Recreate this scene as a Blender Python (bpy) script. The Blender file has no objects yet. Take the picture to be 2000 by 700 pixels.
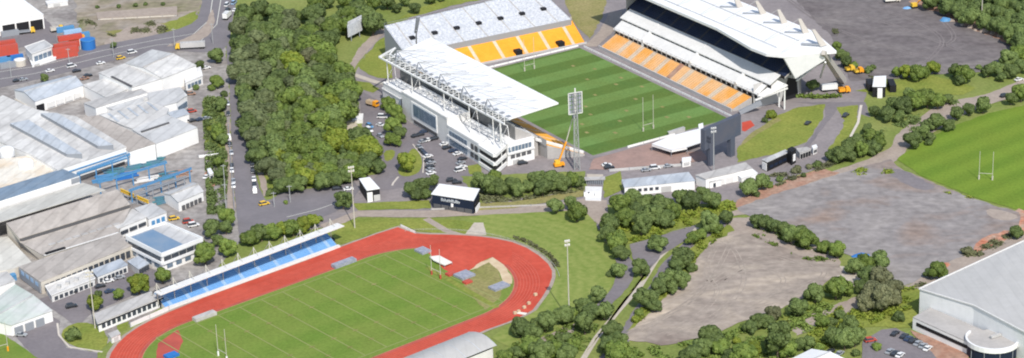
import bpy, math, random
from mathutils import Vector, Matrix
random.seed(7)
scene = bpy.context.scene
COL = scene.collection
# ------------------------------------------------------------------ camera model (surveyed from the two pitches, metres)
TH, ROLL, FPX, CAMH, CX, CY = math.radians(22.3715), math.radians(-2.09972), 4689.537, 394.3826, 1000.0, 350.0
ST, CT, SR, CR = math.sin(TH), math.cos(TH), math.sin(ROLL), math.cos(ROLL)
def at(px, py, z=0.0):
    """point of the photograph -> the spot of the site at height z"""
    x, y = px - CX, py - CY
    x, y = CR * x + SR * y, -SR * x + CR * y
    dx, du = x / FPX, -y / FPX
    yd, zd = CT + du * ST, -ST + du * CT
    t = (z - CAMH) / zd
    return Vector((t * dx, t * yd, z))
def frame(ox, oy, ang):
    ux, uy = math.cos(ang), math.sin(ang)
    return lambda s, t, z=0.0: Vector((ox + ux * s - uy * t, oy + uy * s + ux * t, z))
PF = frame(36.36957, 1052.77113, -1.02486162)      # main pitch: s along, t across
TF = frame(-69.80397, 824.498543, 0.687925434)     # athletics ground: s along, t across
def lerp(a, b, f): return a + (b - a) * f

# ------------------------------------------------------------------ materials
MATS = {}
def mat(name, col, rough=0.8, col2=None, scale=0.05, detail=6.0, spec=0.3, lo=0.35, hi=0.65, fine=0.0, fscale=1.5, metal=0.0, panels=0.0, prot=0.0):
    m = bpy.data.materials.new(name); m.use_nodes = True
    nt = m.node_tree; b = nt.nodes['Principled BSDF']
    b.inputs['Roughness'].default_value = rough; b.inputs['Metallic'].default_value = metal
    b.inputs['Specular IOR Level'].default_value = spec
    if col2 is None and fine == 0.0:
        b.inputs['Base Color'].default_value = (*col, 1)
    else:
        geo = nt.nodes.new('ShaderNodeNewGeometry')
        n = nt.nodes.new('ShaderNodeTexNoise'); n.inputs['Scale'].default_value = scale; n.inputs['Detail'].default_value = detail
        n.inputs['Roughness'].default_value = 0.62
        nt.links.new(geo.outputs['Position'], n.inputs['Vector'])
        r = nt.nodes.new('ShaderNodeValToRGB')
        r.color_ramp.elements[0].position = lo; r.color_ramp.elements[1].position = hi
        r.color_ramp.elements[0].color = (*col, 1); r.color_ramp.elements[1].color = (*(col2 or col), 1)
        nt.links.new(n.outputs['Fac'], r.inputs['Fac'])
        out = r.outputs['Color']
        if fine:
            n2 = nt.nodes.new('ShaderNodeTexNoise'); n2.inputs['Scale'].default_value = fscale; n2.inputs['Detail'].default_value = 3
            nt.links.new(geo.outputs['Position'], n2.inputs['Vector'])
            mr = nt.nodes.new('ShaderNodeMapRange')
            mr.inputs['From Min'].default_value = 0.3; mr.inputs['From Max'].default_value = 0.7
            mr.inputs['To Min'].default_value = 1 - fine; mr.inputs['To Max'].default_value = 1 + fine
            nt.links.new(n2.outputs['Fac'], mr.inputs['Value'])
            mx = nt.nodes.new('ShaderNodeVectorMath'); mx.operation = 'SCALE'
            nt.links.new(out, mx.inputs[0]); nt.links.new(mr.outputs['Result'], mx.inputs['Scale'])
            out = mx.outputs['Vector']
        if panels:   # roof sheets of different age, with their joints
            mp = nt.nodes.new('ShaderNodeMapping'); mp.inputs['Rotation'].default_value = (0, 0, prot); mp.inputs['Scale'].default_value = (1.0, 0.28, 1.0)
            nt.links.new(geo.outputs['Position'], mp.inputs['Vector'])
            vo = nt.nodes.new('ShaderNodeTexVoronoi'); vo.distance = 'CHEBYCHEV'; vo.inputs['Scale'].default_value = 0.30; vo.inputs['Randomness'].default_value = 0.55
            nt.links.new(mp.outputs['Vector'], vo.inputs['Vector'])
            bw = nt.nodes.new('ShaderNodeRGBToBW'); nt.links.new(vo.outputs['Color'], bw.inputs['Color'])
            wv = nt.nodes.new('ShaderNodeTexWave'); wv.wave_type = 'BANDS'; wv.bands_direction = 'X'; wv.inputs['Scale'].default_value = 0.085; wv.inputs['Distortion'].default_value = 0.0
            nt.links.new(mp.outputs['Vector'], wv.inputs['Vector'])
            pw = nt.nodes.new('ShaderNodeMath'); pw.operation = 'POWER'; pw.inputs[1].default_value = 14.0; nt.links.new(wv.outputs['Fac'], pw.inputs[0])
            m1 = nt.nodes.new('ShaderNodeMapRange'); m1.inputs['From Min'].default_value = 0.2; m1.inputs['From Max'].default_value = 0.8; m1.inputs['To Min'].default_value = 1 - panels; m1.inputs['To Max'].default_value = 1 + panels * 0.6; nt.links.new(bw.outputs['Val'], m1.inputs['Value'])
            m2 = nt.nodes.new('ShaderNodeMath'); m2.operation = 'MULTIPLY_ADD'; m2.inputs[1].default_value = -panels * 1.6; nt.links.new(pw.outputs['Value'], m2.inputs[0]); nt.links.new(m1.outputs['Result'], m2.inputs[2])
            mx2 = nt.nodes.new('ShaderNodeVectorMath'); mx2.operation = 'SCALE'; nt.links.new(out, mx2.inputs[0]); nt.links.new(m2.outputs['Value'], mx2.inputs['Scale'])
            out = mx2.outputs['Vector']
        nt.links.new(out, b.inputs['Base Color'])
    MATS[name] = m
    return m
def leaf_mat(name, c1, c2):
    m = bpy.data.materials.new(name); m.use_nodes = True
    nt = m.node_tree; b = nt.nodes['Principled BSDF']
    b.inputs['Roughness'].default_value = 0.65; b.inputs['Specular IOR Level'].default_value = 0.25
    geo = nt.nodes.new('ShaderNodeNewGeometry'); oi = nt.nodes.new('ShaderNodeObjectInfo')
    n = nt.nodes.new('ShaderNodeTexNoise'); n.inputs['Scale'].default_value = 0.45; n.inputs['Detail'].default_value = 5
    nt.links.new(geo.outputs['Position'], n.inputs['Vector'])
    r = nt.nodes.new('ShaderNodeValToRGB'); r.color_ramp.elements[0].position = 0.33; r.color_ramp.elements[1].position = 0.68
    r.color_ramp.elements[0].color = (*c1, 1); r.color_ramp.elements[1].color = (*c2, 1)
    nt.links.new(n.outputs['Fac'], r.inputs['Fac'])
    mr = nt.nodes.new('ShaderNodeMapRange'); mr.inputs['To Min'].default_value = 0.78; mr.inputs['To Max'].default_value = 1.25
    nt.links.new(oi.outputs['Random'], mr.inputs['Value'])
    mx = nt.nodes.new('ShaderNodeVectorMath'); mx.operation = 'SCALE'
    nt.links.new(r.outputs['Color'], mx.inputs[0]); nt.links.new(mr.outputs['Result'], mx.inputs['Scale'])
    nt.links.new(mx.outputs['Vector'], b.inputs['Base Color'])
    MATS[name] = m
    return m
M = MATS
# ground covers
mat('grass_rough', (0.150, 0.200, 0.048), 0.95, (0.225, 0.250, 0.078), 0.035, 8, 0.1, 0.32, 0.68, 0.16, 0.7)
mat('grass_lush', (0.155, 0.20, 0.04), 0.95, (0.245, 0.26, 0.06), 0.06, 8, 0.1, 0.32, 0.68, 0.2, 0.8)
mat('grass_dry', (0.20, 0.20, 0.065), 0.95, (0.30, 0.26, 0.12), 0.06, 8, 0.1, 0.3, 0.7, 0.2, 0.8)
mat('asphalt', (0.165, 0.150, 0.160), 0.9, (0.215, 0.195, 0.200), 0.05, 8, 0.2, 0.3, 0.7, 0.08, 0.6)
mat('asphalt_road', (0.165, 0.155, 0.165), 0.9, (0.205, 0.19, 0.20), 0.08, 8, 0.2, 0.3, 0.7, 0.05, 0.6)
mat('concourse', (0.20, 0.18, 0.185), 0.9, (0.28, 0.25, 0.245), 0.045, 8, 0.2, 0.3, 0.7, 0.1, 0.5)
mat('yard', (0.20, 0.18, 0.17), 0.9, (0.36, 0.34, 0.32), 0.06, 10, 0.2, 0.35, 0.65, 0.22, 0.35)
mat('plaza', (0.27, 0.19, 0.165), 0.9, (0.36, 0.24, 0.205), 0.12, 6, 0.2, 0.3, 0.7, 0.08, 0.6)
mat('path_concrete', (0.42, 0.37, 0.31), 0.9, (0.50, 0.45, 0.38), 0.2, 6, 0.2, 0.3, 0.7, 0.06, 0.8)
mat('path_gravel', (0.30, 0.25, 0.215), 0.9, (0.37, 0.31, 0.26), 0.15, 6, 0.2, 0.3, 0.7, 0.1, 0.7)
mat('dirt_red', (0.33, 0.165, 0.11), 0.95, (0.36, 0.26, 0.20), 0.12, 8, 0.1, 0.3, 0.7, 0.2, 0.5)
mat('dirt_orange', (0.46, 0.17, 0.10), 0.95, (0.40, 0.29, 0.22), 0.2, 8, 0.1, 0.35, 0.65, 0.25, 0.5)
mat('sand', (0.50, 0.38, 0.25), 0.95, (0.58, 0.47, 0.32), 0.3, 4, 0.1)
def banked(name, c1, c2, cx, cy, period):
    m = bpy.data.materials.new(name); m.use_nodes = True
    nt = m.node_tree; b = nt.nodes['Principled BSDF']; b.inputs['Roughness'].default_value = 0.95; b.inputs['Specular IOR Level'].default_value = 0.1
    N = nt.nodes.new; L = nt.links.new
    geo = N('ShaderNodeNewGeometry'); sub = N('ShaderNodeVectorMath'); sub.operation = 'DISTANCE'; sub.inputs[1].default_value = (cx, cy, 0.3); L(geo.outputs['Position'], sub.inputs[0])
    n0 = N('ShaderNodeTexNoise'); n0.inputs['Scale'].default_value = 0.06; n0.inputs['Detail'].default_value = 7; L(geo.outputs['Position'], n0.inputs['Vector'])
    w = N('ShaderNodeMath'); w.operation = 'MULTIPLY_ADD'; w.inputs[1].default_value = 7.0; L(n0.outputs['Fac'], w.inputs[0]); L(sub.outputs['Value'], w.inputs[2])
    sc = N('ShaderNodeMath'); sc.operation = 'MULTIPLY'; sc.inputs[1].default_value = 6.2832 / period; L(w.outputs['Value'], sc.inputs[0])
    sn = N('ShaderNodeMath'); sn.operation = 'SINE'; L(sc.outputs['Value'], sn.inputs[0])
    n1 = N('ShaderNodeTexNoise'); n1.inputs['Scale'].default_value = 0.5; n1.inputs['Detail'].default_value = 5; L(geo.outputs['Position'], n1.inputs['Vector'])
    ad = N('ShaderNodeMath'); ad.operation = 'MULTIPLY_ADD'; ad.inputs[1].default_value = 0.075; L(sn.outputs['Value'], ad.inputs[0]); L(n1.outputs['Fac'], ad.inputs[2])
    n2 = N('ShaderNodeMath'); n2.operation = 'MULTIPLY_ADD'; n2.inputs[1].default_value = 0.6; n2.inputs[2].default_value = -0.3; L(n0.outputs['Fac'], n2.inputs[0])
    a2 = N('ShaderNodeMath'); a2.operation = 'ADD'; L(ad.outputs['Value'], a2.inputs[0]); L(n2.outputs['Value'], a2.inputs[1])
    r = N('ShaderNodeValToRGB'); r.color_ramp.elements[0].position = .28; r.color_ramp.elements[1].position = .72; r.color_ramp.elements[0].color = (*c1, 1); r.color_ramp.elements[1].color = (*c2, 1)
    L(a2.outputs['Value'], r.inputs['Fac']); L(r.outputs['Color'], b.inputs['Base Color']); MATS[name] = m
banked('grass_bank', (0.160, 0.218, 0.048), (0.245, 0.280, 0.080), -69.80397 + 42.2 * 0.7726, 824.498543 + 42.2 * 0.6349, 5.0)
mat('white_line', (0.62, 0.62, 0.55), 0.8)
mat('faded_line', (0.255, 0.275, 0.10), 0.9)
mat('lane_line', (0.58, 0.17, 0.125), 0.8)
mat('track_red', (0.43, 0.060, 0.036), 0.85, (0.53, 0.092, 0.058), 0.06, 9, 0.2, 0.3, 0.7, 0.09, 0.4)
mat('track_dark', (0.34, 0.075, 0.058), 0.85, (0.46, 0.095, 0.07), 0.1, 6, 0.2)
mat('kerb', (0.52, 0.47, 0.41), 0.85, (0.60, 0.55, 0.48), 0.3, 4)
# built things
mat('white_roof', (0.78, 0.785, 0.785), 0.6, (0.72, 0.73, 0.735), 0.06, 7, 0.25, 0.35, 0.7, 0.03, 0.5, panels=0.015, prot=0.55)
mat('white_wall', (0.82, 0.815, 0.80), 0.7, (0.76, 0.755, 0.74), 0.15, 6)
mat('worn_white_roof', (0.47, 0.46, 0.445), 0.7, (0.64, 0.63, 0.605), 0.05, 10, 0.25, 0.36, 0.62, 0.07, 0.35, panels=0.1, prot=0.93)
mat('white_steel', (0.74, 0.74, 0.72), 0.5)
mat('pale_roof', (0.445, 0.445, 0.445), 0.65, (0.545, 0.545, 0.535), 0.07, 8, 0.3, 0.35, 0.65, 0.05, 0.5, panels=0.1, prot=0.93)
mat('blue_grey_roof', (0.38, 0.42, 0.47), 0.6, (0.47, 0.50, 0.53), 0.08, 8, 0.3, 0.35, 0.65, 0.06, 0.5, panels=0.1, prot=0.93)
mat('grey_roof', (0.40, 0.385, 0.37), 0.7, (0.48, 0.465, 0.445), 0.07, 8, 0.3, 0.35, 0.65, 0.07, 0.5, panels=0.1, prot=0.93)
mat('brown_roof', (0.36, 0.325, 0.295), 0.75, (0.435, 0.40, 0.365), 0.07, 9, 0.25, 0.35, 0.65, 0.07, 0.5, panels=0.1, prot=0.93)
mat('beige_roof', (0.52, 0.50, 0.45), 0.7, (0.60, 0.585, 0.53), 0.07, 8, 0.25, 0.35, 0.65, 0.05, 0.5, panels=0.07, prot=0.93)
mat('cream_roof', (0.70, 0.66, 0.58), 0.7, (0.62, 0.44, 0.25), 0.06, 8, 0.25, 0.45, 0.75, 0.05, 0.5, panels=0.07, prot=0.93)
mat('green_roof', (0.44, 0.51, 0.45), 0.7, (0.56, 0.56, 0.55), 0.06, 8, 0.25, 0.35, 0.65, 0.04, 0.5, panels=0.07, prot=0.93)
mat('slate_roof', (0.165, 0.235, 0.32), 0.6, (0.22, 0.28, 0.35), 0.12, 6, 0.3, panels=0.1, prot=0.93)
mat('solar_blue', (0.14, 0.23, 0.35), 0.4, (0.20, 0.27, 0.36), 0.2, 6, 0.4)
mat('shed_roof', (0.40, 0.395, 0.38), 0.8, (0.455, 0.45, 0.44), 0.03, 8, 0.2, 0.3, 0.7, 0.03, 0.4, panels=0.03, prot=-0.35)
mat('beige_wall', (0.58, 0.54, 0.47), 0.8, (0.50, 0.46, 0.40), 0.12, 6)
mat('grey_wall', (0.42, 0.42, 0.41), 0.8, (0.50, 0.49, 0.48), 0.15, 6)
mat('navy', (0.010, 0.018, 0.040), 0.6)
mat('black_and_shade', (0.015, 0.015, 0.018), 0.6)  # for black-painted parts and for shade drawn as black
mat('window_glass', (0.05, 0.06, 0.075), 0.2, spec=0.5)
mat('glass_blue', (0.10, 0.15, 0.21), 0.2, (0.17, 0.22, 0.28), 0.4, 4, 0.5)
mat('concrete', (0.36, 0.345, 0.33), 0.9, (0.44, 0.42, 0.40), 0.1, 8, 0.2, 0.3, 0.7, 0.06, 0.7)
mat('concrete_pale', (0.64, 0.635, 0.62), 0.9, (0.71, 0.705, 0.69), 0.15, 6, 0.2, 0.3, 0.7, 0.05, 0.8)
mat('steel_grey', (0.30, 0.32, 0.35), 0.55, metal=0.2)
mat('pole_grey', (0.36, 0.37, 0.37), 0.6)
mat('pole_cream', (0.50, 0.475, 0.41), 0.6)
mat('fin_beige', (0.44, 0.41, 0.37), 0.7)
mat('seat_orange', (0.78, 0.36, 0.035), 0.6, (0.84, 0.41, 0.05), 0.12, 5, 0.3, 0.35, 0.65, 0.05, 0.9)
mat('seat_faded', (0.80, 0.42, 0.11), 0.6, (0.78, 0.50, 0.26), 0.09, 5, 0.3, 0.36, 0.54, 0.06, 0.9)
mat('seat_salmon', (0.62, 0.50, 0.38), 0.7, (0.66, 0.57, 0.46), 0.2, 5, 0.3, 0.35, 0.65, 0.08, 0.9)
mat('seat_navy', (0.022, 0.035, 0.08), 0.6, (0.04, 0.055, 0.10), 0.12, 6, 0.3)
mat('seat_speckle', (0.44, 0.465, 0.51), 0.7, (0.62, 0.635, 0.66), 0.9, 6, 0.3, 0.40, 0.62, 0.14, 2.2)
mat('seat_blue', (0.15, 0.34, 0.62), 0.6, (0.19, 0.38, 0.64), 0.12, 5, 0.3, 0.35, 0.65, 0.05, 0.9)
mat('seat_blue_pale', (0.30, 0.45, 0.63), 0.6, (0.34, 0.48, 0.65), 0.2, 5)
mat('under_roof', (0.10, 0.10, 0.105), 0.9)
mat('red_paint', (0.50, 0.075, 0.05), 0.6, (0.42, 0.085, 0.06), 0.5, 4)
mat('blue_paint', (0.03, 0.16, 0.45), 0.5)
mat('sky_blue_paint', (0.085, 0.25, 0.46), 0.55)
mat('teal_paint', (0.06, 0.22, 0.25), 0.6, (0.11, 0.19, 0.28), 0.4, 4)
mat('yellow_paint', (0.72, 0.46, 0.05), 0.6)
mat('orange_paint', (0.80, 0.33, 0.02), 0.6)
mat('silver_paint', (0.42, 0.44, 0.46), 0.35, metal=0.3)
mat('dark_car', (0.03, 0.033, 0.04), 0.3, spec=0.5)
mat('navy_car', (0.03, 0.05, 0.10), 0.3, spec=0.5)
mat('white_car', (0.76, 0.76, 0.75), 0.35, spec=0.5)
mat('tyre', (0.02, 0.02, 0.02), 0.9)
mat('bark', (0.11, 0.085, 0.06), 0.9, (0.16, 0.13, 0.10), 2.0, 4)
mat('tyre_track', (0.37, 0.32, 0.27), 0.95, (0.27, 0.232, 0.20), 0.12, 6, 0.1, 0.35, 0.65, 0.15, 0.6)
mat('tyre_track_dark', (0.225, 0.20, 0.195), 0.95, (0.175, 0.155, 0.155), 0.1, 6, 0.1, 0.3, 0.7, 0.12, 0.6)
mat('rock', (0.40, 0.33, 0.27), 0.9, (0.30, 0.24, 0.20), 0.8, 5)
mat('screen_back', (0.075, 0.090, 0.125), 0.7, (0.095, 0.10, 0.125), 0.2, 5)
mat('mat_grey', (0.22, 0.24, 0.30), 0.8, (0.34, 0.35, 0.40), 0.8, 4)
mat('tarp_white', (0.70, 0.68, 0.62), 0.8)
leaf_mat('leaf_dark', (0.062, 0.092, 0.028), (0.108, 0.148, 0.044))
leaf_mat('leaf_olive', (0.082, 0.120, 0.034), (0.138, 0.185, 0.055))
leaf_mat('leaf_grey', (0.082, 0.104, 0.044), (0.132, 0.158, 0.068))
leaf_mat('leaf_green', (0.085, 0.132, 0.026), (0.148, 0.198, 0.040))
leaf_mat('leaf_bright', (0.105, 0.150, 0.018), (0.190, 0.220, 0.030))
leaf_mat('leaf_brown', (0.085, 0.094, 0.044), (0.145, 0.150, 0.075))

# striped mowing on the main pitch and rows on the training field: the grass itself, bands in pitch coordinates
def striped(name, light, dark, ox, oy, ang, period, phase, lo2, hi2, soft=0.06, wob=0.0):
    m = bpy.data.materials.new(name); m.use_nodes = True
    nt = m.node_tree; b = nt.nodes['Principled BSDF']; b.inputs['Roughness'].default_value = 0.95; b.inputs['Specular IOR Level'].default_value = 0.1
    N = nt.nodes.new; L = nt.links.new
    geo = N('ShaderNodeNewGeometry')
    sub = N('ShaderNodeVectorMath'); sub.operation = 'SUBTRACT'; sub.inputs[1].default_value = (ox, oy, 0); L(geo.outputs['Position'], sub.inputs[0])
    dot = N('ShaderNodeVectorMath'); dot.operation = 'DOT_PRODUCT'; dot.inputs[1].default_value = (math.cos(ang), math.sin(ang), 0); L(sub.outputs['Vector'], dot.inputs[0])
    n0 = N('ShaderNodeTexNoise'); n0.inputs['Scale'].default_value = 0.09; n0.inputs['Detail'].default_value = 6; L(geo.outputs['Position'], n0.inputs['Vector'])
    w = N('ShaderNodeMath'); w.operation = 'MULTIPLY_ADD'; w.inputs[1].default_value = wob; L(n0.outputs['Fac'], w.inputs[0]); L(dot.outputs['Value'], w.inputs[2])
    ad = N('ShaderNodeMath'); ad.operation = 'ADD'; ad.inputs[1].default_value = phase; L(w.outputs['Value'], ad.inputs[0])
    dv = N('ShaderNodeMath'); dv.operation = 'MULTIPLY'; dv.inputs[1].default_value = 2 * math.pi / period; L(ad.outputs['Value'], dv.inputs[0])
    sn = N('ShaderNodeMath'); sn.operation = 'SINE'; L(dv.outputs['Value'], sn.inputs[0])
    mr = N('ShaderNodeMapRange'); mr.inputs['From Min'].default_value = -soft * 4; mr.inputs['From Max'].default_value = soft * 4; L(sn.outputs['Value'], mr.inputs['Value'])
    n1 = N('ShaderNodeTexNoise'); n1.inputs['Scale'].default_value = 0.05; n1.inputs['Detail'].default_value = 8; L(geo.outputs['Position'], n1.inputs['Vector'])
    r1 = N('ShaderNodeMix'); r1.data_type = 'RGBA'; r1.inputs['A'].default_value = (*dark, 1); r1.inputs['B'].default_value = (*light, 1); L(mr.outputs['Result'], r1.inputs['Factor'])
    mr2 = N('ShaderNodeMapRange'); mr2.inputs['From Min'].default_value = 0.3; mr2.inputs['From Max'].default_value = 0.7; mr2.inputs['To Min'].default_value = 0; mr2.inputs['To Max'].default_value = 0.5; L(n1.outputs['Fac'], mr2.inputs['Value'])
    r2 = N('ShaderNodeMix'); r2.data_type = 'RGBA'; r2.inputs['B'].default_value = (*hi2, 1); L(r1.outputs['Result'], r2.inputs['A']); L(mr2.outputs['Result'], r2.inputs['Factor'])
    n3 = N('ShaderNodeTexNoise'); n3.inputs['Scale'].default_value = 0.9; n3.inputs['Detail'].default_value = 3; L(geo.outputs['Position'], n3.inputs['Vector'])
    mr3 = N('ShaderNodeMapRange'); mr3.inputs['From Min'].default_value = 0.3; mr3.inputs['From Max'].default_value = 0.7; mr3.inputs['To Min'].default_value = 0.88; mr3.inputs['To Max'].default_value = 1.12; L(n3.outputs['Fac'], mr3.inputs['Value'])
    sc = N('ShaderNodeVectorMath'); sc.operation = 'SCALE'; L(r2.outputs['Result'], sc.inputs[0]); L(mr3.outputs['Result'], sc.inputs['Scale'])
    L(sc.outputs['Vector'], b.inputs['Base Color'])
    MATS[name] = m
    return m
striped('turf_main', (0.138, 0.240, 0.070), (0.088, 0.160, 0.040), 36.36957, 1052.77113, -1.02486162, 20.0, 0.0, None, (0.125, 0.165, 0.036), 0.05)
striped('turf_infield', (0.145, 0.222, 0.040), (0.125, 0.205, 0.034), -69.80397, 824.498543, 0.687925434 + math.pi / 2, 17.0, 2.0, None, (0.195, 0.225, 0.055), 0.15)
striped('turf_training', (0.155, 0.240, 0.032), (0.120, 0.200, 0.026), 190, 950, -0.9, 14.0, 2.0, None, (0.155, 0.205, 0.030), 0.2)
# gravel parking grounds: swirling tyre marks
def gravel(name, c1, c2, c3, scale, dist, stretch, rot):
    m = bpy.data.materials.new(name); m.use_nodes = True
    nt = m.node_tree; b = nt.nodes['Principled BSDF']; b.inputs['Roughness'].default_value = 0.95; b.inputs['Specular IOR Level'].default_value = 0.1
    N = nt.nodes.new; L = nt.links.new
    geo = N('ShaderNodeNewGeometry')
    mp = N('ShaderNodeMapping'); mp.inputs['Rotation'].default_value = (0, 0, rot); mp.inputs['Scale'].default_value = (1, stretch, 1); L(geo.outputs['Position'], mp.inputs['Vector'])
    n = N('ShaderNodeTexNoise'); n.inputs['Scale'].default_value = scale; n.inputs['Detail'].default_value = 9; n.inputs['Roughness'].default_value = 0.6; n.inputs['Distortion'].default_value = dist; L(mp.outputs['Vector'], n.inputs['Vector'])
    r = N('ShaderNodeValToRGB'); e = r.color_ramp.elements
    e[0].position = 0.30; e[0].color = (*c1, 1); e[1].position = 0.72; e[1].color = (*c3, 1)
    k = e.new(0.5); k.color = (*c2, 1)
    L(n.outputs['Fac'], r.inputs['Fac'])
    n3 = N('ShaderNodeTexNoise'); n3.inputs['Scale'].default_value = 0.28; n3.inputs['Detail'].default_value = 7; L(geo.outputs['Position'], n3.inputs['Vector'])
    mr3 = N('ShaderNodeMapRange'); mr3.inputs['From Min'].default_value = 0.3; mr3.inputs['From Max'].default_value = 0.7; mr3.inputs['To Min'].default_value = 0.82; mr3.inputs['To Max'].default_value = 1.18; L(n3.outputs['Fac'], mr3.inputs['Value'])
    sc = N('ShaderNodeVectorMath'); sc.operation = 'SCALE'; L(r.outputs['Color'], sc.inputs[0]); L(mr3.outputs['Result'], sc.inputs['Scale'])
    mp2 = N('ShaderNodeMapping'); mp2.inputs['Rotation'].default_value = (0, 0, rot + .35); mp2.inputs['Scale'].default_value = (1, 3, 1); L(geo.outputs['Position'], mp2.inputs['Vector'])
    n4 = N('ShaderNodeTexNoise'); n4.inputs['Scale'].default_value = 0.035; n4.inputs['Detail'].default_value = 5; n4.inputs['Distortion'].default_value = 2.5; L(mp2.outputs['Vector'], n4.inputs['Vector'])
    mr4 = N('ShaderNodeMapRange'); mr4.inputs['From Min'].default_value = 0.38; mr4.inputs['From Max'].default_value = 0.62; mr4.inputs['To Min'].default_value = 0.93; mr4.inputs['To Max'].default_value = 1.07; L(n4.outputs['Fac'], mr4.inputs['Value'])
    s2 = N('ShaderNodeVectorMath'); s2.operation = 'SCALE'; L(sc.outputs['Vector'], s2.inputs[0]); L(mr4.outputs['Result'], s2.inputs['Scale'])
    L(s2.outputs['Vector'], b.inputs['Base Color'])
    MATS[name] = m
gravel('gravel_mauve', (0.275, 0.195, 0.150), (0.245, 0.226, 0.220), (0.325, 0.298, 0.280), 0.020, 0.6, 1.2, 0.5)
gravel('gravel_tan', (0.22, 0.175, 0.15), (0.305, 0.26, 0.222), (0.46, 0.385, 0.305), 0.022, 1.2, 1.7, -0.9)
gravel('gravel_dark', (0.130, 0.113, 0.115), (0.165, 0.148, 0.147), (0.225, 0.203, 0.193), 0.016, 1.4, 2.0, 0.2)
gravel('vacant_lot', (0.14, 0.16, 0.05), (0.27, 0.23, 0.18), (0.36, 0.33, 0.30), 0.02, 0.6, 1.6, 0.0)

# ------------------------------------------------------------------ mesh builder
class MB:
    def __init__(s): s.v, s.f, s.m = [], [], []
    def add(s, vs, fs, mi=0):
        o = len(s.v); s.v += [Vector(v) for v in vs]
        for f in fs: s.f.append([i + o for i in f]); s.m.append(mi)
        return s
    def poly(s, pts, mi=0): return s.add(pts, [list(range(len(pts)))], mi)
    def prism(s, top, zb=0.0, mi=0, side=None, cap=True, bottom=False):
        n = len(top); bot = [Vector((p[0], p[1], zb if not isinstance(zb, (list, tuple)) else zb[i])) for i, p in enumerate(top)]
        o = len(s.v); s.v += [Vector(p) for p in top] + bot
        if cap: s.f.append([o + i for i in range(n)]); s.m.append(mi)
        if bottom: s.f.append([o + n + i for i in reversed(range(n))]); s.m.append(mi)
        for i in range(n):
            j = (i + 1) % n; s.f.append([o + i, o + n + i, o + n + j, o + j]); s.m.append(mi if side is None else side)
        return s
    def box(s, c, size, rz=0.0, mi=0):
        sx, sy, sz = size[0] / 2, size[1] / 2, size[2] / 2; c = Vector(c); ca, sa = math.cos(rz), math.sin(rz)
        vs = [c + Vector((x * ca - y * sa, x * sa + y * ca, z)) for z in (-sz, sz) for x, y in ((-sx, -sy), (sx, -sy), (sx, sy), (-sx, sy))]
        return s.add(vs, [(0, 3, 2, 1), (4, 5, 6, 7), (0, 1, 5, 4), (1, 2, 6, 5), (2, 3, 7, 6), (3, 0, 4, 7)], mi)
    def bar(s, p, q, w, h=None, mi=0, w2=None):
        p, q = Vector(p), Vector(q); d = (q - p).normalized(); h = h or w
        a = d.cross(Vector((0, 0, 1)))
        if a.length < 1e-3: a = Vector((1, 0, 0))
        a.normalize(); b = a.cross(d).normalized(); k = (w2 / w) if w2 else 1.0
        vs = [p + a * w / 2 * i + b * h / 2 * j for i, j in ((-1, -1), (1, -1), (1, 1), (-1, 1))] + [q + a * w / 2 * k * i + b * h / 2 * k * j for i, j in ((-1, -1), (1, -1), (1, 1), (-1, 1))]
        return s.add(vs, [(0, 3, 2, 1), (4, 5, 6, 7), (0, 1, 5, 4), (1, 2, 6, 5), (2, 3, 7, 6), (3, 0, 4, 7)], mi)
    def tube(s, p, q, r0, r1=None, n=8, mi=0, caps=True):
        p, q = Vector(p), Vector(q); r1 = r0 if r1 is None else r1; d = (q - p).normalized()
        a = d.cross(Vector((0, 0, 1)))
        if a.length < 1e-3: a = Vector((1, 0, 0))
        a.normalize(); b = d.cross(a)
        vs = []
        for c, r in ((p, r0), (q, r1)):
            for i in range(n):
                t = 2 * math.pi * i / n; vs.append(c + (a * math.cos(t) + b * math.sin(t)) * r)
        fs = [(i, (i + 1) % n, n + (i + 1) % n, n + i) for i in range(n)]
        if caps: fs += [list(range(n - 1, -1, -1)), list(range(n, 2 * n))]
        return s.add(vs, fs, mi)
def loc_of(o):
    p = Vector((0, 0, 0))
    while o is not None: p += Vector(o.location); o = o.parent
    return p
def obj(name, mb, mats, parent=None, origin=None, label=None, smooth=False):
    """link a mesh object; geometry is given in site coordinates"""
    if not isinstance(mats, (list, tuple)): mats = [mats]
    if parent is not None: org = loc_of(parent)
    elif origin is not None: org = Vector(origin)
    else: org = Vector((0, 0, 0))
    me = bpy.data.meshes.new(name); me.from_pydata([v - org for v in mb.v], [], mb.f)
    for m in mats: me.materials.append(M[m] if isinstance(m, str) else m)
    if len(mats) > 1: me.polygons.foreach_set('material_index', mb.m)
    if smooth: me.polygons.foreach_set('use_smooth', [True] * len(me.polygons))
    me.update()
    o = bpy.data.objects.new(name, me); COL.objects.link(o)
    if parent is not None: o.parent = parent
    else: o.location = org
    if label: o['label'] = label
    return o
def tag(o, label, cat, group=None, kind=None):
    o['label'] = label; o['category'] = cat
    if group: o['group'] = group
    if kind: o['kind'] = kind
    return o
def thing(name, label, cat, loc=(0, 0, 0), group=None, rz=0.0):
    o = bpy.data.objects.new(name, None); COL.objects.link(o); o.empty_display_size = 1.0
    o.location = loc; o.rotation_euler = (0, 0, rz)
    return tag(o, label, cat, group)
def copy_tree(o, parent=None):
    c = o.copy(); COL.objects.link(c); c.parent = parent
    for ch in o.children: copy_tree(ch, c)
    return c
def rough_edge(pts, step, amp, seed=0):
    if amp <= 0: return pts
    rnd = random.Random(seed); out = []
    for i, p in enumerate(pts):
        q = pts[(i + 1) % len(pts)]; d = q - p; n = max(1, int(d.length / step)); nn = Vector((-d.y, d.x, 0)).normalized() if d.length > 0 else Vector((0, 0, 0))
        for k in range(n):
            w = p + d * (k / n)
            if k: w = w + nn * rnd.uniform(-amp, amp)
            out.append(w)
    return out
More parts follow.
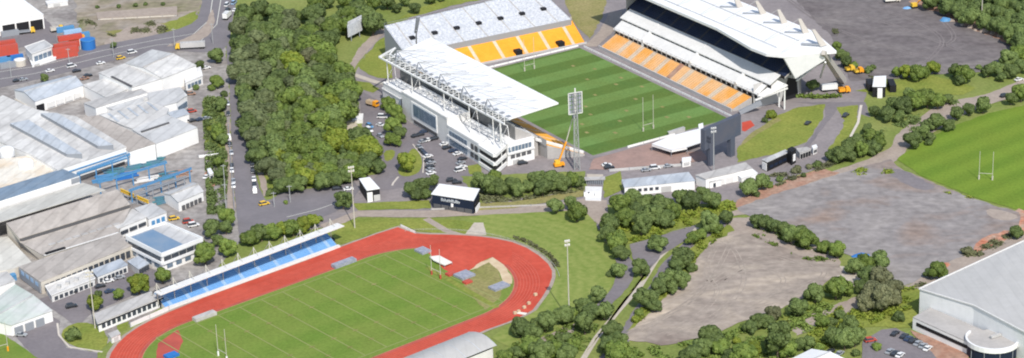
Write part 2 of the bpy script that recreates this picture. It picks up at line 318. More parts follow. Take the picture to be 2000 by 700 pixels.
def smooth_pts(pts, it=2):
    for _ in range(it):
        o = []
        for i, p in enumerate(pts):
            q = pts[(i + 1) % len(pts)]; o += [p * 0.75 + q * 0.25, p * 0.25 + q * 0.75]
        pts = o
    return pts
LAYERN = {}
def LZ(layer):
    k = LAYERN.get(layer, 0); LAYERN[layer] = k + 1
    return layer * 0.024 + (k % 6) * 0.004
def sheet(name, px, layer, m, amp=0.4, smooth=0, world=False, step=3.0):
    z = LZ(layer)
    pts = [Vector((p[0], p[1], z)) for p in px] if world else [at(p[0], p[1], 0) for p in px]
    pts = [Vector((p.x, p.y, z)) for p in pts]
    if smooth: pts = smooth_pts(pts, smooth)
    pts = rough_edge(pts, step, amp, sum(map(ord, name)) + len(px))
    mb = MB(); mb.poly(pts)
    o = obj(name, mb, m); o['kind'] = 'structure'
    return o
def strip_px(pts, w):
    """a ribbon of width w (metres) along site points -> polygon"""
    L, R = [], []
    for i, p in enumerate(pts):
        a = pts[max(0, i - 1)]; b = pts[min(len(pts) - 1, i + 1)]; d = (b - a); n = Vector((-d.y, d.x, 0)).normalized() * (w / 2)
        L.append(p + n); R.append(p - n)
    return L, R
def ribbon(name, px, w, layer, m, world=False, h=None):
    pts = [Vector(p) for p in px] if world else [at(*p) for p in px]
    z = LZ(layer); L, R = strip_px(pts, w); mb = MB()
    if h is None:
        for i in range(len(pts) - 1):
            mb.poly([Vector((q.x, q.y, z)) for q in (L[i], R[i], R[i + 1], L[i + 1])])
    else:
        for i in range(len(pts) - 1):
            mb.prism([Vector((q.x, q.y, h)) for q in (L[i], R[i], R[i + 1], L[i + 1])], 0.0)
    o = obj(name, mb, m); o['kind'] = 'structure'
    return o
# ------------------------------------------------------------------ setting
g = MB(); g.poly([Vector((-3000, -800, 0)), Vector((3000, -800, 0)), Vector((3000, 6000, 0)), Vector((-3000, 6000, 0))])
o = obj('ground', g, 'grass_rough'); o['kind'] = 'structure'
# industrial quarter
sheet('yard_paving', [(-170, 820), (-170, -80), (300, -80), (440, 90), (447, 150), (452, 300), (462, 420), (470, 470), (395, 560), (240, 640), (190, 690), (130, 720), (60, 690), (30, 668), (-10, 650), (-60, 690), (-100, 820)], 1, 'yard')
sheet('vacant_lot', [(140, -60), (398, -60), (392, 18), (372, 48), (330, 64), (250, 84), (190, 98), (165, 70), (150, 40)], 2, 'vacant_lot', 1.0)
sheet('verge', [(310, 52), (385, 22), (388, 36), (368, 56), (330, 70), (300, 66)], 3, 'grass_lush', 1.2)
sheet('verge', [(205, 62), (330, 45), (300, 62), (225, 78)], 3, 'grass_dry', 1.2)
sheet('dirt', [(255, 50), (325, 45), (318, 66), (250, 80), (200, 92), (215, 72)], 4, 'path_gravel', 1.2, 1)
sheet('yard_asphalt', [(-60, 45), (85, 35), (112, 60), (112, 84), (60, 90), (-60, 110)], 3, 'asphalt', 0.5)
sheet('road', [(-80, 138), (80, 116), (200, 88), (300, 70), (368, 52), (392, 32), (400, -60), (480, -60), (455, 30), (447, 95), (405, 104), (335, 99), (250, 112), (140, 140), (30, 166), (-80, 188)], 4, 'asphalt_road', 0.2, 1)
for k, off in enumerate((0.3, 0.62)):
    up = [(-60, 136), (80, 116), (200, 88), (300, 70), (368, 52), (396, 30), (402, -20)]
    lo = [(-60, 182), (60, 162), (190, 128), (310, 100), (405, 100), (440, 60), (455, -20)]
    ribbon('road_marking', [(a[0] * (1 - off) + b[0] * off, a[1] * (1 - off) + b[1] * off) for a, b in zip(up, lo)], 0.35, 5, 'white_line')
sheet('traffic_island', [(318, 92), (372, 72), (402, 50), (412, 20), (418, 20), (420, 52), (400, 78), (350, 90)], 5, 'path_gravel', 0.3, 1)
sheet('street', [(441, 85), (447, 150), (451, 240), (453, 300), (457, 360), (462, 420), (468, 475), (500, 470), (560, 440), (628, 425), (655, 415), (690, 392), (702, 372), (690, 352), (660, 364), (600, 370), (547, 378), (530, 390), (520, 392), (506, 368), (498, 335), (484, 290), (475, 240), (462, 150), (456, 85)], 5, 'asphalt_road', 0.25)
sheet('footpath', [(500, 330), (512, 330), (526, 378), (515, 385)], 6, 'path_gravel', 0.3)
sheet('footpath', [(436, 240), (450, 240), (452, 300), (456, 360), (460, 415), (446, 420), (440, 330)], 6, 'path_gravel', 0.5)
sheet('verge', [(400, 190), (438, 190), (444, 330), (430, 350), (428, 300), (410, 250), (395, 240)], 3, 'grass_rough', 1.0)
sheet('verge', [(395, 270), (445, 245), (438, 300), (428, 330), (420, 300)], 4, 'grass_lush', 1.0)
sheet('dirt', [(403, 335), (418, 335), (418, 365), (405, 370)], 4, 'dirt_orange', 1.2)
ribbon('road_marking', [(560, 425), (620, 410), (660, 396)], 0.3, 6, 'white_line')
# stadium precinct
sheet('concourse', [(640, 372), (700, 345), (745, 335), (742, 300), (705, 245), (697, 190), (690, 150), (715, 105), (745, 62), (780, 45), (1000, -60), (1190, -60), (1780, -60), (1700, 160), (1680, 220), (1640, 290), (1600, 330), (1540, 348), (1440, 395), (1340, 400), (1185, 400), (1180, 440), (1150, 430), (1140, 395), (940, 420), (700, 424), (660, 440), (600, 450)], 2, 'concourse', 0.3)
sheet('car_park', [(700, 175), (735, 195), (800, 240), (862, 262), (905, 300), (940, 330), (925, 352), (905, 362), (860, 358), (755, 372), (700, 380), (745, 335), (752, 320), (735, 285), (707, 240)], 3, 'asphalt', 0.2)
sheet('bush_floor', [(455, 85), (470, 10), (500, -60), (1000, -60), (880, 8), (800, 32), (760, 45), (715, 95), (688, 150), (698, 190), (706, 245), (742, 290), (746, 338), (700, 348), (660, 362), (545, 376), (520, 375), (505, 335), (490, 300), (476, 240)], 4, 'grass_rough', 1.0)
sheet('verge', [(516, 336), (540, 330), (545, 372), (527, 372)], 5, 'grass_lush', 0.5)
sheet('lawn', [(752, 66), (760, 82), (767, 148), (766, 155), (728, 152), (695, 130), (712, 112)], 5, 'grass_lush', 0.5, 1)
sheet('lawn', [(690, 158), (722, 162), (741, 174), (729, 182), (700, 172)], 5, 'grass_lush', 0.5)
ribbon('footpath', [(690, 146), (730, 160), (765, 168)], 3.4, 6, 'path_concrete')
sheet('path', [(745, 52), (756, 58), (700, 122), (685, 145), (676, 142), (700, 95)], 5, 'path_gravel', 0.4)
sheet('lawn', [(806, 284), (826, 310), (822, 336), (800, 346), (780, 344), (776, 330), (790, 318)], 5, 'grass_lush', 0.3, 2)
sheet('lawn', [(748, 296), (772, 292), (770, 310), (752, 318)], 5, 'grass_lush', 0.4, 1)
sheet('lawn', [(912, 325), (938, 320), (940, 338), (918, 342)], 5, 'grass_lush', 0.4)
ribbon('kerb', [(778, 346), (768, 358), (766, 363)], 0.8, 0, 'kerb', h=0.12)
ribbon('kerb', [(806, 282), (828, 310), (826, 338)], 0.5, 0, 'kerb', h=0.12)
sheet('lawn', [(1080, -60), (1200, -60), (1178, 30), (1152, 78), (1118, 42)], 5, 'grass_dry', 0.6)
sheet('lawn', [(770, 40), (870, -5), (930, -60), (1000, -60), (940, 0), (880, 12), (830, 28)], 5, 'grass_lush', 0.8)
sheet('ramp', [(1190, 25), (1215, 22), (1210, 52), (1165, 92), (1140, 92), (1172, 60)], 6, 'path_gravel', 0.3)
sheet('plaza', [(1160, 310), (1222, 289), (1278, 272), (1300, 300), (1370, 296), (1385, 312), (1330, 322), (1240, 332), (1150, 332)], 6, 'plaza', 0.3)
sheet('plaza', [(1440, 232), (1475, 228), (1480, 245), (1450, 275), (1440, 280)], 6, 'concourse', 0.3)
sheet('painted_panel', [(1449, 240), (1466, 236), (1474, 246), (1455, 258), (1449, 256)], 7, 'track_red', 0.1)
# embankment right of the screen, avenue and lawns to the east
sheet('lawn', [(1440, 290), (1470, 262), (1520, 225), (1560, 210), (1612, 204), (1608, 230), (1576, 278), (1520, 300), (1440, 318)], 5, 'grass_lush', 0.5)
sheet('verge', [(1452, 275), (1475, 255), (1520, 230), (1526, 236), (1480, 262), (1445, 288)], 6, 'grass_dry', 0.3)
sheet('lawn', [(1634, 210), (1676, 206), (1672, 238), (1646, 292), (1612, 300), (1640, 262), (1650, 236)], 5, 'grass_lush', 0.5)
sheet('road', [(1545, 200), (1690, 200), (1700, 230), (1640, 210), (1612, 245), (1570, 300), (1530, 330), (1580, 275), (1612, 228), (1610, 206)], 4, 'asphalt', 0.3)
ribbon('kerb', [(1682, 206), (1676, 240), (1645, 298)], 1.2, 0, 'kerb', h=0.14)
sheet('lawn', [(1670, 178), (1745, 162), (1790, 148), (1830, 150), (1905, 172), (1880, 186), (1800, 188), (1745, 188)], 5, 'grass_lush', 0.8)
sheet('gravel_lot', [(1490, -70), (1790, -70), (1830, 15), (1900, 50), (1990, 92), (1960, 120), (1930, 142), (1870, 142), (1740, 155), (1660, 158), (1625, 75)], 5, 'gravel_dark', 0.8)
sheet('dirt', [(1760, -30), (1832, 0), (1905, 40), (1998, 80), (1990, 95), (1900, 58), (1836, 26), (1780, 8)], 6, 'dirt_red', 1.5)
sheet('verge', [(1690, 210), (1750, 195), (1850, 195), (1850, 225), (1760, 290), (1640, 320), (1620, 300), (1680, 250)], 4, 'grass_rough', 1.0)
sheet('road', [(2060, 130), (1975, 165), (1920, 188), (1840, 200), (1790, 235), (1750, 262), (1738, 296), (1600, 345), (1530, 372), (1430, 408), (1430, 428), (1540, 395), (1700, 338), (1758, 312), (1775, 285), (1830, 255), (1905, 212), (1975, 192), (2060, 165)], 6, 'path_gravel', 0.4, 1)
sheet('training_field', [(1752, 312), (1782, 290), (1850, 252), (1930, 222), (2080, 190), (2080, 440), (1990, 412), (1900, 385), (1800, 345)], 7, 'turf_training', 0.4)
sheet('dirt', [(1990, 408), (2080, 430), (2080, 480), (1975, 470), (1900, 490), (1920, 440)], 7, 'dirt_orange', 1.5)
sheet('gravel_lot', [(1436, 408), (1530, 374), (1640, 340), (1740, 312), (1760, 330), (1830, 362), (1905, 390), (1990, 416), (1990, 440), (1930, 475), (1880, 505), (1800, 552), (1752, 562), (1680, 510), (1620, 480), (1540, 450), (1470, 425)], 8, 'gravel_mauve', 0.8)
sheet('gravel_patch', [(1925, 408), (1960, 412), (1995, 425), (1965, 434), (1930, 424)], 9, 'path_gravel', 1.6, 1)
sheet('asphalt_patch', [(1730, 330), (1765, 332), (1815, 358), (1830, 368), (1800, 375), (1745, 350)], 9, 'asphalt', 1.0, 1)
sheet('dirt', [(1500, 390), (1560, 366), (1640, 338), (1600, 330), (1540, 350), (1440, 392), (1425, 412)], 7, 'dirt_red', 0.8)
sheet('gravel_lot', [(1420, 462), (1466, 456), (1500, 470), (1560, 500), (1638, 516), (1650, 535), (1610, 555), (1560, 588), (1500, 612), (1440, 632), (1380, 660), (1290, 676), (1215, 662), (1240, 632), (1290, 592), (1335, 552), (1370, 495), (1390, 470)], 8, 'gravel_tan', 0.8)
sheet('dirt', [(1425, 428), (1470, 424), (1500, 440), (1640, 500), (1640, 520), (1560, 502), (1466, 458), (1420, 464)], 7, 'path_gravel', 0.6)
sheet('dirt', [(1640, 520), (1685, 525), (1700, 560), (1650, 560), (1620, 552)], 7, 'path_concrete', 0.8)
sheet('path', [(1500, 650), (1560, 625), (1640, 592), (1690, 575), (1720, 590), (1700, 606), (1640, 618), (1580, 648), (1530, 668)], 8, 'path_gravel', 0.6)
sheet('verge', [(1640, 600), (1800, 540), (1815, 560), (1800, 600), (1785, 640), (1690, 640), (1600, 690), (1560, 690)], 7, 'grass_lush', 0.8)
sheet('verge', [(1545, 590), (1600, 575), (1640, 585), (1560, 618), (1520, 632)], 7, 'grass_lush', 0.8)
sheet('car_park', [(1685, 668), (1722, 645), (1750, 642), (1860, 700), (1840, 760), (1680, 760)], 9, 'asphalt', 0.2)
sheet('dirt', [(1765, 560), (1850, 515), (1990, 450), (2010, 470), (1800, 566)], 9, 'path_gravel', 1.2)
sheet('dirt', [(1900, 482), (1925, 462), (1972, 448), (1978, 462), (1930, 488), (1905, 496)], 10, 'dirt_orange', 1.4, 1)
sheet('dirt', [(1818, 520), (1850, 512), (1858, 520), (1830, 532)], 10, 'dirt_orange', 1.2, 1)
sheet('garden_bed', [(1778, 646), (1895, 685), (1880, 760), (1850, 720)], 9, 'dirt_red', 0.6)
sheet('grass_bank', [(905, 432), (940, 420), (1000, 415), (1075, 413), (1140, 412), (1160, 432), (1180, 468), (1200, 500), (1205, 545), (1180, 586), (1130, 628), (1060, 660), (1000, 680), (960, 660), (1000, 628), (1050, 600), (1085, 545), (1075, 520), (1040, 490), (980, 468), (905, 460)], 5, 'grass_bank', .5)
# walks between stadium and athletics ground
sheet('path', [(625, 440), (700, 412), (835, 412), (1000, 408), (1085, 398), (1145, 388), (1185, 392), (1188, 425), (1170, 440), (1160, 432), (1140, 412), (1075, 414), (1000, 418), (840, 426), (700, 424), (640, 452)], 6, 'path_gravel', 0.3)
sheet('bank', [(690, 398), (838, 392), (842, 408), (700, 412)], 7, 'grass_lush', 0.4)
sheet('bank', [(935, 398), (1000, 395), (1060, 384), (1140, 372), (1143, 384), (1060, 398), (1000, 408), (935, 412)], 7, 'grass_dry', 0.4)
sheet('bank', [(900, 345), (1143, 335), (1146, 372), (930, 398)], 6, 'grass_rough', 0.6)
sheet('bank', [(1178, 348), (1212, 335), (1216, 372), (1180, 388)], 7, 'grass_lush', 0.4)
sheet('bank', [(660, 440), (700, 428), (830, 428), (905, 432), (930, 440), (912, 462), (870, 460), (790, 446), (760, 448), (670, 478), (650, 470)], 7, 'grass_lush', 0.5)
ribbon('footpath', [(832, 428), (872, 452), (905, 462)], 3.2, 8, 'path_gravel')
sheet('concrete_pad', [(926, 436), (944, 436), (950, 460), (908, 460)], 8, 'path_concrete', 0.2)
sheet('path', [(1185, 425), (1200, 470), (1232, 500), (1240, 540), (1222, 570), (1165, 620), (1130, 640), (1118, 632), (1180, 585), (1205, 545), (1205, 505), (1180, 470), (1160, 432)], 6, 'asphalt', 0.3, 1)
sheet('path', [(1155, 720), (1210, 650), (1250, 590), (1290, 520), (1340, 470), (1385, 440), (1425, 425), (1420, 440), (1370, 472), (1310, 540), (1275, 590), (1235, 650), (1205, 720)], 7, 'asphalt', 0.4)
sheet('path', [(1230, 478), (1260, 470), (1340, 445), (1360, 440), (1340, 470), (1290, 500), (1262, 540), (1240, 520)], 6, 'asphalt', 0.3)
ribbon('kerb', [(1128, 720), (1165, 660), (1210, 605), (1250, 560), (1282, 508), (1330, 462), (1362, 445)], 2.2, 0, 'path_concrete', h=0.14)
sheet('verge', [(1215, 590), (1250, 552), (1275, 515), (1262, 545), (1240, 560), (1180, 640), (1145, 690)], 7, 'grass_lush', 0.4)
sheet('verge', [(1195, 420), (1300, 430), (1420, 390), (1440, 400), (1400, 430), (1340, 442), (1260, 468), (1222, 478), (1205, 460)], 7, 'grass_lush', 0.6)
sheet('verge', [(1325, 500), (1370, 470), (1425, 440), (1435, 452), (1392, 470), (1365, 500), (1330, 555), (1285, 595), (1240, 640), (1220, 650), (1270, 590), (1300, 545)], 9, 'grass_lush', 0.8)
sheet('verge', [(1205, 670), (1300, 680), (1380, 665), (1480, 630), (1540, 640), (1600, 700), (1600, 760), (1200, 760)], 9, 'grass_rough', 0.8)
sheet('path', [(1010, 690), (1050, 665), (1090, 645), (1125, 632), (1120, 650), (1060, 672), (1020, 705)], 6, 'path_gravel', 0.5)
# garage forecourt lower left
sheet('forecourt', [(25, 652), (104, 620), (118, 628), (112, 650), (130, 680), (190, 690), (190, 720), (100, 720), (60, 690)], 3, 'asphalt', 0.2)
sheet('office_yard', [(60, 590), (120, 570), (262, 510), (330, 540), (300, 560), (180, 612), (150, 640), (108, 608), (80, 590)], 3, 'asphalt', 0.2)
sheet('lawn', [(125, 640), (160, 628), (200, 640), (215, 668), (190, 690), (140, 676), (118, 660)], 4, 'grass_lush', 0.4, 1)
sheet('lawn', [(228, 636), (252, 628), (248, 645), (230, 650)], 4, 'grass_lush', 0.3)
sheet('lawn', [(-60, 640), (0, 648), (60, 690), (90, 720), (90, 760), (-100, 760)], 4, 'turf_infield', 0.3)
ribbon('kerb', [(112, 632), (115, 655), (135, 678), (200, 688)], 0.7, 0, 'kerb', h=0.13)
# ---------------- athletics ground: track with its lanes, apron, infield
def oval(r, half=42.2, n=40, ext=None):
    p = [TF(half + r * math.sin(a), r * math.cos(a)) for a in [math.pi * i / n for i in range(n + 1)]]
    return p + [TF(-half - r * math.sin(a), -r * math.cos(a)) for a in [math.pi * i / n for i in range(n + 1)]]
OUT = [at(*p) for p in ((777, 445), (810, 457), (840, 459), (875, 459.5), (910, 461), (940, 463.5), (972, 468), (1000, 474), (1028, 485), (1052, 500), (1070, 516), (1078, 530), (1078, 543), (1072, 560), (1058, 583), (1040, 607), (1018, 619), (990, 631), (950, 645))]
OUT += [TF(s, -48.2) for s in (20, 0, -20, -42.2)] + [TF(-42.2 - 49 * math.sin(x), -49 * math.cos(x)) for x in [math.pi * i / 20 for i in range(1, 20)]] + [TF(-42, 49.5), TF(-25, 51.0), TF(0, 51.4), TF(25, 51.6), TF(45, 52.6), TF(60, 52.8)]
cO = TF(0, 0); sheet('track_verge', [p + (p - cO).normalized() * 1.6 for p in OUT], 8, 'path_gravel', 0.25, world=True)
sheet('running_track', OUT, 9, 'track_red', 0, world=True)
def ring(name, r0, r1, lay, m, half=42.2, n=48):
    mb = MB(); z = LZ(lay); a = [Vector((p.x, p.y, z)) for p in oval(r0, half, n)]; b = [Vector((p.x, p.y, z)) for p in oval(r1, half, n)]
    for i in range(len(a)): mb.poly([a[i], a[(i + 1) % len(a)], b[(i + 1) % len(a)], b[i]])
    o = obj(name, mb, m); o['kind'] = 'structure'
ring('running_track', 36.6, 38.2, 11, 'track_dark')
for k in range(9): ring('lane_line', 36.6 + 1.22 * k + (0 if k else 0.0), 36.72 + 1.22 * k, 12, 'lane_line')
ring('track_kerb', 36.25, 36.6, 12, 'grass_dry')
sheet('infield', oval(36.25), 12, 'turf_infield', 0, world=True)
sheet('apron', [(826, 486), (838, 479), (900, 470), (960, 472), (1000, 492), (1000, 520), (985, 518), (962, 503), (940, 513), (916, 530), (893, 541), (866, 527), (846, 505)], 13, 'track_red', 0.2)
sheet('apron_edge', [(916, 530), (940, 513), (962, 504), (984, 519), (999, 540), (1000, 556), (986, 556), (972, 528), (955, 515), (938, 524)], 14, 'sand', 0.4)
sheet('apron_lawn', [(921, 532), (940, 521), (955, 514), (972, 528), (984, 556), (975, 585), (948, 608), (905, 560)], 14, 'grass_dry', 0.4)
sheet('bend_pad', [TF(-48, 34), TF(-60, 29), TF(-68, 18), TF(-62, 14), TF(-52, 24)], 13, 'track_dark', 0.2, world=True)
def tline(s0, t0, s1, t1, w, m='faded_line', lay=15, F=TF, nm='field_line'):
    a, b = F(s0, t0), F(s1, t1); L, R = strip_px([a, b], w); z = LZ(lay)
    mb = MB(); mb.poly([Vector((q.x, q.y, z)) for q in (L[0], R[0], R[1], L[1])]); o = obj(nm, mb, m); o['kind'] = 'structure'
for s in (-58, -50, -40, -30, -20, -10, 0, 10, 20, 30, 40, 50, 56): tline(s, -33.5, s, 33.5, 0.42)
for t in (-33.5, 33.5): tline(-58, t, 56, t, 0.42)
mb = MB()
for s in range(-40, 41, 10):
    for t in (-24, -14, 14, 24):
        L, R = strip_px([TF(s - 1.3, t), TF(s + 1.3, t)], 0.45); mb.poly([Vector((q.x, q.y, 0.41)) for q in (L[0], R[0], R[1], L[1])])
        L, R = strip_px([TF(s, t - 0.9), TF(s, t + 0.9)], 0.45); mb.poly([Vector((q.x, q.y, 0.415)) for q in (L[0], R[0], R[1], L[1])])
o = obj('field_marking', mb, 'grass_dry'); o['kind'] = 'structure'
tline(51, -36, 55, 12, 2.6, 'grass_lush', 14)
# ---------------- main pitch
sheet('pitch_surround', [PF(-66.5, -41), PF(-66.5, 41.5), PF(64, 41.5), PF(64, -41)], 8, 'concourse', 0, world=True)
sheet('turf', [PF(-62.3, -37.3), PF(-62.3, 37.3), PF(60.8, 37.3), PF(60.8, -37.3)], 9, 'turf_main', 0, world=True)
mb = MB(); z = LZ(10)
for (s, t) in ((-42, 20), (-32, 26), (-22, 15), (-14, 29), (-8, 22), (2, 30), (8, -6), (14, 18), (18, -10), (24, 6), (26, -20), (33, -4), (36, -24), (42, 16), (44, -14), (48, 24), (-2, 6), (30, 22)):
    L, R = strip_px([PF(s - 1.1, t), PF(s + 1.1, t)], 1.5); mb.poly([Vector((q.x, q.y, z)) for q in (L[0], R[0], R[1], L[1])])
o = obj('worn_patch', mb, 'grass_dry'); o['kind'] = 'structure'


# wheel tracks worn into the gravel
def tracks(m, lay, w, curves):
    for k, px in enumerate(curves):
        pts = [at(*p) for p in px]; cur = []
        for i in range(len(pts) - 1):      # smooth curve through the points
            p0, p1, p2, p3 = pts[max(0, i - 1)], pts[i], pts[i + 1], pts[min(len(pts) - 1, i + 2)]
            for j in range(8):
                t = j / 8; cur.append(.5 * ((2 * p1) + (p2 - p0) * t + (2 * p0 - 5 * p1 + 4 * p2 - p3) * t * t + (3 * p1 - p0 - 3 * p2 + p3) * t ** 3))
        cur.append(pts[-1]); n = [(cur[min(len(cur) - 1, i + 1)] - cur[max(0, i - 1)]) for i in range(len(cur))]
        for s in (-.9, .9):
            ribbon('wheel_track', [c + Vector((-d.y, d.x, 0)).normalized() * s for c, d in zip(cur, n)], w, lay, m, world=True)
tracks('tyre_track', 9, .42, [[(1225, 655), (1300, 620), (1390, 560), (1480, 515), (1580, 520)], [(1250, 648), (1340, 600), (1420, 590), (1520, 575), (1600, 545)], [(1300, 655), (1390, 620), (1450, 560), (1440, 500), (1410, 470)], [(1340, 650), (1430, 615), (1540, 580), (1610, 535), (1560, 508)], [(1290, 600), (1370, 560), (1430, 520), (1500, 500), (1560, 515)], [(1260, 660), (1350, 625), (1400, 575), (1380, 530), (1400, 480)], [(1410, 600), (1480, 590), (1530, 550), (1490, 525), (1430, 540), (1400, 580)], [(1235, 640), (1290, 622), (1360, 580), (1405, 520), (1430, 468)]])
tracks('tyre_track_dark', 7, .7, [[(1560, 10), (1680, 30), (1800, 70), (1900, 110)], [(1640, 60), (1720, 90), (1820, 110), (1930, 100)], [(1600, 40), (1700, 20), (1780, 40), (1840, 80), (1800, 130)], [(1660, 120), (1760, 110), (1860, 80), (1840, 40)], [(1540, 0), (1620, 50), (1740, 60), (1880, 60)]])
# ------------------------------------------------------------------ main stadium
def NF(e, b, z=0.0): return PF(-70.3 + e * 0.0985 - b * 0.995, e * 0.995 + b * 0.0985, z)
def rake(name, parent, fl, fr, bl, br, n, mats, aisles=(), aw=1.4, base=True):
    """a raked block of seat rows; aisles are distances from the left end in metres; mats = seat, aisle, riser"""
    W = (fr - fl).length; cuts = [0.0]; kinds = []
    for a in sorted(aisles):
        if a - aw / 2 > cuts[-1] and a + aw / 2 < W: cuts += [a - aw / 2, a + aw / 2]; kinds += [0, 1]
    cuts.append(W); kinds.append(0)
    mb = MB()
    P = lambda u, f, z: Vector((*(lerp(lerp(fl, fr, u), lerp(bl, br, u), f)).xy, z))
    for i in range(n):
        f0, f1 = i / n, (i + 1) / n; zl = lambda u, f: lerp(lerp(fl.z, fr.z, u), lerp(bl.z, br.z, u), f)
        for k, kd in enumerate(kinds):
            u0, u1 = cuts[k] / W, cuts[k + 1] / W
            z0a, z0b, z1a, z1b = zl(u0, f0), zl(u1, f0), zl(u0, f1), zl(u1, f1)
            mb.poly([P(u0, f0, z0a), P(u1, f0, z0b), P(u1, f1, z0b), P(u0, f1, z0a)], kd)
            mb.poly([P(u0, f1, z0a), P(u1, f1, z0b), P(u1, f1, z1b), P(u0, f1, z1a)], 2 if kd == 0 else 1)
    if base:
        for a, b in ((fl, fr), (fr, br), (br, bl), (bl, fl)): mb.poly([a, b, Vector((*b.xy, 0)), Vector((*a.xy, 0))], 3 if len(mats) > 3 else 1)
    return obj(name, mb, mats, parent)
def wallq(mb, a, b, z0, z1, mi=0): mb.poly([Vector((*a.xy, z0)), Vector((*b.xy, z0)), Vector((*b.xy, z1)), Vector((*a.xy, z1))], mi)
def slab(mb, pts, th, mi=0, side=None, under=None):
    n = len(pts); o = len(mb.v); mb.v += [Vector(p) for p in pts] + [Vector((p[0], p[1], p[2] - th)) for p in pts]
    mb.f.append(list(range(o, o + n))); mb.m.append(mi)
    mb.f.append([o + n + i for i in reversed(range(n))]); mb.m.append(mi if under is None else under)
    for i in range(n):
        j = (i + 1) % n; mb.f.append([o + i, o + n + i, o + n + j, o + j]); mb.m.append(mi if side is None else side)

# perimeter boards of the pitch
def boards(name, a, b, label, h=1.0, m='concrete_pale'):
    t = thing(name, label, 'fence', a)
    mb = MB(); mb.bar(Vector((a.x, a.y, h / 2 + .1)), Vector((b.x, b.y, h / 2 + .1)), 0.25, h); obj('panel', mb, m, t)
    n = max(2, int((b - a).length / 8))
    for i in range(n + 1): p = lerp(a, b, i / n); obj('post', MB().box((p.x, p.y, h / 2 + .15), (0.3, 0.3, h + .2)), 'steel_grey', t)
boards('perimeter_board', PF(-62, 39.6), PF(62, 39.6), 'pale low fence along the pitch side below the big roofed stand', 0.9, 'white_wall')
boards('perimeter_board', PF(-64.5, -36), PF(-64.5, 38), 'pale low fence behind the far goal in front of the open orange terrace', 0.9, 'white_wall')
boards('perimeter_board', PF(62.4, -20), PF(62.4, 6), 'long white board on the near dead-ball line beside the brick plaza', 1.0, 'white_wall')

# --- open terrace behind the far goal
nst = thing('open_stand', 'uncovered stand with bright orange lower seats and pale speckled upper benches behind the far goal', 'grandstand', NF(0, 20, 0))
A0, A1 = NF(-47, 0, .7), NF(43.3, 0.3, .7); B0, B1 = NF(-47, 15.5, 7.0), NF(45.6, 18.4, 7.0)
rake('lower_seating', nst, A0, A1, B0, B1, 18, ['seat_orange', 'seat_salmon', 'seat_orange', 'concrete'], [a + 47 for a in (-41, -28, -15, -1.5, 11.3, 23.6, 37.2)], 1.7)
mb = MB(); mb.bar(Vector((*NF(-46, -.4).xy, .5)), Vector((*NF(44, -.2).xy, .5)), 0.4, 1.0); obj('front_wall', mb, 'grey_wall', nst)
U0, U1 = at(790, 105, 8.6), at(1116, 38, 8.6); V0 = at(750, 50, 18.0); V1 = at(1053, -22, 18.0)
rake('upper_seating', nst, U0, U1, V0, V1, 26, ['seat_speckle', 'grey_roof', 'seat_speckle', 'steel_grey'], [6.4 + 13.2 * k for k in range(8)], 0.7)
mb = MB(); wallq(mb, B0, B1, 7.0, 8.6)
obj('rear_wall', mb, 'concrete', nst)
for k in range(7):
    f = (k + 0.5) / 7.4 + 0.03; p = lerp(lerp(U0, U1, f), lerp(V0, V1, f), 0.42); p.z = 8.6 + 9.4 * 0.42
    mb = MB(); d = (U1 - U0); mb.box(p + Vector((0, 0, 0.3)), (2.6, 2.2, 1.2), math.atan2(d.y, d.x)); obj('entrance', mb, 'black_and_shade', nst)
for k in range(8):
    f = (k + .35) / 8; p = lerp(B0, B1, f); mb = MB(); mb.box((p.x, p.y, 7.7), (2.0, 1.6, 1.5), math.atan2(d.y, d.x)); obj('gate', mb, 'under_roof', nst)
for e, in ((7.0,), (30.5,)):
    mb = MB(); p = NF(e, 2.2); mb.box((p.x, p.y, 1.7), (3.4, 3.4, 2.6), math.atan2(d.y, d.x) + .02); obj('tunnel', mb, 'black_and_shade', nst)
mb = MB(); wallq(mb, U0, V0, 0.1, 1); mb.poly([Vector((*U0.xy, 0)), U0, V0, Vector((*V0.xy, 0))]); mb.v = [v + Vector((-.05, -.05, .02)) for v in mb.v]; obj('end_wall', mb, 'steel_grey', nst)
mb = MB(); mb.tube(lerp(V0, V1, .0) + Vector((0, 0, .9)), V1 + Vector((0, 0, .9)), 0.06, n=5); mb.tube(V0 + Vector((0, 0, .9)), U0 + Vector((0, 0, .9)), 0.06, n=5); obj('railing', mb, 'steel_grey', nst)

# --- big roofed stand on the east side
est = thing('roofed_grandstand', 'huge grandstand with white folded roof, dark navy upper seats and faded orange lower seats', 'grandstand', PF(0, 65, 0))
ais = [13.4, 24.0, 34.6, 46.0]
rake('lower_seating', est, PF(-55.5, 45.6, 1), PF(0.5, 45.2, 1), PF(-54.5, 54.2, 6.2), PF(0.5, 53.8, 6.2), 13, ['seat_faded', 'seat_salmon', 'seat_faded', 'concrete'], ais, 3.2)
rake('lower_seating', est, PF(3.5, 45.2, 1), PF(53.5, 44.6, 1), PF(3.5, 53.8, 6.2), PF(57.0, 53.2, 6.2), 13, ['seat_faded', 'seat_salmon', 'seat_faded', 'concrete'], [6.5, 19.5, 31.0, 42.5], 3.2)
mb = MB(); mb.bar(Vector((*PF(-56, 44.6).xy, .8)), Vector((*PF(54, 43.8).xy, .8)), 0.5, 1.6); obj('front_wall', mb, 'grey_wall', est)
mb = MB(); mb.prism([PF(0.6, 45.3, 1.4), PF(3.4, 45.3, 1.4), PF(3.4, 53.6, 6.4), PF(0.6, 53.6, 6.4)], 0.0); obj('stair_block', mb, 'dirt_red', est)
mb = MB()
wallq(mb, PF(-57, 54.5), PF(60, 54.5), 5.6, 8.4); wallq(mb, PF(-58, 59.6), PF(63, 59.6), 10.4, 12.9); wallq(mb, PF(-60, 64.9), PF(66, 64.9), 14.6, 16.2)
obj('concourse_wall', mb, 'black_and_shade', est)  # black here stands in for the shade under the tier overhangs
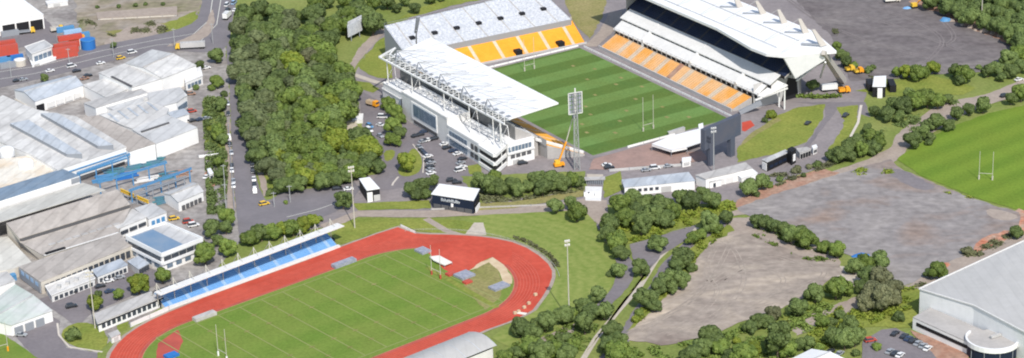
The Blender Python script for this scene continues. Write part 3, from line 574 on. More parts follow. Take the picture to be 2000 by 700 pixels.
for nm, s0, s1, t0, t1, z0, z1 in (('middle_tier', -57, 60, 54.0, 59.3, 8.0, 11.4), ('box_tier', -58, 63, 58.9, 64.9, 12.7, 16.0)):
    mb = MB(); slab(mb, [PF(s0, t0, z0), PF(s1, t0, z0), PF(s1, t1, z1), PF(s0, t1, z1)], 0.5); obj(nm, mb, 'concrete_pale', est)
for s in range(-56, 62, 4):
    obj('column', MB().box(PF(s, 54.35, 7.2), (0.5, 0.5, 2.4), -1.025), 'concrete', est); obj('column', MB().box(PF(s, 59.4, 11.4), (0.5, 0.5, 2.6), -1.025), 'concrete', est)
for s in (-32, 7, 43):
    mb = MB(); mb.prism([PF(s - .8, 54, 9.2), PF(s + .8, 54, 9.2), PF(s + .8, 64.6, 16.2), PF(s - .8, 64.6, 16.2)], 0.0); obj('divider_wall', mb, 'concrete_pale', est)
rake('upper_seating', est, PF(-60, 65, 16.2), PF(66, 65, 16.2), PF(-60, 81, 25.8), PF(66, 81, 25.8), 20, ['seat_navy', 'under_roof', 'seat_navy', 'concrete'], [12 * k for k in range(1, 11)], 1.2, base=False)
mb = MB(); wallq(mb, PF(-60, 81), PF(58, 81), 0, 26); wallq(mb, PF(57, 81), PF(57, 54), 0, 12); wallq(mb, PF(-60, 64), PF(-60, 82), 0, 25); obj('rear_wall', mb, 'grey_wall', est)
mb = MB(); mb.box(PF(-66, 76, 10), (6, 7, 20), -1.025); obj('stair_tower', mb, 'grey_wall', est)
ROOF = [PF(-74, 60.5, 28), PF(20, 60.5, 28), PF(38, 58.4, 27.8), PF(51, 56.8, 27.6), PF(62, 57.4, 27.6), PF(68, 61.8, 27.6), PF(78.2, 85, 27.6), PF(54, 91.5, 29), PF(-9, 91.5, 29), PF(-74, 91.5, 29)]
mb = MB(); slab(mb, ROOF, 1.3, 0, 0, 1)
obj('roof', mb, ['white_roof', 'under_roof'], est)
mb = MB()
for t in (65, 78): mb.bar(PF(-73, t, 28.35 + (t - 60) * .03), PF(60, t, 28.35 + (t - 60) * .03), 0.18, 0.25)
obj('roof_seam', mb, 'pale_roof', est)
for b, tp in (((1443, 18), (1432, -14)), ((1488, 31), (1477, 2)), ((1529, 49), (1520, 19)), ((1571, 68), (1561, 37)), ((1604, 91), (1588, 58)), ((1397, 0), (1388, -30))):
    p0 = at(*b, 28.3); p1 = at(tp[0], tp[1] - 0, 35.6)
    mb = MB(); side = (PF(1, 0) - PF(0, 0)); v = (PF(0, 1) - PF(0, 0))
    q = p0 + v * 3.2
    a1, a2 = p1 + v * 0.8, p1 - v * 0.8
    ring0 = [p0 - v * .6 - side * .35, p0 - v * .6 + side * .35, q + side * .35, q - side * .35]; top = [a2 - side * .4, a2 + side * .4, a1 + side * .4, a1 - side * .4]
    mb.add(ring0 + top, [(4, 5, 6, 7), (0, 1, 5, 4), (1, 2, 6, 5), (2, 3, 7, 6), (3, 0, 4, 7)]); f = obj('roof_fin', mb, 'fin_beige', est)
    mb = MB(); c = p0 - v * 6 - side * 7; mb.bar(Vector((c.x, c.y, 28.8)), Vector((*(p0 - side * .35).xy, 29.1)), 1.0, 0.7); obj('roof_duct', mb, 'steel_grey', est)
    mb = MB(); mb.tube(p1, p0 - v * 20 - side * 4 + Vector((0, 0, .3)), .09, n=5); obj('roof_stay', mb, 'pole_grey', f)
wa, wb, wc, wd = PF(68, 62.2, 27.2), at(1613, 103, 27.4), at(1611, 118, 23.5), PF(68.9, 69, 15)
mb = MB(); off = (PF(-1, 0) - PF(0, 0)) * 1.0
mb.add([wa, wb, wc, wd, wa + off, wb + off, wc + off, wd + off], [(0, 1, 2, 3), (7, 6, 5, 4), (0, 3, 7, 4), (3, 2, 6, 7), (2, 1, 5, 6), (1, 0, 4, 5)]); obj('end_wing', mb, 'white_roof', est)
mb = MB(); mb.bar(at(1608, 103, 28), at(1647, 160, 0), 1.9, 2.2, w2=3.0); obj('strut', mb, 'fin_beige', est)
mb = MB(); mb.bar(at(1612, 120, 22), at(1594, 128, 14), .7); mb.bar(at(1612, 122, 22), at(1602, 152, 6), .7); mb.bar(at(1594, 128, 14), at(1556, 158, 12), .7); obj('end_truss', mb, 'white_steel', est)
mb = MB(); mb.poly([PF(57.2, 70, 0), PF(57.2, 80, 0), PF(57.2, 79, 9), PF(57.2, 74, 11)]); obj('archway', mb, 'black_and_shade', est)
mb = MB(); slab(mb, [PF(57, 65, 14.8), PF(66, 65, 15.6), PF(66, 81, 24.5), PF(57, 81, 24.5)], .5); obj('end_soffit', mb, 'concrete', est)
mb = MB(); slab(mb, [PF(60, 54, 7.6), PF(63, 55, 7.6), PF(67, 66, 12), PF(61, 64.5, 13)], .5); mb.bar(PF(61, 52, 6), PF(67, 66, 10.5), .4, .8); obj('end_ramp', mb, 'concrete_pale', est)
mb = MB(); mb.bar(PF(58.5, 45, .8), PF(63, 54, 5), 1.0, 2.2); obj('ramp_wall', mb, 'steel_grey', est)
for s in (62, 66): 
    mb = MB(); mb.tube(PF(s, 65, 0), PF(s, 65, 12.5), .4); obj('pillar', mb, 'white_steel', est)

# --- west stand with its truss roof and the club building behind it
wst = thing('trussed_grandstand', 'grandstand with large flat white roof hung from tripod masts and a long white truss', 'grandstand', PF(0, -58, 0))
rake('lower_seating', wst, PF(59.0, -40.5, 1), PF(-58, -40.5, 1), PF(52.0, -55.5, 6.6), PF(-58, -55.5, 6.6), 18, ['seat_orange', 'seat_salmon', 'seat_orange', 'concrete'], [8, 21, 34, 47, 60, 73, 86, 99], 1.4)
rake('upper_seating', wst, PF(46, -56.5, 9.2), PF(-56, -56.5, 9.2), PF(46, -68, 16), PF(-56, -68, 16), 14, ['seat_speckle', 'concrete', 'concrete', 'concrete'], [12 * k for k in range(1, 8)], 1.2)
mb = MB(); wallq(mb, PF(52, -55.8), PF(-56, -55.8), 6, 9.2); wallq(mb, PF(46, -68), PF(-56, -68), 0, 17); obj('rear_wall', mb, 'grey_wall', wst)
mb = MB(); slab(mb, [PF(58, -40.2, 2.2), PF(58.5, -41, 2.2), PF(46.5, -58, 8.6), PF(46.0, -57, 8.6)], 1.0); obj('parapet', mb, 'concrete_pale', wst)
WR = [PF(-64.6, -45.6, 22.6), PF(46.4, -45.4, 22.6), PF(47.3, -72.5, 21.4), PF(-57.2, -70.2, 21.4)]
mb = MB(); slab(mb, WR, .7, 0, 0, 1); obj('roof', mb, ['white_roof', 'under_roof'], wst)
mb = MB()
for k in range(1, 14):
    s = lerp(-62, 46, k / 14.0); mb.bar(PF(s, -45.8, 22.68), PF(s, -71, 21.5), .14, .12)
obj('roof_seam', mb, 'pale_roof', wst)
mb = MB()
for k in range(20):
    s = lerp(-53, 45, k / 19); slab(mb, [PF(s - 1.1, -72.3, 21.62), PF(s + 1.1, -72.3, 21.62), PF(s + 1.1, -69.6, 21.75), PF(s - 1.1, -69.6, 21.75)], .05)
obj('dark_roof_strip', mb, 'steel_grey', wst)  # grey plates put in for the dark gaps between roof edge and truss
zt = 22.0
a, b = PF(-56.5, -78.4, zt), PF(53, -77.6, zt); a2, b2 = PF(-56.5, -74.2, zt - 2.6), PF(50, -74.2, zt - 2.6); a3, b3 = PF(-57, -72.4, zt), PF(50, -72.8, zt)
mb = MB(); mb.bar(a, b, .7, .7); mb.bar(a2, b2, .35); mb.bar(a3, b3, .45); mb.bar(a, PF(-63, -66, zt), .7); mb.bar(PF(-63, -66, zt), a3, .5); obj('main_truss', mb, 'white_steel', wst)
mb = MB(); n = 22
for k in range(n):
    f0, f1 = k / n, (k + .5) / n
    mb.bar(lerp(a, b, f0), lerp(a2, b2, f1), .22); mb.bar(lerp(a, b, f0 + 1 / n), lerp(a2, b2, f1), .22); mb.bar(lerp(a3, b3, f0), lerp(a2, b2, f1), .22); mb.bar(lerp(a, b, f0), lerp(a3, b3, f0), .22); mb.bar(lerp(a, b, f0), lerp(a3, b3, f0 + 1 / n), .16)
obj('truss_web', mb, 'white_steel', wst)
for s in (-42.5, -23.0, -3.0, 17.0, 37.3):
    ap = PF(s, -76.3, 28.6)
    mb = MB(); mb.tube(PF(s - 4.4, -75.6, 22.2), ap, .26, .2, 6); mb.tube(PF(s + 1.0, -78.0, 22.2), ap, .26, .2, 6); mb.tube(PF(s, -72.3, 21.6), ap, .2, .2, 6); m_ = obj('mast', mb, 'steel_grey', wst)
    mb = MB()
    for ds, t in ((-9, -56), (9, -56), (0, -50), (-8, -64), (8, -64)): mb.tube(ap, PF(s + ds, t, 22.15), .11, n=5)
    obj('stay', mb, 'pole_grey', m_)
for s in (-50, -27, 2, 24, 44, 50):
    mb = MB(); mb.bar(PF(s, -77.8, 0 if s in (50,) else 8.5), PF(s, -78, zt), .36); mb.bar(PF(s - 5, -76, 10), PF(s, -74.2, zt - 2.6), .2); mb.bar(PF(s + 5, -76, 10), PF(s, -74.2, zt - 2.6), .2); obj('post', mb, 'white_steel', wst)

def bldg(name, label, cat, roofpx, z, wall='white_wall', roof='white_roof', parapet=0.0, over=0.25, world=None, group=None, zb=0.0):
    """flat or single-slope roofed building from the corners of its roof; z one height or one per corner"""
    n = len(world or roofpx); zs = z if isinstance(z, (list, tuple)) else [z] * n
    pts = world or [at(p[0], p[1], zz) for p, zz in zip(roofpx, zs)]
    c = sum(pts, Vector()) / n
    t = thing(name, label, cat, (c.x, c.y, 0), group) if isinstance(name, str) else name
    inn = [p + (Vector((c.x, c.y, p.z)) - p).normalized() * over for p in pts]
    mb = MB(); mb.prism([Vector((p.x, p.y, p.z - .25)) for p in inn], zb, cap=False); obj('wall', mb, wall, t)
    mb = MB(); slab(mb, [Vector((p.x, p.y, p.z)) for p in pts], .3); obj('roof', mb, roof, t)
    if parapet:
        mb = MB()
        for i in range(n):
            p, q = pts[i], pts[(i + 1) % n]; mb.bar(p + Vector((0, 0, parapet / 2)), q + Vector((0, 0, parapet / 2)), .3, parapet)
        obj('parapet', mb, wall, t)
    return t, pts
def band(root, a, b, z0, z1, m='window_glass', out=0.06, name='window', f0=0.03, f1=0.97, n=1, gap=0.25):
    """window strip (n panes, each its own part) on the wall from a to b, set proud on the side facing away from the building"""
    c = loc_of(root); d = b - a; nn = Vector((d.y, -d.x, 0)).normalized()
    if nn.dot(Vector(((a.x + b.x) / 2 - c.x, (a.y + b.y) / 2 - c.y, 0))) < 0: nn = -nn
    for i in range(n):
        u0 = lerp(f0, f1, (i + gap / 2) / n) if n > 1 else f0; u1 = lerp(f0, f1, (i + 1 - gap / 2) / n) if n > 1 else f1
        p, q = a + d * u0, a + d * u1
        mb = MB(); w = [Vector((*p.xy, z0)) + nn * out, Vector((*q.xy, z0)) + nn * out, Vector((*q.xy, z1)) + nn * out, Vector((*p.xy, z1)) + nn * out]
        w2 = [v - nn * (out + .15) for v in w]
        mb.add(w + w2, [(0, 1, 2, 3), (0, 4, 5, 1), (1, 5, 6, 2), (2, 6, 7, 3), (3, 7, 4, 0)]); obj(name, mb, m, root)
# club building: low wing, tall glazed block, terrace block, curved balcony end
wb, pts = bldg('club_building', 'long white club building with glazed front and curved balcony end behind the trussed stand', 'building', [(746, 174), (771, 162), (786, 176), (783, 196)], 6.5, 'white_wall', 'white_roof', .6)
def block(px, z, wall='white_wall', par=.6):
    p = [at(x, y, z) for x, y in px]; bldg(wb, None, None, None, 0, wall, 'white_roof', par, .05, world=p); return p
def blockw(z, quad, wall='white_wall', par=.6):
    p = [PF(s_, t_, z) for s_, t_ in quad]; bldg(wb, None, None, None, 0, wall, 'white_roof', par, .05, world=p); return p
p = blockw(12.3, [(-31.7, -81.1), (10.6, -81.8), (10.6, -70), (-31.7, -70)], 'concrete_pale', .8)
band(wb, p[0], p[1], 2.5, 11.0, 'white_wall', .3, 'window_frame', .22, .78)
band(wb, p[0], p[1], 4.6, 10.2, 'glass_blue', .5, 'window', .27, .77, 4, .08)
band(wb, p[0], p[1], 1.0, 2.6, 'under_roof', .35, 'window', .27, .77)
p = blockw(9.0, [(10.8, -81.9), (39.7, -82.6), (38.5, -69.5), (10.8, -69.5)], 'white_wall', .9)
band(wb, p[0], p[1], 5.6, 7.6, 'glass_blue', .25, 'window', .06, .62, 6, .2); band(wb, p[0], p[1], 1.2, 3.6, 'glass_blue', .25, 'window', .06, .62, 6, .2); band(wb, p[0], p[1], 4.2, 5.0, 'concrete_pale', .5, 'ledge', .0, 1)
band(wb, p[0], p[1], 5.2, 7.8, 'under_roof', .3, 'window', .72, .95, 2, .35); band(wb, p[0], p[1], 1.4, 3.6, 'under_roof', .3, 'window', .70, .95, 2, .3)
p = blockw(9.4, [(-55, -78), (-31.9, -78), (-31.9, -70), (-55, -70)], 'white_wall', .5)
p = block([(960, 262), (990, 284), (1043, 270), (1018, 250)], 10.0, 'white_wall', .7)
band(wb, p[1], p[2], 6.4, 8.6, 'glass_blue', .2, 'window', .04, .9, 7, .2); band(wb, p[1], p[2], 3.2, 4.8, 'under_roof', .2, 'window', .1, .9, 4, .25); band(wb, p[1], p[2], .2, 2.2, 'grey_wall', .25, 'door', .2, .42)
band(wb, p[1], p[2], 5.2, 5.9, 'concrete_pale', .5, 'ledge', 0, 1)
p = block([(938, 284), (966, 302), (986, 284), (960, 264)], 9.4, 'concrete_pale', .3)
band(wb, p[0], p[1], 6.0, 8.0, 'black_and_shade', .3, 'balcony_recess', 0, 1); band(wb, p[1], p[2], 6.0, 8.0, 'black_and_shade', .3, 'balcony_recess', 0, 1)
band(wb, p[0], p[1], 2.0, 4.2, 'black_and_shade', .3, 'balcony_recess', 0, 1); band(wb, p[1], p[2], 2.0, 4.2, 'black_and_shade', .3, 'balcony_recess', 0, 1)
for z in (4.3, 8.3, .4):
    band(wb, p[0], p[1], z, z + 1.5, 'white_wall', 1.0, 'balcony', -.04, 1.03); band(wb, p[1], p[2], z, z + 1.5, 'white_wall', 1.0, 'balcony', -.03, 1.02)
mb = MB(); mb.box(PF(30, -66, 10.6), (9, 7, 2.2), -1.02); obj('plant_room', mb, 'grey_wall', wb)
for s in (-22, -16, -9, -2): obj('roof_plant', MB().box(PF(s, -73, 12.9), (2.2, 1.6, 1.2), -1.02), 'concrete_pale', wb)

# --- goal posts
def goal(label, p, dirv, h, hb=3.0, pad='seat_orange', m='pole_cream', group=None):
    t = thing('goal_posts', label, 'goal posts', p, group)
    for s in (-2.8, 2.8):
        q = p + dirv * s; mb = MB(); mb.tube(q, q + Vector((0, 0, h)), .13, .1, 8); obj('upright', mb, m, t)
        mb = MB(); mb.tube(q, q + Vector((0, 0, 2.0)), .36, .36, 8); obj('pad', mb, pad, t)
    mb = MB(); mb.tube(p - dirv * 2.8 + Vector((0, 0, hb)), p + dirv * 2.8 + Vector((0, 0, hb)), .1, n=6); obj('crossbar', mb, m, t)
vp = PF(0, 1) - PF(0, 0); vt = TF(0, 1) - TF(0, 0)
goal('tall cream goal posts at the near end of the striped pitch', PF(50, 0), vp, 16.5, pad='pole_cream')
goal('cream goal posts at the far end of the striped pitch before the orange seats', PF(-50, 0), vp, 16.5, pad='pole_cream')
goal('goal posts with red pads beside the white tarpaulin inside the running track', at(852, 542), vt, 13, pad='red_paint')
goal('goal posts inside the running track at the cut-off near end of the infield', at(435, 701), vt, 13, pad='white_wall')
goal('goal posts on the bright green training field at the right', at(1925, 352), Vector((1, -.25, 0)).normalized(), 13, pad='pole_cream')
goal('single pale goal frame on the small green field in the lower left corner', at(2, 690), Vector((1, .6, 0)).normalized(), 12, pad='orange_paint')

# --- floodlights
def lattice(label, px, h, wb_, headw, headh, panels=True):
    p = at(*px); t = thing('floodlight_tower', label, 'floodlight', p)
    mb = MB(); legs = [Vector((x * wb_, y * wb_, 0)) for x, y in ((-1, -1), (1, -1), (1, 1), (-1, 1))]
    for l in legs: mb.bar(p + l, p + l * .45 + Vector((0, 0, h)), .28)
    obj('leg_frame', mb, 'pole_grey', t)
    mb = MB(); n = 10
    for i in range(n):
        z0, z1 = h * i / n, h * (i + 1) / n; k0, k1 = 1 - .55 * i / n, 1 - .55 * (i + 1) / n
        for j in range(4):
            a, b = legs[j], legs[(j + 1) % 4]
            mb.bar(p + a * k0 + Vector((0, 0, z0)), p + b * k1 + Vector((0, 0, z1)), .13); mb.bar(p + b * k0 + Vector((0, 0, z0)), p + a * k1 + Vector((0, 0, z1)), .13); mb.bar(p + a * k1 + Vector((0, 0, z1)), p + b * k1 + Vector((0, 0, z1)), .13)
    obj('bracing', mb, 'pole_grey', t)
    fx = (PF(-1, .7) - PF(0, 0)); fx = Vector((1, .35, 0)).normalized(); hd = obj('head_frame', MB().bar(p + fx * -headw / 2 + Vector((0, 0, h - headh)), p + fx * headw / 2 + Vector((0, 0, h - headh)), .3).bar(p + fx * -headw / 2 + Vector((0, 0, h)), p + fx * headw / 2 + Vector((0, 0, h)), .3).bar(p + fx * -headw / 2 + Vector((0, 0, h - headh)), p + fx * -headw / 2 + Vector((0, 0, h)), .35).bar(p + fx * headw / 2 + Vector((0, 0, h - headh)), p + fx * headw / 2 + Vector((0, 0, h)), .35).bar(p + Vector((0, 0, h - headh)), p + Vector((0, 0, h + 2)), .5), 'concrete_pale', t)
    off = Vector((-fx.y, fx.x, 0)) * .6
    for i in range(4):
        for j in range(5):
            c = p + fx * (headw * (-.37 + .245 * i)) + Vector((0, 0, h - headh * (.9 - .2 * j))) + off
            mb = MB(); mb.box(c, (headw * .18, .6, headh * .15), math.atan2(fx.y, fx.x)); obj('lamp', mb, 'mat_grey', hd)
    return t
lattice('grey lattice floodlight tower with square lamp frame at the striped pitch corner', (1127, 331), 35.5, 1.2, 6.2, 9.6)
def mast(label, px, h, head=2.4, lamps=3, m='pole_cream', r=.27, group=None):
    p = at(*px); t = thing('floodlight_mast', label, 'floodlight', p, group)
    mb = MB(); mb.tube(p, p + Vector((0, 0, h)), r, r * .55, 10); obj('pole', mb, m, t)
    fx = Vector((1, .3, 0)).normalized()
    mb = MB(); mb.bar(p + fx * -head / 2 + Vector((0, 0, h)), p + fx * head / 2 + Vector((0, 0, h)), .25, .5); mb.bar(p + fx * -head / 2 + Vector((0, 0, h - 1.6)), p + fx * head / 2 + Vector((0, 0, h - 1.6)), .25, .4); a = obj('crossarm', mb, m, t)
    for i in range(lamps):
        for zz in (0, -1.6):
            mb = MB(); mb.box(p + fx * (head * (-.4 + .8 * i / max(1, lamps - 1))) + Vector((0, .35, h + zz)), (.6, .6, .8)); obj('lamp', mb, 'concrete_pale', a)
    return t
mast('white floodlight pole on the grass bank outside the bend of the running track', (1112, 626), 32.5, 1.8, m='pole_cream')
mast('cream floodlight pole at the far end of the blue-seated stand', (693, 446), 27)
mast('cream floodlight pole beside the low pavilion at the lower left', (186, 642), 23.5, 3.0)
mast('grey floodlight pole in front of the big screen', (1394, 338), 20.5, 2.2, m='pole_grey')
mast('pale pole among the dark trees in the upper right corner', (1917, 42), 26, 1.4, m='pole_cream')
# leaning dark mast behind the left end of the trussed roof
p = at(812, 103, 8); p.z = 0
t = thing('floodlight_mast', 'dark leaning floodlight mast with slanted lamp panel behind the left end of the trussed roof', 'floodlight', p)
mb = MB(); mb.tube(p, at(813, 60, 26), .35, .3, 8); obj('pole', mb, 'steel_grey', t)
mb = MB(); mb.bar(at(812, 64, 24), at(817, 33, 34), 1.4, .5, w2=1.8); obj('lamp_panel', mb, 'steel_grey', t)

# --- screen, marquee, gatehouses, sheds south of the pitch
t = thing('video_screen', 'big dark grey video screen seen from behind on two square legs', 'screen', at(1408, 316))
l0, l1 = at(1388, 323), at(1428, 305); d = (l1 - l0).normalized(); s0 = l0 - d * 5.0; s1 = l1 + d * 5.6; nb_ = Vector((-d.y, d.x, 0))
mb = MB(); mb.prism([Vector((*v.xy, 18.0)) for v in (s0 - nb_ * .9, s1 - nb_ * .9, s1 + nb_ * 1.4, s0 + nb_ * 1.4)], 8.6, bottom=True); obj('cabinet', mb, 'screen_back', t)
mb = MB(); mb.prism([Vector((*v.xy, 17.5)) for v in (s0 + nb_ * 1.42 + d * .6, s1 + nb_ * 1.42 - d * .6, s1 + nb_ * 1.6 - d * .6, s0 + nb_ * 1.6 + d * .6)], 9.1, bottom=True); obj('display', mb, 'black_and_shade', t)
for l in (l0, l1):
    mb = MB(); mb.box((l.x, l.y, 4.4), (3.0, 2.0, 8.8), math.atan2(d.y, d.x)); obj('leg', mb, 'screen_back', t)
mq = thing('marquee', 'long white flat-topped marquee between the near dead-ball line and the big screen', 'tent', at(1325, 285))
mp = [at(x, y, 3.6) for x, y in ((1273, 281), (1307, 267), (1342, 257), (1371, 250), (1372, 277), (1342, 287), (1311, 293))]
mb = MB(); slab(mb, mp, .35); obj('canopy', mb, 'white_roof', mq)
mb = MB(); wallq(mb, mp[0], mp[6], 2.4, 3.4); wallq(mb, mp[6], mp[5], 2.4, 3.4); obj('side_panel', mb, 'white_wall', mq)
for i in (0, 1, 2, 4, 5, 6):
    q = mp[i]; mb = MB(); mb.tube(Vector((*q.xy, 0)) * 1, q, .12, n=6); obj('post', mb, 'steel_grey', mq)
for x, y in ((1306, 300), (1314, 299)):
    q = at(x, y); t = tag(obj('banner', MB().box((q.x, q.y, 1.8), (1.7, .3, 3.4), .4), 'black_and_shade', None, (q.x, q.y, 0)), 'small dark standing banner at the corner of the white marquee, ' + ('nearer the goal' if x < 1310 else 'nearer the big screen'), 'banner')
t, p = bldg('kiosk', 'small white kiosk on the brick plaza left of the big screen legs', 'kiosk', [(1332, 308), (1350, 306), (1350, 313), (1332, 316)], 2.8)
band(t, p[3], p[2], .8, 2.0, 'grey_wall', .08, 'hatch', .2, .8)
t, p = bldg('kiosk', 'small white kiosk behind the top corner of the marquee next to the screen', 'kiosk', [(1364, 243), (1373, 240), (1374, 249), (1365, 253)], 3.2)
band(t, p[3], p[2], .8, 2.0, 'grey_wall', .08, 'hatch', .2, .8)
t = thing('team_bench', 'grey covered bench on the grass edge above the white marquee', 'bench', at(1322, 263))
q0, q1 = at(1306, 268), at(1338, 258); mb = MB(); slab(mb, [Vector((*v.xy, z)) for v, z in ((q0, 2.3), (q1, 2.3), (q1 + Vector((-.6, 1.8, 0)), 2.0), (q0 + Vector((-.6, 1.8, 0)), 2.0))], .15); obj('roof', mb, 'pale_roof', t)
mb = MB(); mb.bar(q0 + Vector((0, 0, 1.1)), q1 + Vector((0, 0, 1.1)), .15, 2.1); obj('back_panel', mb, 'grey_wall', t)
# gatehouse of the plaza entrance
t = thing('entrance_gate', 'pale paved entrance gate with a dark row of turnstiles above its white steps', 'gate', at(1160, 370))
mb = MB(); mb.prism([at(1146, 340, .5), at(1178, 341, .5), at(1178, 352, .5), at(1146, 351, .5)], 0); obj('upper_apron', mb, 'path_concrete', t)
mb = MB(); mb.prism([at(1143, 364, .45), at(1176, 365, .45), at(1174, 392, .45), at(1143, 391, .45)], 0); obj('lower_apron', mb, 'concrete_pale', t)
mb = MB()
for k in range(9): q = lerp(at(1146, 359), at(1177, 360), k / 8); mb.box((q.x, q.y, 1.1), (.45, 2.4, 2.2))
obj('turnstile_row', mb, 'steel_grey', t)
mb = MB(); q = lerp(at(1146, 359), at(1177, 360), .5); mb.box((q.x, q.y, 2.5), (9.0, 3.2, .3)); obj('canopy', mb, 'grey_roof', t)
for x in (1154, 1168, 1146):
    q = at(x, 384); mb = MB(); mb.box((q.x, q.y, .9), (2.4, 1.6, 1.6)); obj('planter', mb, 'white_wall', t)
# white long buildings beside it
t, p = bldg('long_hall', 'long white single-storey hall with grey roof beside the paved entrance gate', 'building', [(1214, 351), (1345, 336), (1358, 353), (1219, 366)], 4.2, 'white_wall', 'blue_grey_roof')
band(t, p[3], p[2], 1.6, 2.9, 'window_glass', .1, 'window', .1, .5, 5, .4); band(t, p[3], p[2], .2, 2.8, 'grey_wall', .12, 'door', .52, .66); band(t, p[0], p[3], 1.0, 2.8, 'window_glass', .1, 'window', .2, .8)
t, p = bldg('long_hall', 'long white hall with grey roof and loading bays in front of the big screen', 'building', [(1358, 342), (1456, 317), (1470, 329), (1378, 350)], 4.6, 'white_wall', 'grey_roof')
band(t, p[3], p[2], .2, 3.0, 'concrete_pale', .12, 'roller_door', .06, .6, 3, .2); band(t, p[3], p[2], 1.4, 2.6, 'window_glass', .1, 'window', .7, .95, 2, .3)
t, p = bldg('lean_to', 'small white lean-to shed at the right end of the loading-bay hall', 'shed', [(1438, 340), (1470, 330), (1480, 338), (1448, 348)], 3.0)
band(t, p[3], p[2], .3, 2.0, 'window_glass', .1, 'door', .3, .6)
t, p = bldg('lean_to', 'small pale blue-white shed against the front of the loading-bay hall', 'shed', [(1383, 350), (1406, 345), (1410, 351), (1386, 356)], 3.0, 'white_wall', 'pale_roof')
band(t, p[3], p[2], .3, 2.0, 'window_glass', .1, 'door', .3, .5)
t, p = bldg('ticket_block', 'long black ticket block with thin pale roof strip and white end panel', 'building', [(1488, 312), (1534, 292), (1541, 297), (1498, 317)], 4.6, 'black_and_shade', 'pale_roof')
band(t, p[0], p[3], .4, 3.8, 'white_wall', .15, 'end_panel', .1, .9); band(t, p[3], p[2], 1.2, 2.4, 'navy', .15, 'hatch', .1, .9, 4, .2)
t, p = bldg('gate_tower', 'square black gate tower between the black ticket block and the turnstile canopy', 'building', [(1537, 291), (1547, 286), (1556, 291), (1546, 297)], 6.5, 'black_and_shade', 'black_and_shade')
band(t, p[3], p[2], 1.5, 4.6, 'white_wall', .12, 'sign_panel', .35, .75)
t, p = bldg('turnstile_canopy', 'low grey turnstile canopy right of the black gate tower', 'canopy', [(1554, 290), (1576, 287), (1585, 291), (1562, 299)], 3.2, 'grey_wall', 'grey_roof')
band(t, p[3], p[2], .3, 2.3, 'black_and_shade', .1, 'opening', .05, .95, 4, .25)
t, p = bldg('kiosk', 'white kiosk at the end of the avenue right of the turnstile canopy', 'kiosk', [(1585, 285), (1594, 282), (1597, 287), (1588, 291)], 3.0)
band(t, p[3], p[2], .8, 2.0, 'under_roof', .1, 'hatch', .2, .8)
# navy ticket building with pale lettering
t, p = bldg('navy_ticket_building', 'navy blue entrance building with white roof and pale lettering above the running track', 'building', [(858, 359), (937, 369), (925, 392), (842, 379)], 6.3, 'navy', 'white_roof', 0, .35)
d = (p[2] - p[3]); nn = Vector((d.y, -d.x, 0)).normalized()
lt = MB(); rnd = random.Random(3); u = .24
while u < .66:
    w = rnd.uniform(.012, .022); a = p[3] + d * u + nn * .1; b = p[3] + d * (u + w) + nn * .1
    zc = 4.3; hh = rnd.choice((.55, .75, .95))
    lt.bar(Vector((*a.xy, zc - .5)), Vector((*a.xy, zc - .5 + hh * 1.5)), .28, .12); lt.bar(Vector((*a.xy, zc - .5 + hh * rnd.uniform(.3, 1.3))), Vector((*b.xy, zc - .5 + hh * rnd.uniform(.3, 1.3))), .12, .26)
    u += w + .012
obj('lettering', lt, 'blue_grey_roof', t)
q = p[3] + d * .49 + nn * .15; mb = MB(); mb.tube(Vector((*q.xy, 2.0)), Vector((*q.xy, 3.3)), .55, n=10); obj('emblem', mb, 'white_wall', t)
band(t, p[3], p[2], .1, 2.0, 'under_roof', .12, 'opening', .04, .96, 5, .1); band(t, p[2], p[1], 0.1, 4.0, 'black_and_shade', .1, 'shutter', .1, .9)
mb = MB(); e = p[2] + (p[1] - p[2]) * .1; mb.bar(Vector((*e.xy, 1.2)) + d.normalized() * .5, Vector((*(e + (p[1] - p[2]) * .5).xy, 1.2)) + d.normalized() * .9, .3, 2.4); obj('side_wall', mb, 'white_wall', t)
t, p = bldg('gate_pavilion', 'black and white gate pavilion with sloping white roof beside the access road', 'building', [(701, 349), (722, 346), (742, 368), (716, 372)], 5.6, 'black_and_shade', 'white_roof')
band(t, p[3], p[2], .1, 4.4, 'white_wall', .2, 'panel', .02, .42); band(t, p[3], p[2], .1, 2.8, 'grey_wall', .2, 'door', .5, .98)
t, p = bldg('gate_pavilion', 'small black gate pavilion with square white roof on the eastern avenue', 'building', [(1707, 149), (1731, 148), (1730, 169), (1704, 169)], 5.5, 'black_and_shade', 'white_roof')
band(t, p[3], p[2], .1, 4.6, 'white_wall', 1.2, 'porch', .38, .75); q = p[0] + (p[0] - p[1]).normalized() * 2; mb = MB(); mb.box((q.x, q.y - 2, 1.8), (3, 8, 3.6)); obj('side_booth', mb, 'black_and_shade', t); q = p[1] + (p[1] - p[0]).normalized() * 2; mb = MB(); mb.box((q.x, q.y - 4, 1.8), (3, 9, 3.6)); obj('side_booth', mb, 'black_and_shade', t)
# scoreboard on the edge of the wood
t = thing('billboard', 'pale slatted billboard standing at the edge of the wood left of the far stand', 'billboard', at(695, 84))
b0, b1 = at(681, 84), at(708, 70); mb = MB(); n_ = (b1 - b0).normalized(); 
mb.bar(Vector((*b0.xy, 6.2)), Vector((*b1.xy, 6.2)), .5, 6.5); obj('panel', mb, 'seat_speckle', t)
for q in (lerp(b0, b1, .2), lerp(b0, b1, .8)): mb = MB(); mb.tube(Vector((*q.xy, 0)), Vector((*q.xy, 8)), .25, n=6); obj('post', mb, 'steel_grey', t)
mb = MB(); mb.prism([Vector((*(v + Vector((0, o_, 0))).xy, 10)) for v, o_ in ((b0, .3), (b1, .3), (b1, 3.5), (b0, 3.5))], 9.2); obj('top_box', mb, 'pale_roof', t)
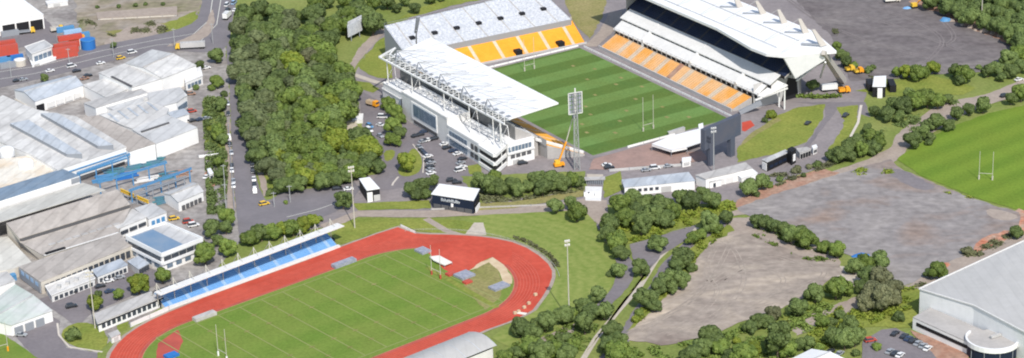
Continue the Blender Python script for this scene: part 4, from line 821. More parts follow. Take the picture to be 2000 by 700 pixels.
# boom lift at the corner
t = thing('boom_lift', 'orange boom lift with thin raised arm at the corner of the trussed stand', 'boom lift', at(1092, 326))
q = at(1092, 326); mb = MB(); mb.box((q.x, q.y, 1.2), (4.6, 2.2, 1.2), .3); obj('chassis', mb, 'orange_paint', t)
mb = MB(); mb.box((q.x - .8, q.y, 2.4), (2.2, 1.8, 1.4), .3); obj('counterweight', mb, 'yellow_paint', t)
for dx in (-1.6, 1.6):
    for dy in (-1.1, 1.1): mb = MB(); mb.tube((q.x + dx, q.y + dy - .15, .55), (q.x + dx, q.y + dy + .15, .55), .55, n=10); obj('wheel', mb, 'tyre', t)
k1 = at(1103, 276, 13); k1 = Vector((q.x + 3.4, q.y + .5, 11.5)); k2 = Vector((q.x + 6.6, q.y + 1.0, 22.5))
mb = MB(); mb.bar(q + Vector((0, 0, 2.6)), k1, .6, .7); obj('lower_boom', mb, 'orange_paint', t); mb = MB(); mb.bar(k1, k2, .35, .4); obj('upper_boom', mb, 'pole_cream', t); mb = MB(); mb.box(k2 + Vector((.6, 0, .3)), (1.8, 1.0, 1.1)); obj('basket', mb, 'steel_grey', t)

boards('lane_wall', at(1190, 336), at(1346, 324), 'low grey wall along the lane between the plaza and the long white hall', 1.2, 'grey_wall')
boards('walk_railing', at(842, 411), at(1076, 402), 'low pale railing along the walk below the row of club trees', .7, 'concrete')
boards('street_fence', at(446, 248), at(458, 412), 'grey mesh-like fence along the industrial side of the street', 1.5, 'steel_grey')
# ------------------------------------------------------------------ athletics ground buildings
bs = thing('blue_stand', 'low stand with pale blue seats under a long thin pale roof beside the running track', 'grandstand', TF(0, 58, 0))
rake('seating', bs, TF(-41.5, 52.8, .9), TF(41.5, 54.0, .9), TF(-41.5, 60.4, 4.7), TF(41.5, 61.6, 4.7), 10, ['seat_blue', 'seat_blue_pale', 'seat_blue', 'concrete_pale'], [8.5 * k + 3 for k in range(10)], 1.5)
mb = MB(); mb.bar(TF(-42, 52.0, .5), TF(42, 53.2, .5), 1.6, 1.0); obj('front_wall', mb, 'concrete_pale', bs)
mb = MB(); wallq(mb, TF(-42, 60.8), TF(42, 62.0), 0, 5.2); wallq(mb, TF(42, 61.8), TF(42, 56), 0, 3.0); wallq(mb, TF(-42, 60.6), TF(-42, 55), 0, 3.0); obj('back_wall', mb, 'navy', bs)
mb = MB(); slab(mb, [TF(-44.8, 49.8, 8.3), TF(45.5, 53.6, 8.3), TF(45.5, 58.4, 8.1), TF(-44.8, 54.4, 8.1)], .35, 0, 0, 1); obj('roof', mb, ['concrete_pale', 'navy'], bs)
mb = MB()
for k in range(24): s = lerp(-43, 44, k / 23); f = (s + 44.8) / 90.3; mb.bar(TF(s, 49.9 + 3.8 * f, 8.36), TF(s, 54.3 + 4 * f, 8.16), .2, .12)
obj('roof_seam', mb, 'concrete_pale', bs)
for k in range(12):
    s = -43.2 + 7.75 * k; mb = MB(); f = (s + 44.8) / 90.3; tt = 54.7 + 4 * f; mb.bar(TF(s, tt, 2), TF(s, tt, 11.0), .32); mb.bar(TF(s, tt, 10.8), TF(s, tt - 3.0, 8.3), .15); mb.bar(TF(s, tt, 10.4), TF(s, tt + 3.6, 6), .2); mb.bar(TF(s, tt + 3.6, 6), TF(s, tt + 6.5, 0), .2); obj('post', mb, 'pole_cream', bs)
mb = MB()
for k in range(12): s = -43.2 + 7.75 * k; mb.bar(TF(s, 54.2, 8.0), TF(s, 54.2, 7.4), .4, .3)
obj('bracket_row', mb, 'pale_roof', bs)
t, p = bldg('pavilion', 'low grey-roofed pavilion with a row of white-framed windows at the end of the blue-seated stand', 'building', [(183, 613), (294, 569), (319, 579), (190, 632)], 4.0, 'white_wall', 'grey_roof', 0, .5)
band(t, p[3], p[2], 1.2, 2.8, 'window_glass', .1, 'window', .05, .97, 12, .35); band(t, p[3], p[2], 2.95, 3.4, 'black_and_shade', .12, 'fascia_shadow', 0, 1)
t, p = bldg('store_shed', 'small pale flat-roofed store in front of the low pavilion', 'shed', [(210, 652), (230, 644), (236, 652), (217, 660)], 2.6, 'concrete_pale', 'grey_roof'); band(t, p[3], p[2], .2, 1.9, 'grey_wall', .1, 'door', .3, .7)
q0, q1 = at(255, 640), at(330, 607)
boards('retaining_wall', q0, q1, 'pale concrete wall between the pavilion windows and the running track', 1.8, 'concrete_pale')
# barrel-roofed stand on the near straight
t = thing('barrel_roof_stand', 'pale curved-roof stand cut off by the bottom edge beside the near straight', 'grandstand', TF(-2, -57, 0))
mb = MB(); nseg = 14; s_a, s_b = -60, 23.6
prof = [(-52.8 - 16.2 * k / nseg, 5.0 + 2.3 * math.sin(math.pi * (k / nseg) * .9 + .1)) for k in range(nseg + 1)]
for k in range(nseg):
    (ta, za), (tb, zb_) = prof[k], prof[k + 1]; mb.poly([TF(s_a, ta, za), TF(s_b, ta, za), TF(s_b, tb, zb_), TF(s_a, tb, zb_)])
mb.poly([TF(s_b, ta, za) for ta, za in prof] + [TF(s_b, ta, za - .5) for ta, za in reversed(prof)]); obj('roof', mb, 'shed_roof', t)
for k in range(12): s = lerp(-55, 23.4, k / 11); mb = MB(); [mb.bar(TF(s, prof[j][0], prof[j][1] + .03), TF(s, prof[j + 1][0], prof[j + 1][1] + .03), .22, .12) for j in range(nseg)]; obj('roof_seam', mb, 'blue_grey_roof', t)
mb = MB(); mb.prism([TF(-60, -54, 4.4), TF(22.5, -54, 4.4), TF(22.5, -68, 4.4), TF(-60, -68, 4.4)], 0, cap=False); obj('wall', mb, 'concrete_pale', t)
t2 = [TF(28, -53), TF(28, -64)]
band(t, TF(22.5, -54), TF(22.5, -68), .3, 2.6, 'window_glass', .1, 'opening', .1, .9, 4, .3)
# things on and around the track
def mats_(name, label, c, size, rz, h, m, cat, cat2=None):
    p = at(*c); mb = MB(); mb.box((p.x, p.y, .35 + h / 2), (size[0], size[1], h), rz); mb.box((p.x, p.y, .35 + h + .06), (size[0] * .94, size[1] * .94, .12), rz)
    return tag(obj(name, mb, m, None, (p.x, p.y, 0)), label, cat)
RZ = .688
mats_('landing_mat', 'grey-blue high jump landing mat beside the sandy edge of the apron', (907, 541), (6.5, 6.0), RZ, .9, 'mat_grey', 'landing mat')
mats_('landing_mat', 'dark grey landing mat on the far bend grass nearest the running lanes', (975, 563), (7.5, 4.5), RZ, .8, 'mat_grey', 'landing mat')
mats_('landing_mat', 'small red cushion on the left side of the grey-blue landing mat', (881, 538), (4.0, 2.6), RZ, .8, 'red_paint', 'cushion')
mats_('landing_mat', 'small red cushion on the grass below the grey-blue landing mat', (913, 554), (3.4, 2.4), RZ, .7, 'red_paint', 'cushion')
mats_('landing_mat', 'dark purple-grey covered mat at the left tip of the red apron', (826, 493), (4.5, 5.5), RZ, .8, 'mat_grey', 'landing mat')
mats_('team_bench', 'grey benches standing on the inner edge of the track before the blue seats', (672, 518), (10.5, 3.0), RZ, 1.3, 'mat_grey', 'bench')
mats_('team_bench', 'grey benches on the inner edge of the track opposite the pavilion', (400, 622), (9.5, 2.8), RZ, 1.3, 'grey_roof', 'bench')
mats_('landing_mat', 'blue and white mat on the dark red pad at the near end of the infield', (335, 698), (5.0, 3.4), RZ, .9, 'blue_paint', 'landing mat')
t = thing('tarpaulin_rack', 'white tarpaulin stretched over a low frame behind the red-padded goal posts', 'tarpaulin', at(862, 512))
cp = [at(x, y, 1.5) for x, y in ((839, 501), (858, 499), (883, 512), (868, 518), (846, 508))]
mb = MB(); slab(mb, cp, .35); obj('sheet', mb, 'tarp_white', t)
for v in (cp[0], cp[2], cp[3]): mb = MB(); mb.tube(Vector((*v.xy, 0)), v, .1, n=6); obj('leg', mb, 'steel_grey', t)
for i, (x, y, l) in enumerate(((1046, 579, 'cream box on the red track bend, farthest up the bend of the five'), (1033, 596, 'cream box on the red track bend, second down from the farthest one'), (1024, 604, 'cream box on the red track bend, middle of the five'), (1013, 612, 'cream box on the red track bend beside the white tarpaulin strip'), (1006, 615, 'cream box on the red track bend nearest the curved-roof stand'))):
    p = at(x, y); t = tag(obj('start_box', MB().box((p.x, p.y, .8), (1.2, 1.0, .9), .5).box((p.x, p.y, 1.3), (.9, .7, .12), .5), 'sand', None, (p.x, p.y, 0)), l, 'box', 'cream boxes set out on the track bend')
p = at(1018, 614); tag(obj('tarpaulin', MB().box((p.x, p.y, .42), (4.2, 1.6, .2), -.4).box((p.x, p.y, .56), (3.0, .9, .12), -.4), 'tarp_white', None, (p.x, p.y, 0)), 'crumpled white tarpaulin strip on the outer edge of the red bend', 'tarpaulin')
boards('hurdle_wall', TF(72.8, 52.1), TF(72.6, 41.9), 'cream low wall across the end of the sprint straight', .9, 'white_wall')
mb = MB(); a_ = [TF(42.2 + 54.5 * math.sin(x), 54.5 * math.cos(x)) for x in [lerp(.55, 2.2, i / 24) for i in range(25)]]
for i in range(24): mb.bar(Vector((*a_[i].xy, .9)), Vector((*a_[i + 1].xy, .9)), .08, .06); mb.bar(Vector((*a_[i].xy, .5)), Vector((*a_[i + 1].xy, .5)), .06, .05); mb.bar(Vector((*a_[i].xy, 0)), Vector((*a_[i].xy, 1.0)), .1)
tag(obj('bend_railing', mb, 'grey_roof', None, a_[12]), 'grey railing following the outside of the far track bend', 'railing')
def hedge(label, px, w, h, m='leaf_olive', cat='hedge', nm='hedge', seed=1):
    pts = [at(*p) for p in px]; rnd = random.Random(seed); mb = MB()
    L = sum((pts[i + 1] - pts[i]).length for i in range(len(pts) - 1))
    for _ in range(int(L * w * (4 if h < .4 else 9))):
        i = rnd.randrange(len(pts) - 1); q = lerp(pts[i], pts[i + 1], rnd.random()) + Vector((rnd.uniform(-w / 2, w / 2), rnd.uniform(-w / 2, w / 2), rnd.uniform(.1, h)))
        s = rnd.uniform(.3, .55); n = Vector((rnd.gauss(0, 1), rnd.gauss(0, 1), rnd.gauss(.6, 1))).normalized(); a = n.orthogonal().normalized() * s; b = n.cross(a).normalized() * s
        mb.poly([q - a - b, q + a - b, q + a + b, q - a + b])
    return tag(obj(nm, mb, m, None, pts[0]), label, cat)
hedge('scruffy brown-green strip for the shadow edge of the bank on the outside of the far track bend', [(1004, 464), (1036, 476), (1062, 492), (1080, 508), (1088, 522)], 2.4, .3, 'leaf_brown', nm='shadow_edge_strip')  # thin leaf strip put in for the dark shadow edge of the bank
hedge('clipped dark hedge around the corner bed in front of the big grandstand end', [(1553, 184), (1562, 190), (1600, 192), (1640, 190)], 3.0, 1.6, 'leaf_green')
# ------------------------------------------------------------------ industrial quarter
def gable(name, label, px, z, rise, wall, roof, roof2=None, cat='building', doors=0, over=.3):
    """px: four eave corners A B C D; ridge runs from the middle of AB to the middle of DC"""
    A, B, C_, D = [at(x, y, z) for x, y in px]; c = (A + B + C_ + D) / 4
    t = thing(name, label, cat, (c.x, c.y, 0))
    r0, r1 = (A + B) / 2 + Vector((0, 0, rise)), (D + C_) / 2 + Vector((0, 0, rise))
    mb = MB(); mb.prism([A, B, C_, D], 0, cap=False); mb.poly([A, B, r0]); mb.poly([D, C_, r1]); mb.v = [v + (Vector((c.x, c.y, v.z)) - v).normalized() * over if v.z < 1e6 else v for v in mb.v]; obj('wall', mb, wall, t)
    up = Vector((0, 0, .12)); mb = MB(); slab(mb, [A + up, r0 + up, r1 + up, D + up], .25); obj('roof', mb, roof, t)
    mb = MB(); slab(mb, [r0 + up, B + up, C_ + up, r1 + up], .25); obj('roof', mb, roof2 or roof, t)
    mb = MB(); mb.bar(r0 + up * 2, r1 + up * 2, .7, .3); obj('ridge_cap', mb, 'pale_roof' if roof != 'pale_roof' else 'grey_roof', t)
    return t, (A, B, C_, D)
def skylights(t, pts, n, m='pale_roof', f0=.12, f1=.88, w=.25):
    a, b, c, d = pts
    for k in range(n):
        u = (k + .5) / n; uw = w / n; mb = MB()
        P = lambda x, y: lerp(lerp(a, b, x), lerp(d, c, x), y) + Vector((0, 0, .06))
        mb.poly([P(u - uw, f0), P(u + uw, f0), P(u + uw, f1), P(u - uw, f1)]); mb.v = [v + Vector((0, 0, .02)) for v in mb.v]; obj('skylight', mb, m, t)
t, p = gable('warehouse', 'small white shed with pale blue-grey roof, alone above the sawtooth roofs', [(27, 176), (68, 199), (163, 167), (136, 148)], 6, 2.0, 'white_wall', 'blue_grey_roof', 'blue_grey_roof')
band(t, p[1], p[2], .3, 3.8, 'black_and_shade', .35, 'door', .02, .17); band(t, p[1], p[2], .8, 3.4, 'concrete_pale', .35, 'door', .22, .95, 4, .2); band(t, p[0], p[1], 1.0, 1.6, 'beige_wall', .35, 'stain_strip', 0, 1)
t, p = bldg('warehouse', 'white flat-roofed warehouse with a dark slot in its roof beside the main road', 'building', [(192, 142), (244, 124), (317, 153), (258, 171)], 8, 'white_wall', 'worn_white_roof')
mb = MB(); mb.bar(at(218, 150, 8.25), at(257, 169, 8.25), 1.0, .6); obj('roof_slot', mb, 'under_roof', t)
t, p = gable('warehouse', 'large white warehouse with grey-white gabled roof at the corner of the main road', [(244, 124), (317, 154), (384, 128), (297, 97)], 8.2, 1.8, 'white_wall', 'pale_roof', 'worn_white_roof')
band(t, p[1], p[2], .5, 4.0, 'grey_wall', .35, 'door', .75, .95); band(t, p[2], p[3], 4.5, 7.0, 'black_and_shade', .35, 'window', .1, .3)
t, p = bldg('office_annex', 'small white flat annex at the street corner of the large white warehouse', 'building', [(358, 142), (392, 130), (396, 148), (362, 162)], 4.5, 'white_wall', 'concrete_pale'); band(t, p[3], p[2], 1, 3, 'glass_blue', .1, 'window', .1, .9, 4, .25)
t, p = bldg('warehouse', 'low white flat roof in front of the slotted white warehouse', 'building', [(160, 166), (216, 150), (258, 172), (206, 190)], 6, 'white_wall', 'worn_white_roof')
t, p = bldg('warehouse', 'long dull grey-brown roof strip between the white roofs', 'building', [(163, 201), (274, 172), (288, 181), (186, 211)], [6, 6, 7.4, 7.4], 'white_wall', 'grey_roof')
t, p = bldg('warehouse', 'pale grey roof with blue-white skylights beside the grey-brown roof strip', 'building', [(200, 207), (290, 181), (352, 170), (366, 186), (345, 200), (250, 225)], 6.2, 'white_wall', 'pale_roof')
mb = MB(); mb.box(at(285, 193, 7.2), (2, 2, 2)); obj('roof_plant', mb, 'grey_wall', t)
band(t, p[3], p[4], 1.0, 3.5, 'glass_blue', .2, 'window', .1, .9)
t, p = bldg('warehouse', 'pale roof with four slanting skylight strips in the middle of the industrial block', 'building', [(193, 224), (285, 197), (330, 212), (325, 225), (260, 252), (240, 245)], 6.6, 'white_wall', 'worn_white_roof')
for k in range(5):
    a = at(212 + 19 * k, 222 - 5.5 * k, 6.75); b = at(232 + 19 * k, 238 - 5.5 * k, 6.75); mb = MB(); mb.bar(a, b, 1.2, .1); obj('skylight', mb, 'blue_grey_roof', t)
t, p = bldg('warehouse', 'wide pale warehouse with tall blank white side wall facing the blue steel yard', 'building', [(258, 253), (326, 224), (386, 249), (304, 281)], 7.5, 'white_wall', 'pale_roof', 0, .1)
mb = MB(); mb.bar(at(276, 258, 7.8), at(330, 240, 7.8), .9, .6); obj('dark_roof_strip', mb, 'under_roof', t)
t, p = bldg('office_annex', 'blue-grey lean-to roof at the street end of the pale skylight roof', 'building', [(325, 220), (360, 212), (370, 222), (340, 232)], 4, 'white_wall', 'blue_grey_roof')
t, p = bldg('warehouse', 'rusty brown-grey sloping roof strip beside the sawtooth roofs', 'building', [(152, 231), (193, 225), (303, 280), (252, 296)], [7, 8.5, 8.5, 7], 'white_wall', 'brown_roof')
t, p = bldg('front_annex', 'small white gable-fronted annex with rust stains below the rusty roof strip', 'building', [(246, 293), (300, 280), (308, 290), (254, 304)], 4.5, 'white_wall', 'worn_white_roof'); band(t, p[3], p[2], .3, 2.6, 'dirt_orange', .1, 'door', .3, .7)
# sawtooth factory
t, p = bldg('sawtooth_factory', 'big white factory roof carrying two long blue-grey roof monitors', 'building', [(-40, 215), (5, 186), (70, 214), (150, 228), (247, 287), (112, 332), (60, 302), (-40, 262)], 8, 'white_wall', 'worn_white_roof', 0, .1)
for px in ([(20, 246), (56, 234), (160, 300), (131, 306)], [(80, 226), (112, 221), (221, 283), (191, 290)]):
    A, B, C_, D = [at(x, y, zz) for (x, y), zz in zip(px, (8.3, 10.6, 10.6, 8.3))]
    mb = MB(); slab(mb, [A + Vector((0, 0, 1.2)), B, C_, D + Vector((0, 0, 1.2))], .3); m_ = obj('roof_monitor', mb, 'blue_grey_roof', t)
    mb = MB(); mb.poly([Vector((*A.xy, 8.05)), Vector((*D.xy, 8.05)), D + Vector((0, 0, 1.1)), A + Vector((0, 0, 1.1))]); mb.poly([Vector((*D.xy, 8.05)), Vector((*C_.xy, 8.05)), C_ - Vector((0, 0, .2)), D + Vector((0, 0, 1.0))]); obj('side_wall', mb, 'steel_grey', m_)
band(t, p[5], p[4], 2.6, 3.1, 'sky_blue_paint', .3, 'blue_stripe', 0, 1); band(t, p[5], p[4], .2, 1.6, 'under_roof', .2, 'opening', .1, .95); band(t, p[5], p[4], 5.2, 5.6, 'sky_blue_paint', .3, 'blue_stripe', 0, 1)
t, p = bldg('warehouse', 'cream roof stained with orange rust at the left edge', 'building', [(-60, 318), (66, 303), (118, 328), (70, 346), (-60, 384)], 6.5, 'white_wall', 'cream_roof', 0, .1)
for x, y, l in ((13, 292, 'white domed tank on the factory roof, the one nearest the left edge'), (50, 316, 'white domed tank at the edge of the rust-stained cream roof')):
    q = at(x, y, 9); mb = MB(); zb_ = 6.4
    for k in range(5):
        a0, a1 = math.pi / 2 * k / 5, math.pi / 2 * (k + 1) / 5; mb.tube((q.x, q.y, zb_ + 2 + 2.0 * math.sin(a0)), (q.x, q.y, zb_ + 2 + 2.0 * math.sin(a1)), 3.4 * math.cos(a0), max(.02, 3.4 * math.cos(a1)), 14, caps=False)
    mb.tube((q.x, q.y, zb_ - .4), (q.x, q.y, zb_ + 2), 3.4, 3.4, 14); tag(obj('domed_tank', mb, 'white_roof', None, (q.x, q.y, zb_), smooth=False), l, 'tank')
t, p = bldg('warehouse', 'long steel-blue corrugated roof above a bright white wall', 'building', [(-60, 386), (122, 330), (155, 343), (-60, 411)], [7.5, 7.5, 9, 9], 'white_wall', 'slate_roof', 0, .05)
band(t, p[3], p[2], 6.2, 8.4, 'steel_grey', .15, 'louvre', .92, 1.0)
t = thing('brown_factory', 'huge factory with beige rear slope, grey-brown front slope and dark clerestory step', 'building', at(120, 440))
z = 7.5; a, b, c_, d_, e, f = at(-60, 428, 6), at(162, 357, 6), at(229, 369, 10), at(10, 437, 10), at(254, 399, 7.4), at(38, 466, 7.4)
a0 = at(-60, 462, 10)
mb = MB(); slab(mb, [a, b, at(206, 371, 10), at(-60, 452, 10)], .3); obj('rear_roof', mb, 'beige_roof', t)
mb = MB(); slab(mb, [at(12, 436, 10.05), at(229, 370, 10.05), e, f], .3); obj('front_roof', mb, 'brown_roof', t)
l0_, l1_, l2_, l3_ = at(38, 467, 6.4), at(254, 401, 5.6), at(231, 455, 3.9), at(86, 500, 3.9)
mb = MB(); slab(mb, [Vector((*f.xy, 5.7)), Vector((*e.xy, 5.7)), l2_, l3_], .3); obj('lower_roof', mb, 'brown_roof', t)
mb = MB(); wallq(mb, f + Vector((0, .3, 0)), e + Vector((0, .3, 0)), 5.6, 7.2); obj('clerestory', mb, 'under_roof', t)
mb = MB(); mb.bar(l3_ + Vector((0, 0, .1)), l2_ + Vector((0, 0, .1)), .7, .3); obj('gutter', mb, 'concrete_pale', t)
mb = MB(); mb.poly([Vector((*at(12, 436, 10).xy, 0)), at(12, 436, 10), f, Vector((*f.xy, 5.8)), l3_, Vector((*l3_.xy, 0))]); mb.poly([Vector((*l3_.xy, 0)), l3_, l2_, Vector((*l2_.xy, 0))]); obj('wall', mb, 'beige_wall', t); mb = MB(); mb.poly([Vector((*e.xy, 0)), e, at(229, 370, 10), Vector((*at(229, 370, 10).xy, 0))]); obj('wall', mb, 'beige_wall', t)
mb = MB(); q = lerp(l3_, l2_, .14) + Vector((0, 0, .35)); mb.bar(l3_ + (l2_ - l3_) * .02 + Vector((0, .4, .5)), l3_ + (l2_ - l3_) * .28 + Vector((0, .4, .5)), 1.2, .7); obj('roof_slot', mb, 'black_and_shade', t)
for k in range(9):
    q = lerp(lerp(l3_, l2_, .2 + .09 * k), lerp(Vector((*f.xy, 5.7)), Vector((*e.xy, 5.7)), .2 + .09 * k), .42) + Vector((0, 0, .1)); mb = MB(); mb.box(q, (3.0, 1.8, .3), .55); obj('skylight', mb, 'grey_roof', t)
t, p = bldg('warehouse', 'pale beige side building at the left edge below the factory gable', 'building', [(-60, 470), (15, 462), (62, 512), (30, 523), (-60, 545)], 4.5, 'beige_wall', 'beige_roof', 0, .05)
t, p = bldg('long_workshop', 'long brown-grey roofed workshop with blue glazed end wall above the small car yard', 'building', [(36, 521), (233, 455), (259, 479), (79, 551)], [5.0, 5.0, 5.4, 5.4], 'beige_wall', 'brown_roof')
band(t, p[3], p[2], .8, 3.6, 'window_glass', .3, 'window', .03, .97, 16, .3); band(t, p[0], p[3], .3, 4.6, 'steel_grey', .3, 'glazed_end', .03, .97); band(t, p[0], p[3], 2.8, 4.4, 'seat_blue_pale', .4, 'window', .1, .95, 4, .4)
t, p = bldg('entrance_annex', 'pale blue-grey entrance annex along the front of the long workshop', 'building', [(178, 527), (236, 505), (250, 517), (190, 541)], 3.4, 'concrete_pale', 'blue_grey_roof'); band(t, p[3], p[2], .6, 2.2, 'window_glass', .1, 'window', .05, .95, 7, .3)
t, p = bldg('entrance_annex', 'low white annex with pipes at the left end of the long workshop front', 'building', [(88, 560), (172, 528), (186, 545), (100, 578)], 3.0, 'concrete_pale', 'worn_white_roof', .4); band(t, p[3], p[2], .5, 2.0, 'window_glass', .1, 'window', .05, .95, 8, .35)
for k in range(4): mb = MB(); mb.box(at(115 + 17 * k, 560 - 7 * k, 3.6), (1.6, 1.6, 1.3)); obj('roof_plant', mb, 'grey_wall', t)
t, p = bldg('white_annex', 'bright white lean-to with slot windows behind the two-storey office', 'building', [(204, 429), (260, 408), (287, 424), (230, 447)], 4.6, 'white_wall', 'worn_white_roof'); band(t, p[3], p[2], 1.4, 2.8, 'window_glass', .3, 'window', .05, .97, 3, .2)
t, p = bldg('white_annex', 'pale grey annex with blue doors between the white lean-to and the yellow crane girder', 'building', [(262, 407), (297, 396), (326, 414), (290, 428)], 4.2, 'white_wall', 'pale_roof'); band(t, p[3], p[2], .4, 2.6, 'sky_blue_paint', .2, 'door', .1, .9, 3, .4)
# office with parapet and solar roof
t, p = bldg('office_building', 'two-storey white office block with blue panels on its pale roof beside the trees', 'building', [(246, 464), (322, 437), (396, 468), (316, 499)], 7.6, 'white_wall', 'pale_roof', .0, .3)
z_ = 7.7
mb = MB(); slab(mb, [at(256, 463, z_), at(298, 448, z_), at(357, 477, z_), at(316, 494, z_)], .06); obj('solar_panels', mb, 'solar_blue', t)
mb = MB()
for i in range(4): mb.bar(p[i] + Vector((0, 0, .1)), p[(i + 1) % 4] + Vector((0, 0, .1)), .4, 1.8)
obj('parapet', mb, 'white_roof', t)
for i, j in ((0, 3), (3, 2)):
    band(t, p[i], p[j], 4.6, 6.3, 'window_glass', .08, 'window', .04, .96, 5, .08); band(t, p[i], p[j], 3.4, 4.5, 'white_roof', .5, 'balcony', .0, 1); band(t, p[i], p[j], 1.2, 2.8, 'glass_blue', .08, 'window', .06, .94, 4, .4)
t, p = bldg('glass_porch', 'grey glazed porch against the left side of the white office block', 'building', [(248, 510), (270, 500), (292, 514), (270, 526)], 3.0, 'grey_wall', 'blue_grey_roof'); band(t, p[3], p[2], .5, 2.4, 'window_glass', .1, 'window', .05, .95, 4, .2)
t, p = gable('garage', 'pale green roofed garage with three grey roller doors at the lower left', [(-60, 622), (22, 636), (103, 607), (30, 556)], 4.6, .9, 'white_wall', 'green_roof', 'green_roof')
band(t, p[1], p[2], .1, 3.2, 'steel_grey', .4, 'roller_door', .03, .8, 3, .25)
t, p = bldg('white_store', 'white flat roof at the left edge between the garage and the workshop', 'building', [(-60, 545), (12, 528), (30, 548), (-60, 580)], 4.0, 'white_wall', 'worn_white_roof')
q = at(24, 536, 2); tag(obj('skip', MB().prism([at(18, 534, 2.4), at(28, 531, 2.4), at(32, 537, 2.4), at(22, 541, 2.4)], 0).prism([at(19, 534.5, 2.6), at(27, 532, 2.6), at(30, 537, 2.6), at(23, 540, 2.6)], 2.2), 'sky_blue_paint', None, (q.x, q.y, 0)), 'bright blue skip squeezed between the white roof and the glazed workshop end', 'skip')
t, p = gable('yard_shed', 'pale grey gabled shed standing alone in the street end of the steel yard', [(319, 378), (348, 396), (398, 374), (377, 357)], 4.4, 1.3, 'white_wall', 'pale_roof'); band(t, p[1], p[2], .2, 2.2, 'under_roof', .35, 'opening', .1, .9, 5, .35)
# gantries and steel in the yard
def gantry(label, a, b, h, n=4, m='sky_blue_paint'):
    p0, p1 = at(*a, h), at(*b, h); t = thing('crane_gantry', label, 'gantry', (p0.x, p0.y, 0))
    mb = MB(); mb.bar(p0, p1, .4, .7); mb.bar(p0 + Vector((0, 0, .7)), p1 + Vector((0, 0, .7)), .2, .25); obj('beam', mb, m, t)
    for k in range(n): q = lerp(p0, p1, (k + .15) / (n - .7)); mb = MB(); mb.bar((q.x, q.y, 0), (q.x, q.y, h - .5), .5); obj('post', mb, m, t)
gantry('blue crane gantry along the white wall of the sawtooth factory', (150, 340), (254, 302), 6, 4)
gantry('blue crane gantry through the middle of the steel yard', (190, 358), (326, 318), 6, 5)
gantry('long light blue crane gantry nearest the pale yard shed', (252, 374), (374, 330), 6, 5)
gantry('dark steel gantry rail behind the pale yard shed', (262, 383), (364, 346), 4.5, 4, 'steel_grey')
rnd = random.Random(5)
for i, (x, y, m, l) in enumerate(((222, 338, 'teal_paint', 'teal steel stack nearest the sawtooth factory wall'), (262, 327, 'teal_paint', 'teal steel stack under the middle gantry beside the stained annex'), (300, 318, 'teal_paint', 'teal steel stack at the far end of the middle gantry'), (205, 350, 'sky_blue_paint', 'blue steel stack at the left end of the middle gantry'), (248, 345, 'blue_paint', 'deep blue steel block between the two blue gantries'), (287, 350, 'concrete_pale', 'pale steel stack in the centre of the yard between the gantries'), (330, 345, 'teal_paint', 'teal steel stack under the light blue gantry'), (300, 365, 'steel_grey', 'grey steel stack left of the pale yard shed'), (352, 340, 'dirt_red', 'rusty steel stack at the street end of the light blue gantry'), (268, 392, 'steel_grey', 'grey steel stack beside the yellow crane girder'), (322, 392, 'teal_paint', 'teal tarpaulined steel stack against the pale yard shed'))):
    q = at(x, y); mb = MB()
    for j in range(rnd.randint(4, 7)):
        mb.bar(Vector((q.x - 3.6 + rnd.uniform(-2, 1), q.y - 5 + j * 1.2, .4 + .4 * (j % 2))), Vector((q.x + 3.6 + rnd.uniform(-1, 2), q.y - 2 + j * 1.2, .4 + .4 * (j % 2))), .55, .6)
    tag(obj('steel_stack', mb, m, None, (q.x, q.y, 0)), l, 'steel stack', 'stacks of steel in the gantry yard')
t = thing('crane_girder', 'yellow lattice crane girder lying between the brown factory roof and the steel yard', 'girder', at(264, 386))
a, b = at(236, 374, 3), at(290, 397, 3); up = Vector((0, 0, 1.1)); mb = MB(); mb.bar(a, b, .5); mb.bar(a + up, b + up, .5); obj('chord', mb, 'yellow_paint', t)
mb = MB()
for k in range(12): mb.bar(lerp(a, b, k / 12), lerp(a, b, (k + .5) / 12) + up, .3); mb.bar(lerp(a, b, (k + .5) / 12) + up, lerp(a, b, (k + 1) / 12), .3)
obj('web', mb, 'yellow_paint', t); mb = MB(); [mb.bar((lerp(a, b, f).x, lerp(a, b, f).y, 0), lerp(a, b, f), .6) for f in (.08, .92)]; obj('trestle', mb, 'steel_grey', t)
# top left: depot, containers, tank
t, p = bldg('depot', 'big white-roofed depot with dark open bays in the upper left corner', 'building', [(-80, -20), (20, -22), (50, 2), (85, 28), (0, 42), (-80, 58)], 8, 'white_wall', 'white_roof', 0, .2)
band(t, p[4], p[3], .3, 5.5, 'black_and_shade', .3, 'open_bay', .02, .98, 3, .12); band(t, p[5], p[4], .3, 5.5, 'black_and_shade', .3, 'open_bay', .1, .95, 3, .1)
def container(label, px, L=12.2, rz=.36, m='red_paint', z=0.08, grp='shipping containers in the depot yard'):
    q = at(*px); t = thing('shipping_container', label, 'container', (q.x, q.y, z), grp, rz)
    me = MB(); h = 2.6
    for s in (-1, 1):
        for k in range(int(L / .6)):
            x = -L / 2 + .3 + k * .6; me.box((x, s * 1.22, h / 2), (.3, .06, h - .3))
    me.box((0, 0, h / 2), (L, 2.4, h)); o = obj('box', me, m); o.parent = t
    me = MB()
    for x in (-L / 2 + .1, L / 2 - .1):
        for y in (-1.18, 1.18): me.box((x, y, h / 2), (.24, .16, h + .06))
    o = obj('corner_post', me, m); o.parent = t
    me = MB(); me.box((L / 2 + .04, 0, h / 2), (.08, 2.2, h - .3)); o = obj('door', me, m); o.parent = t
    return t
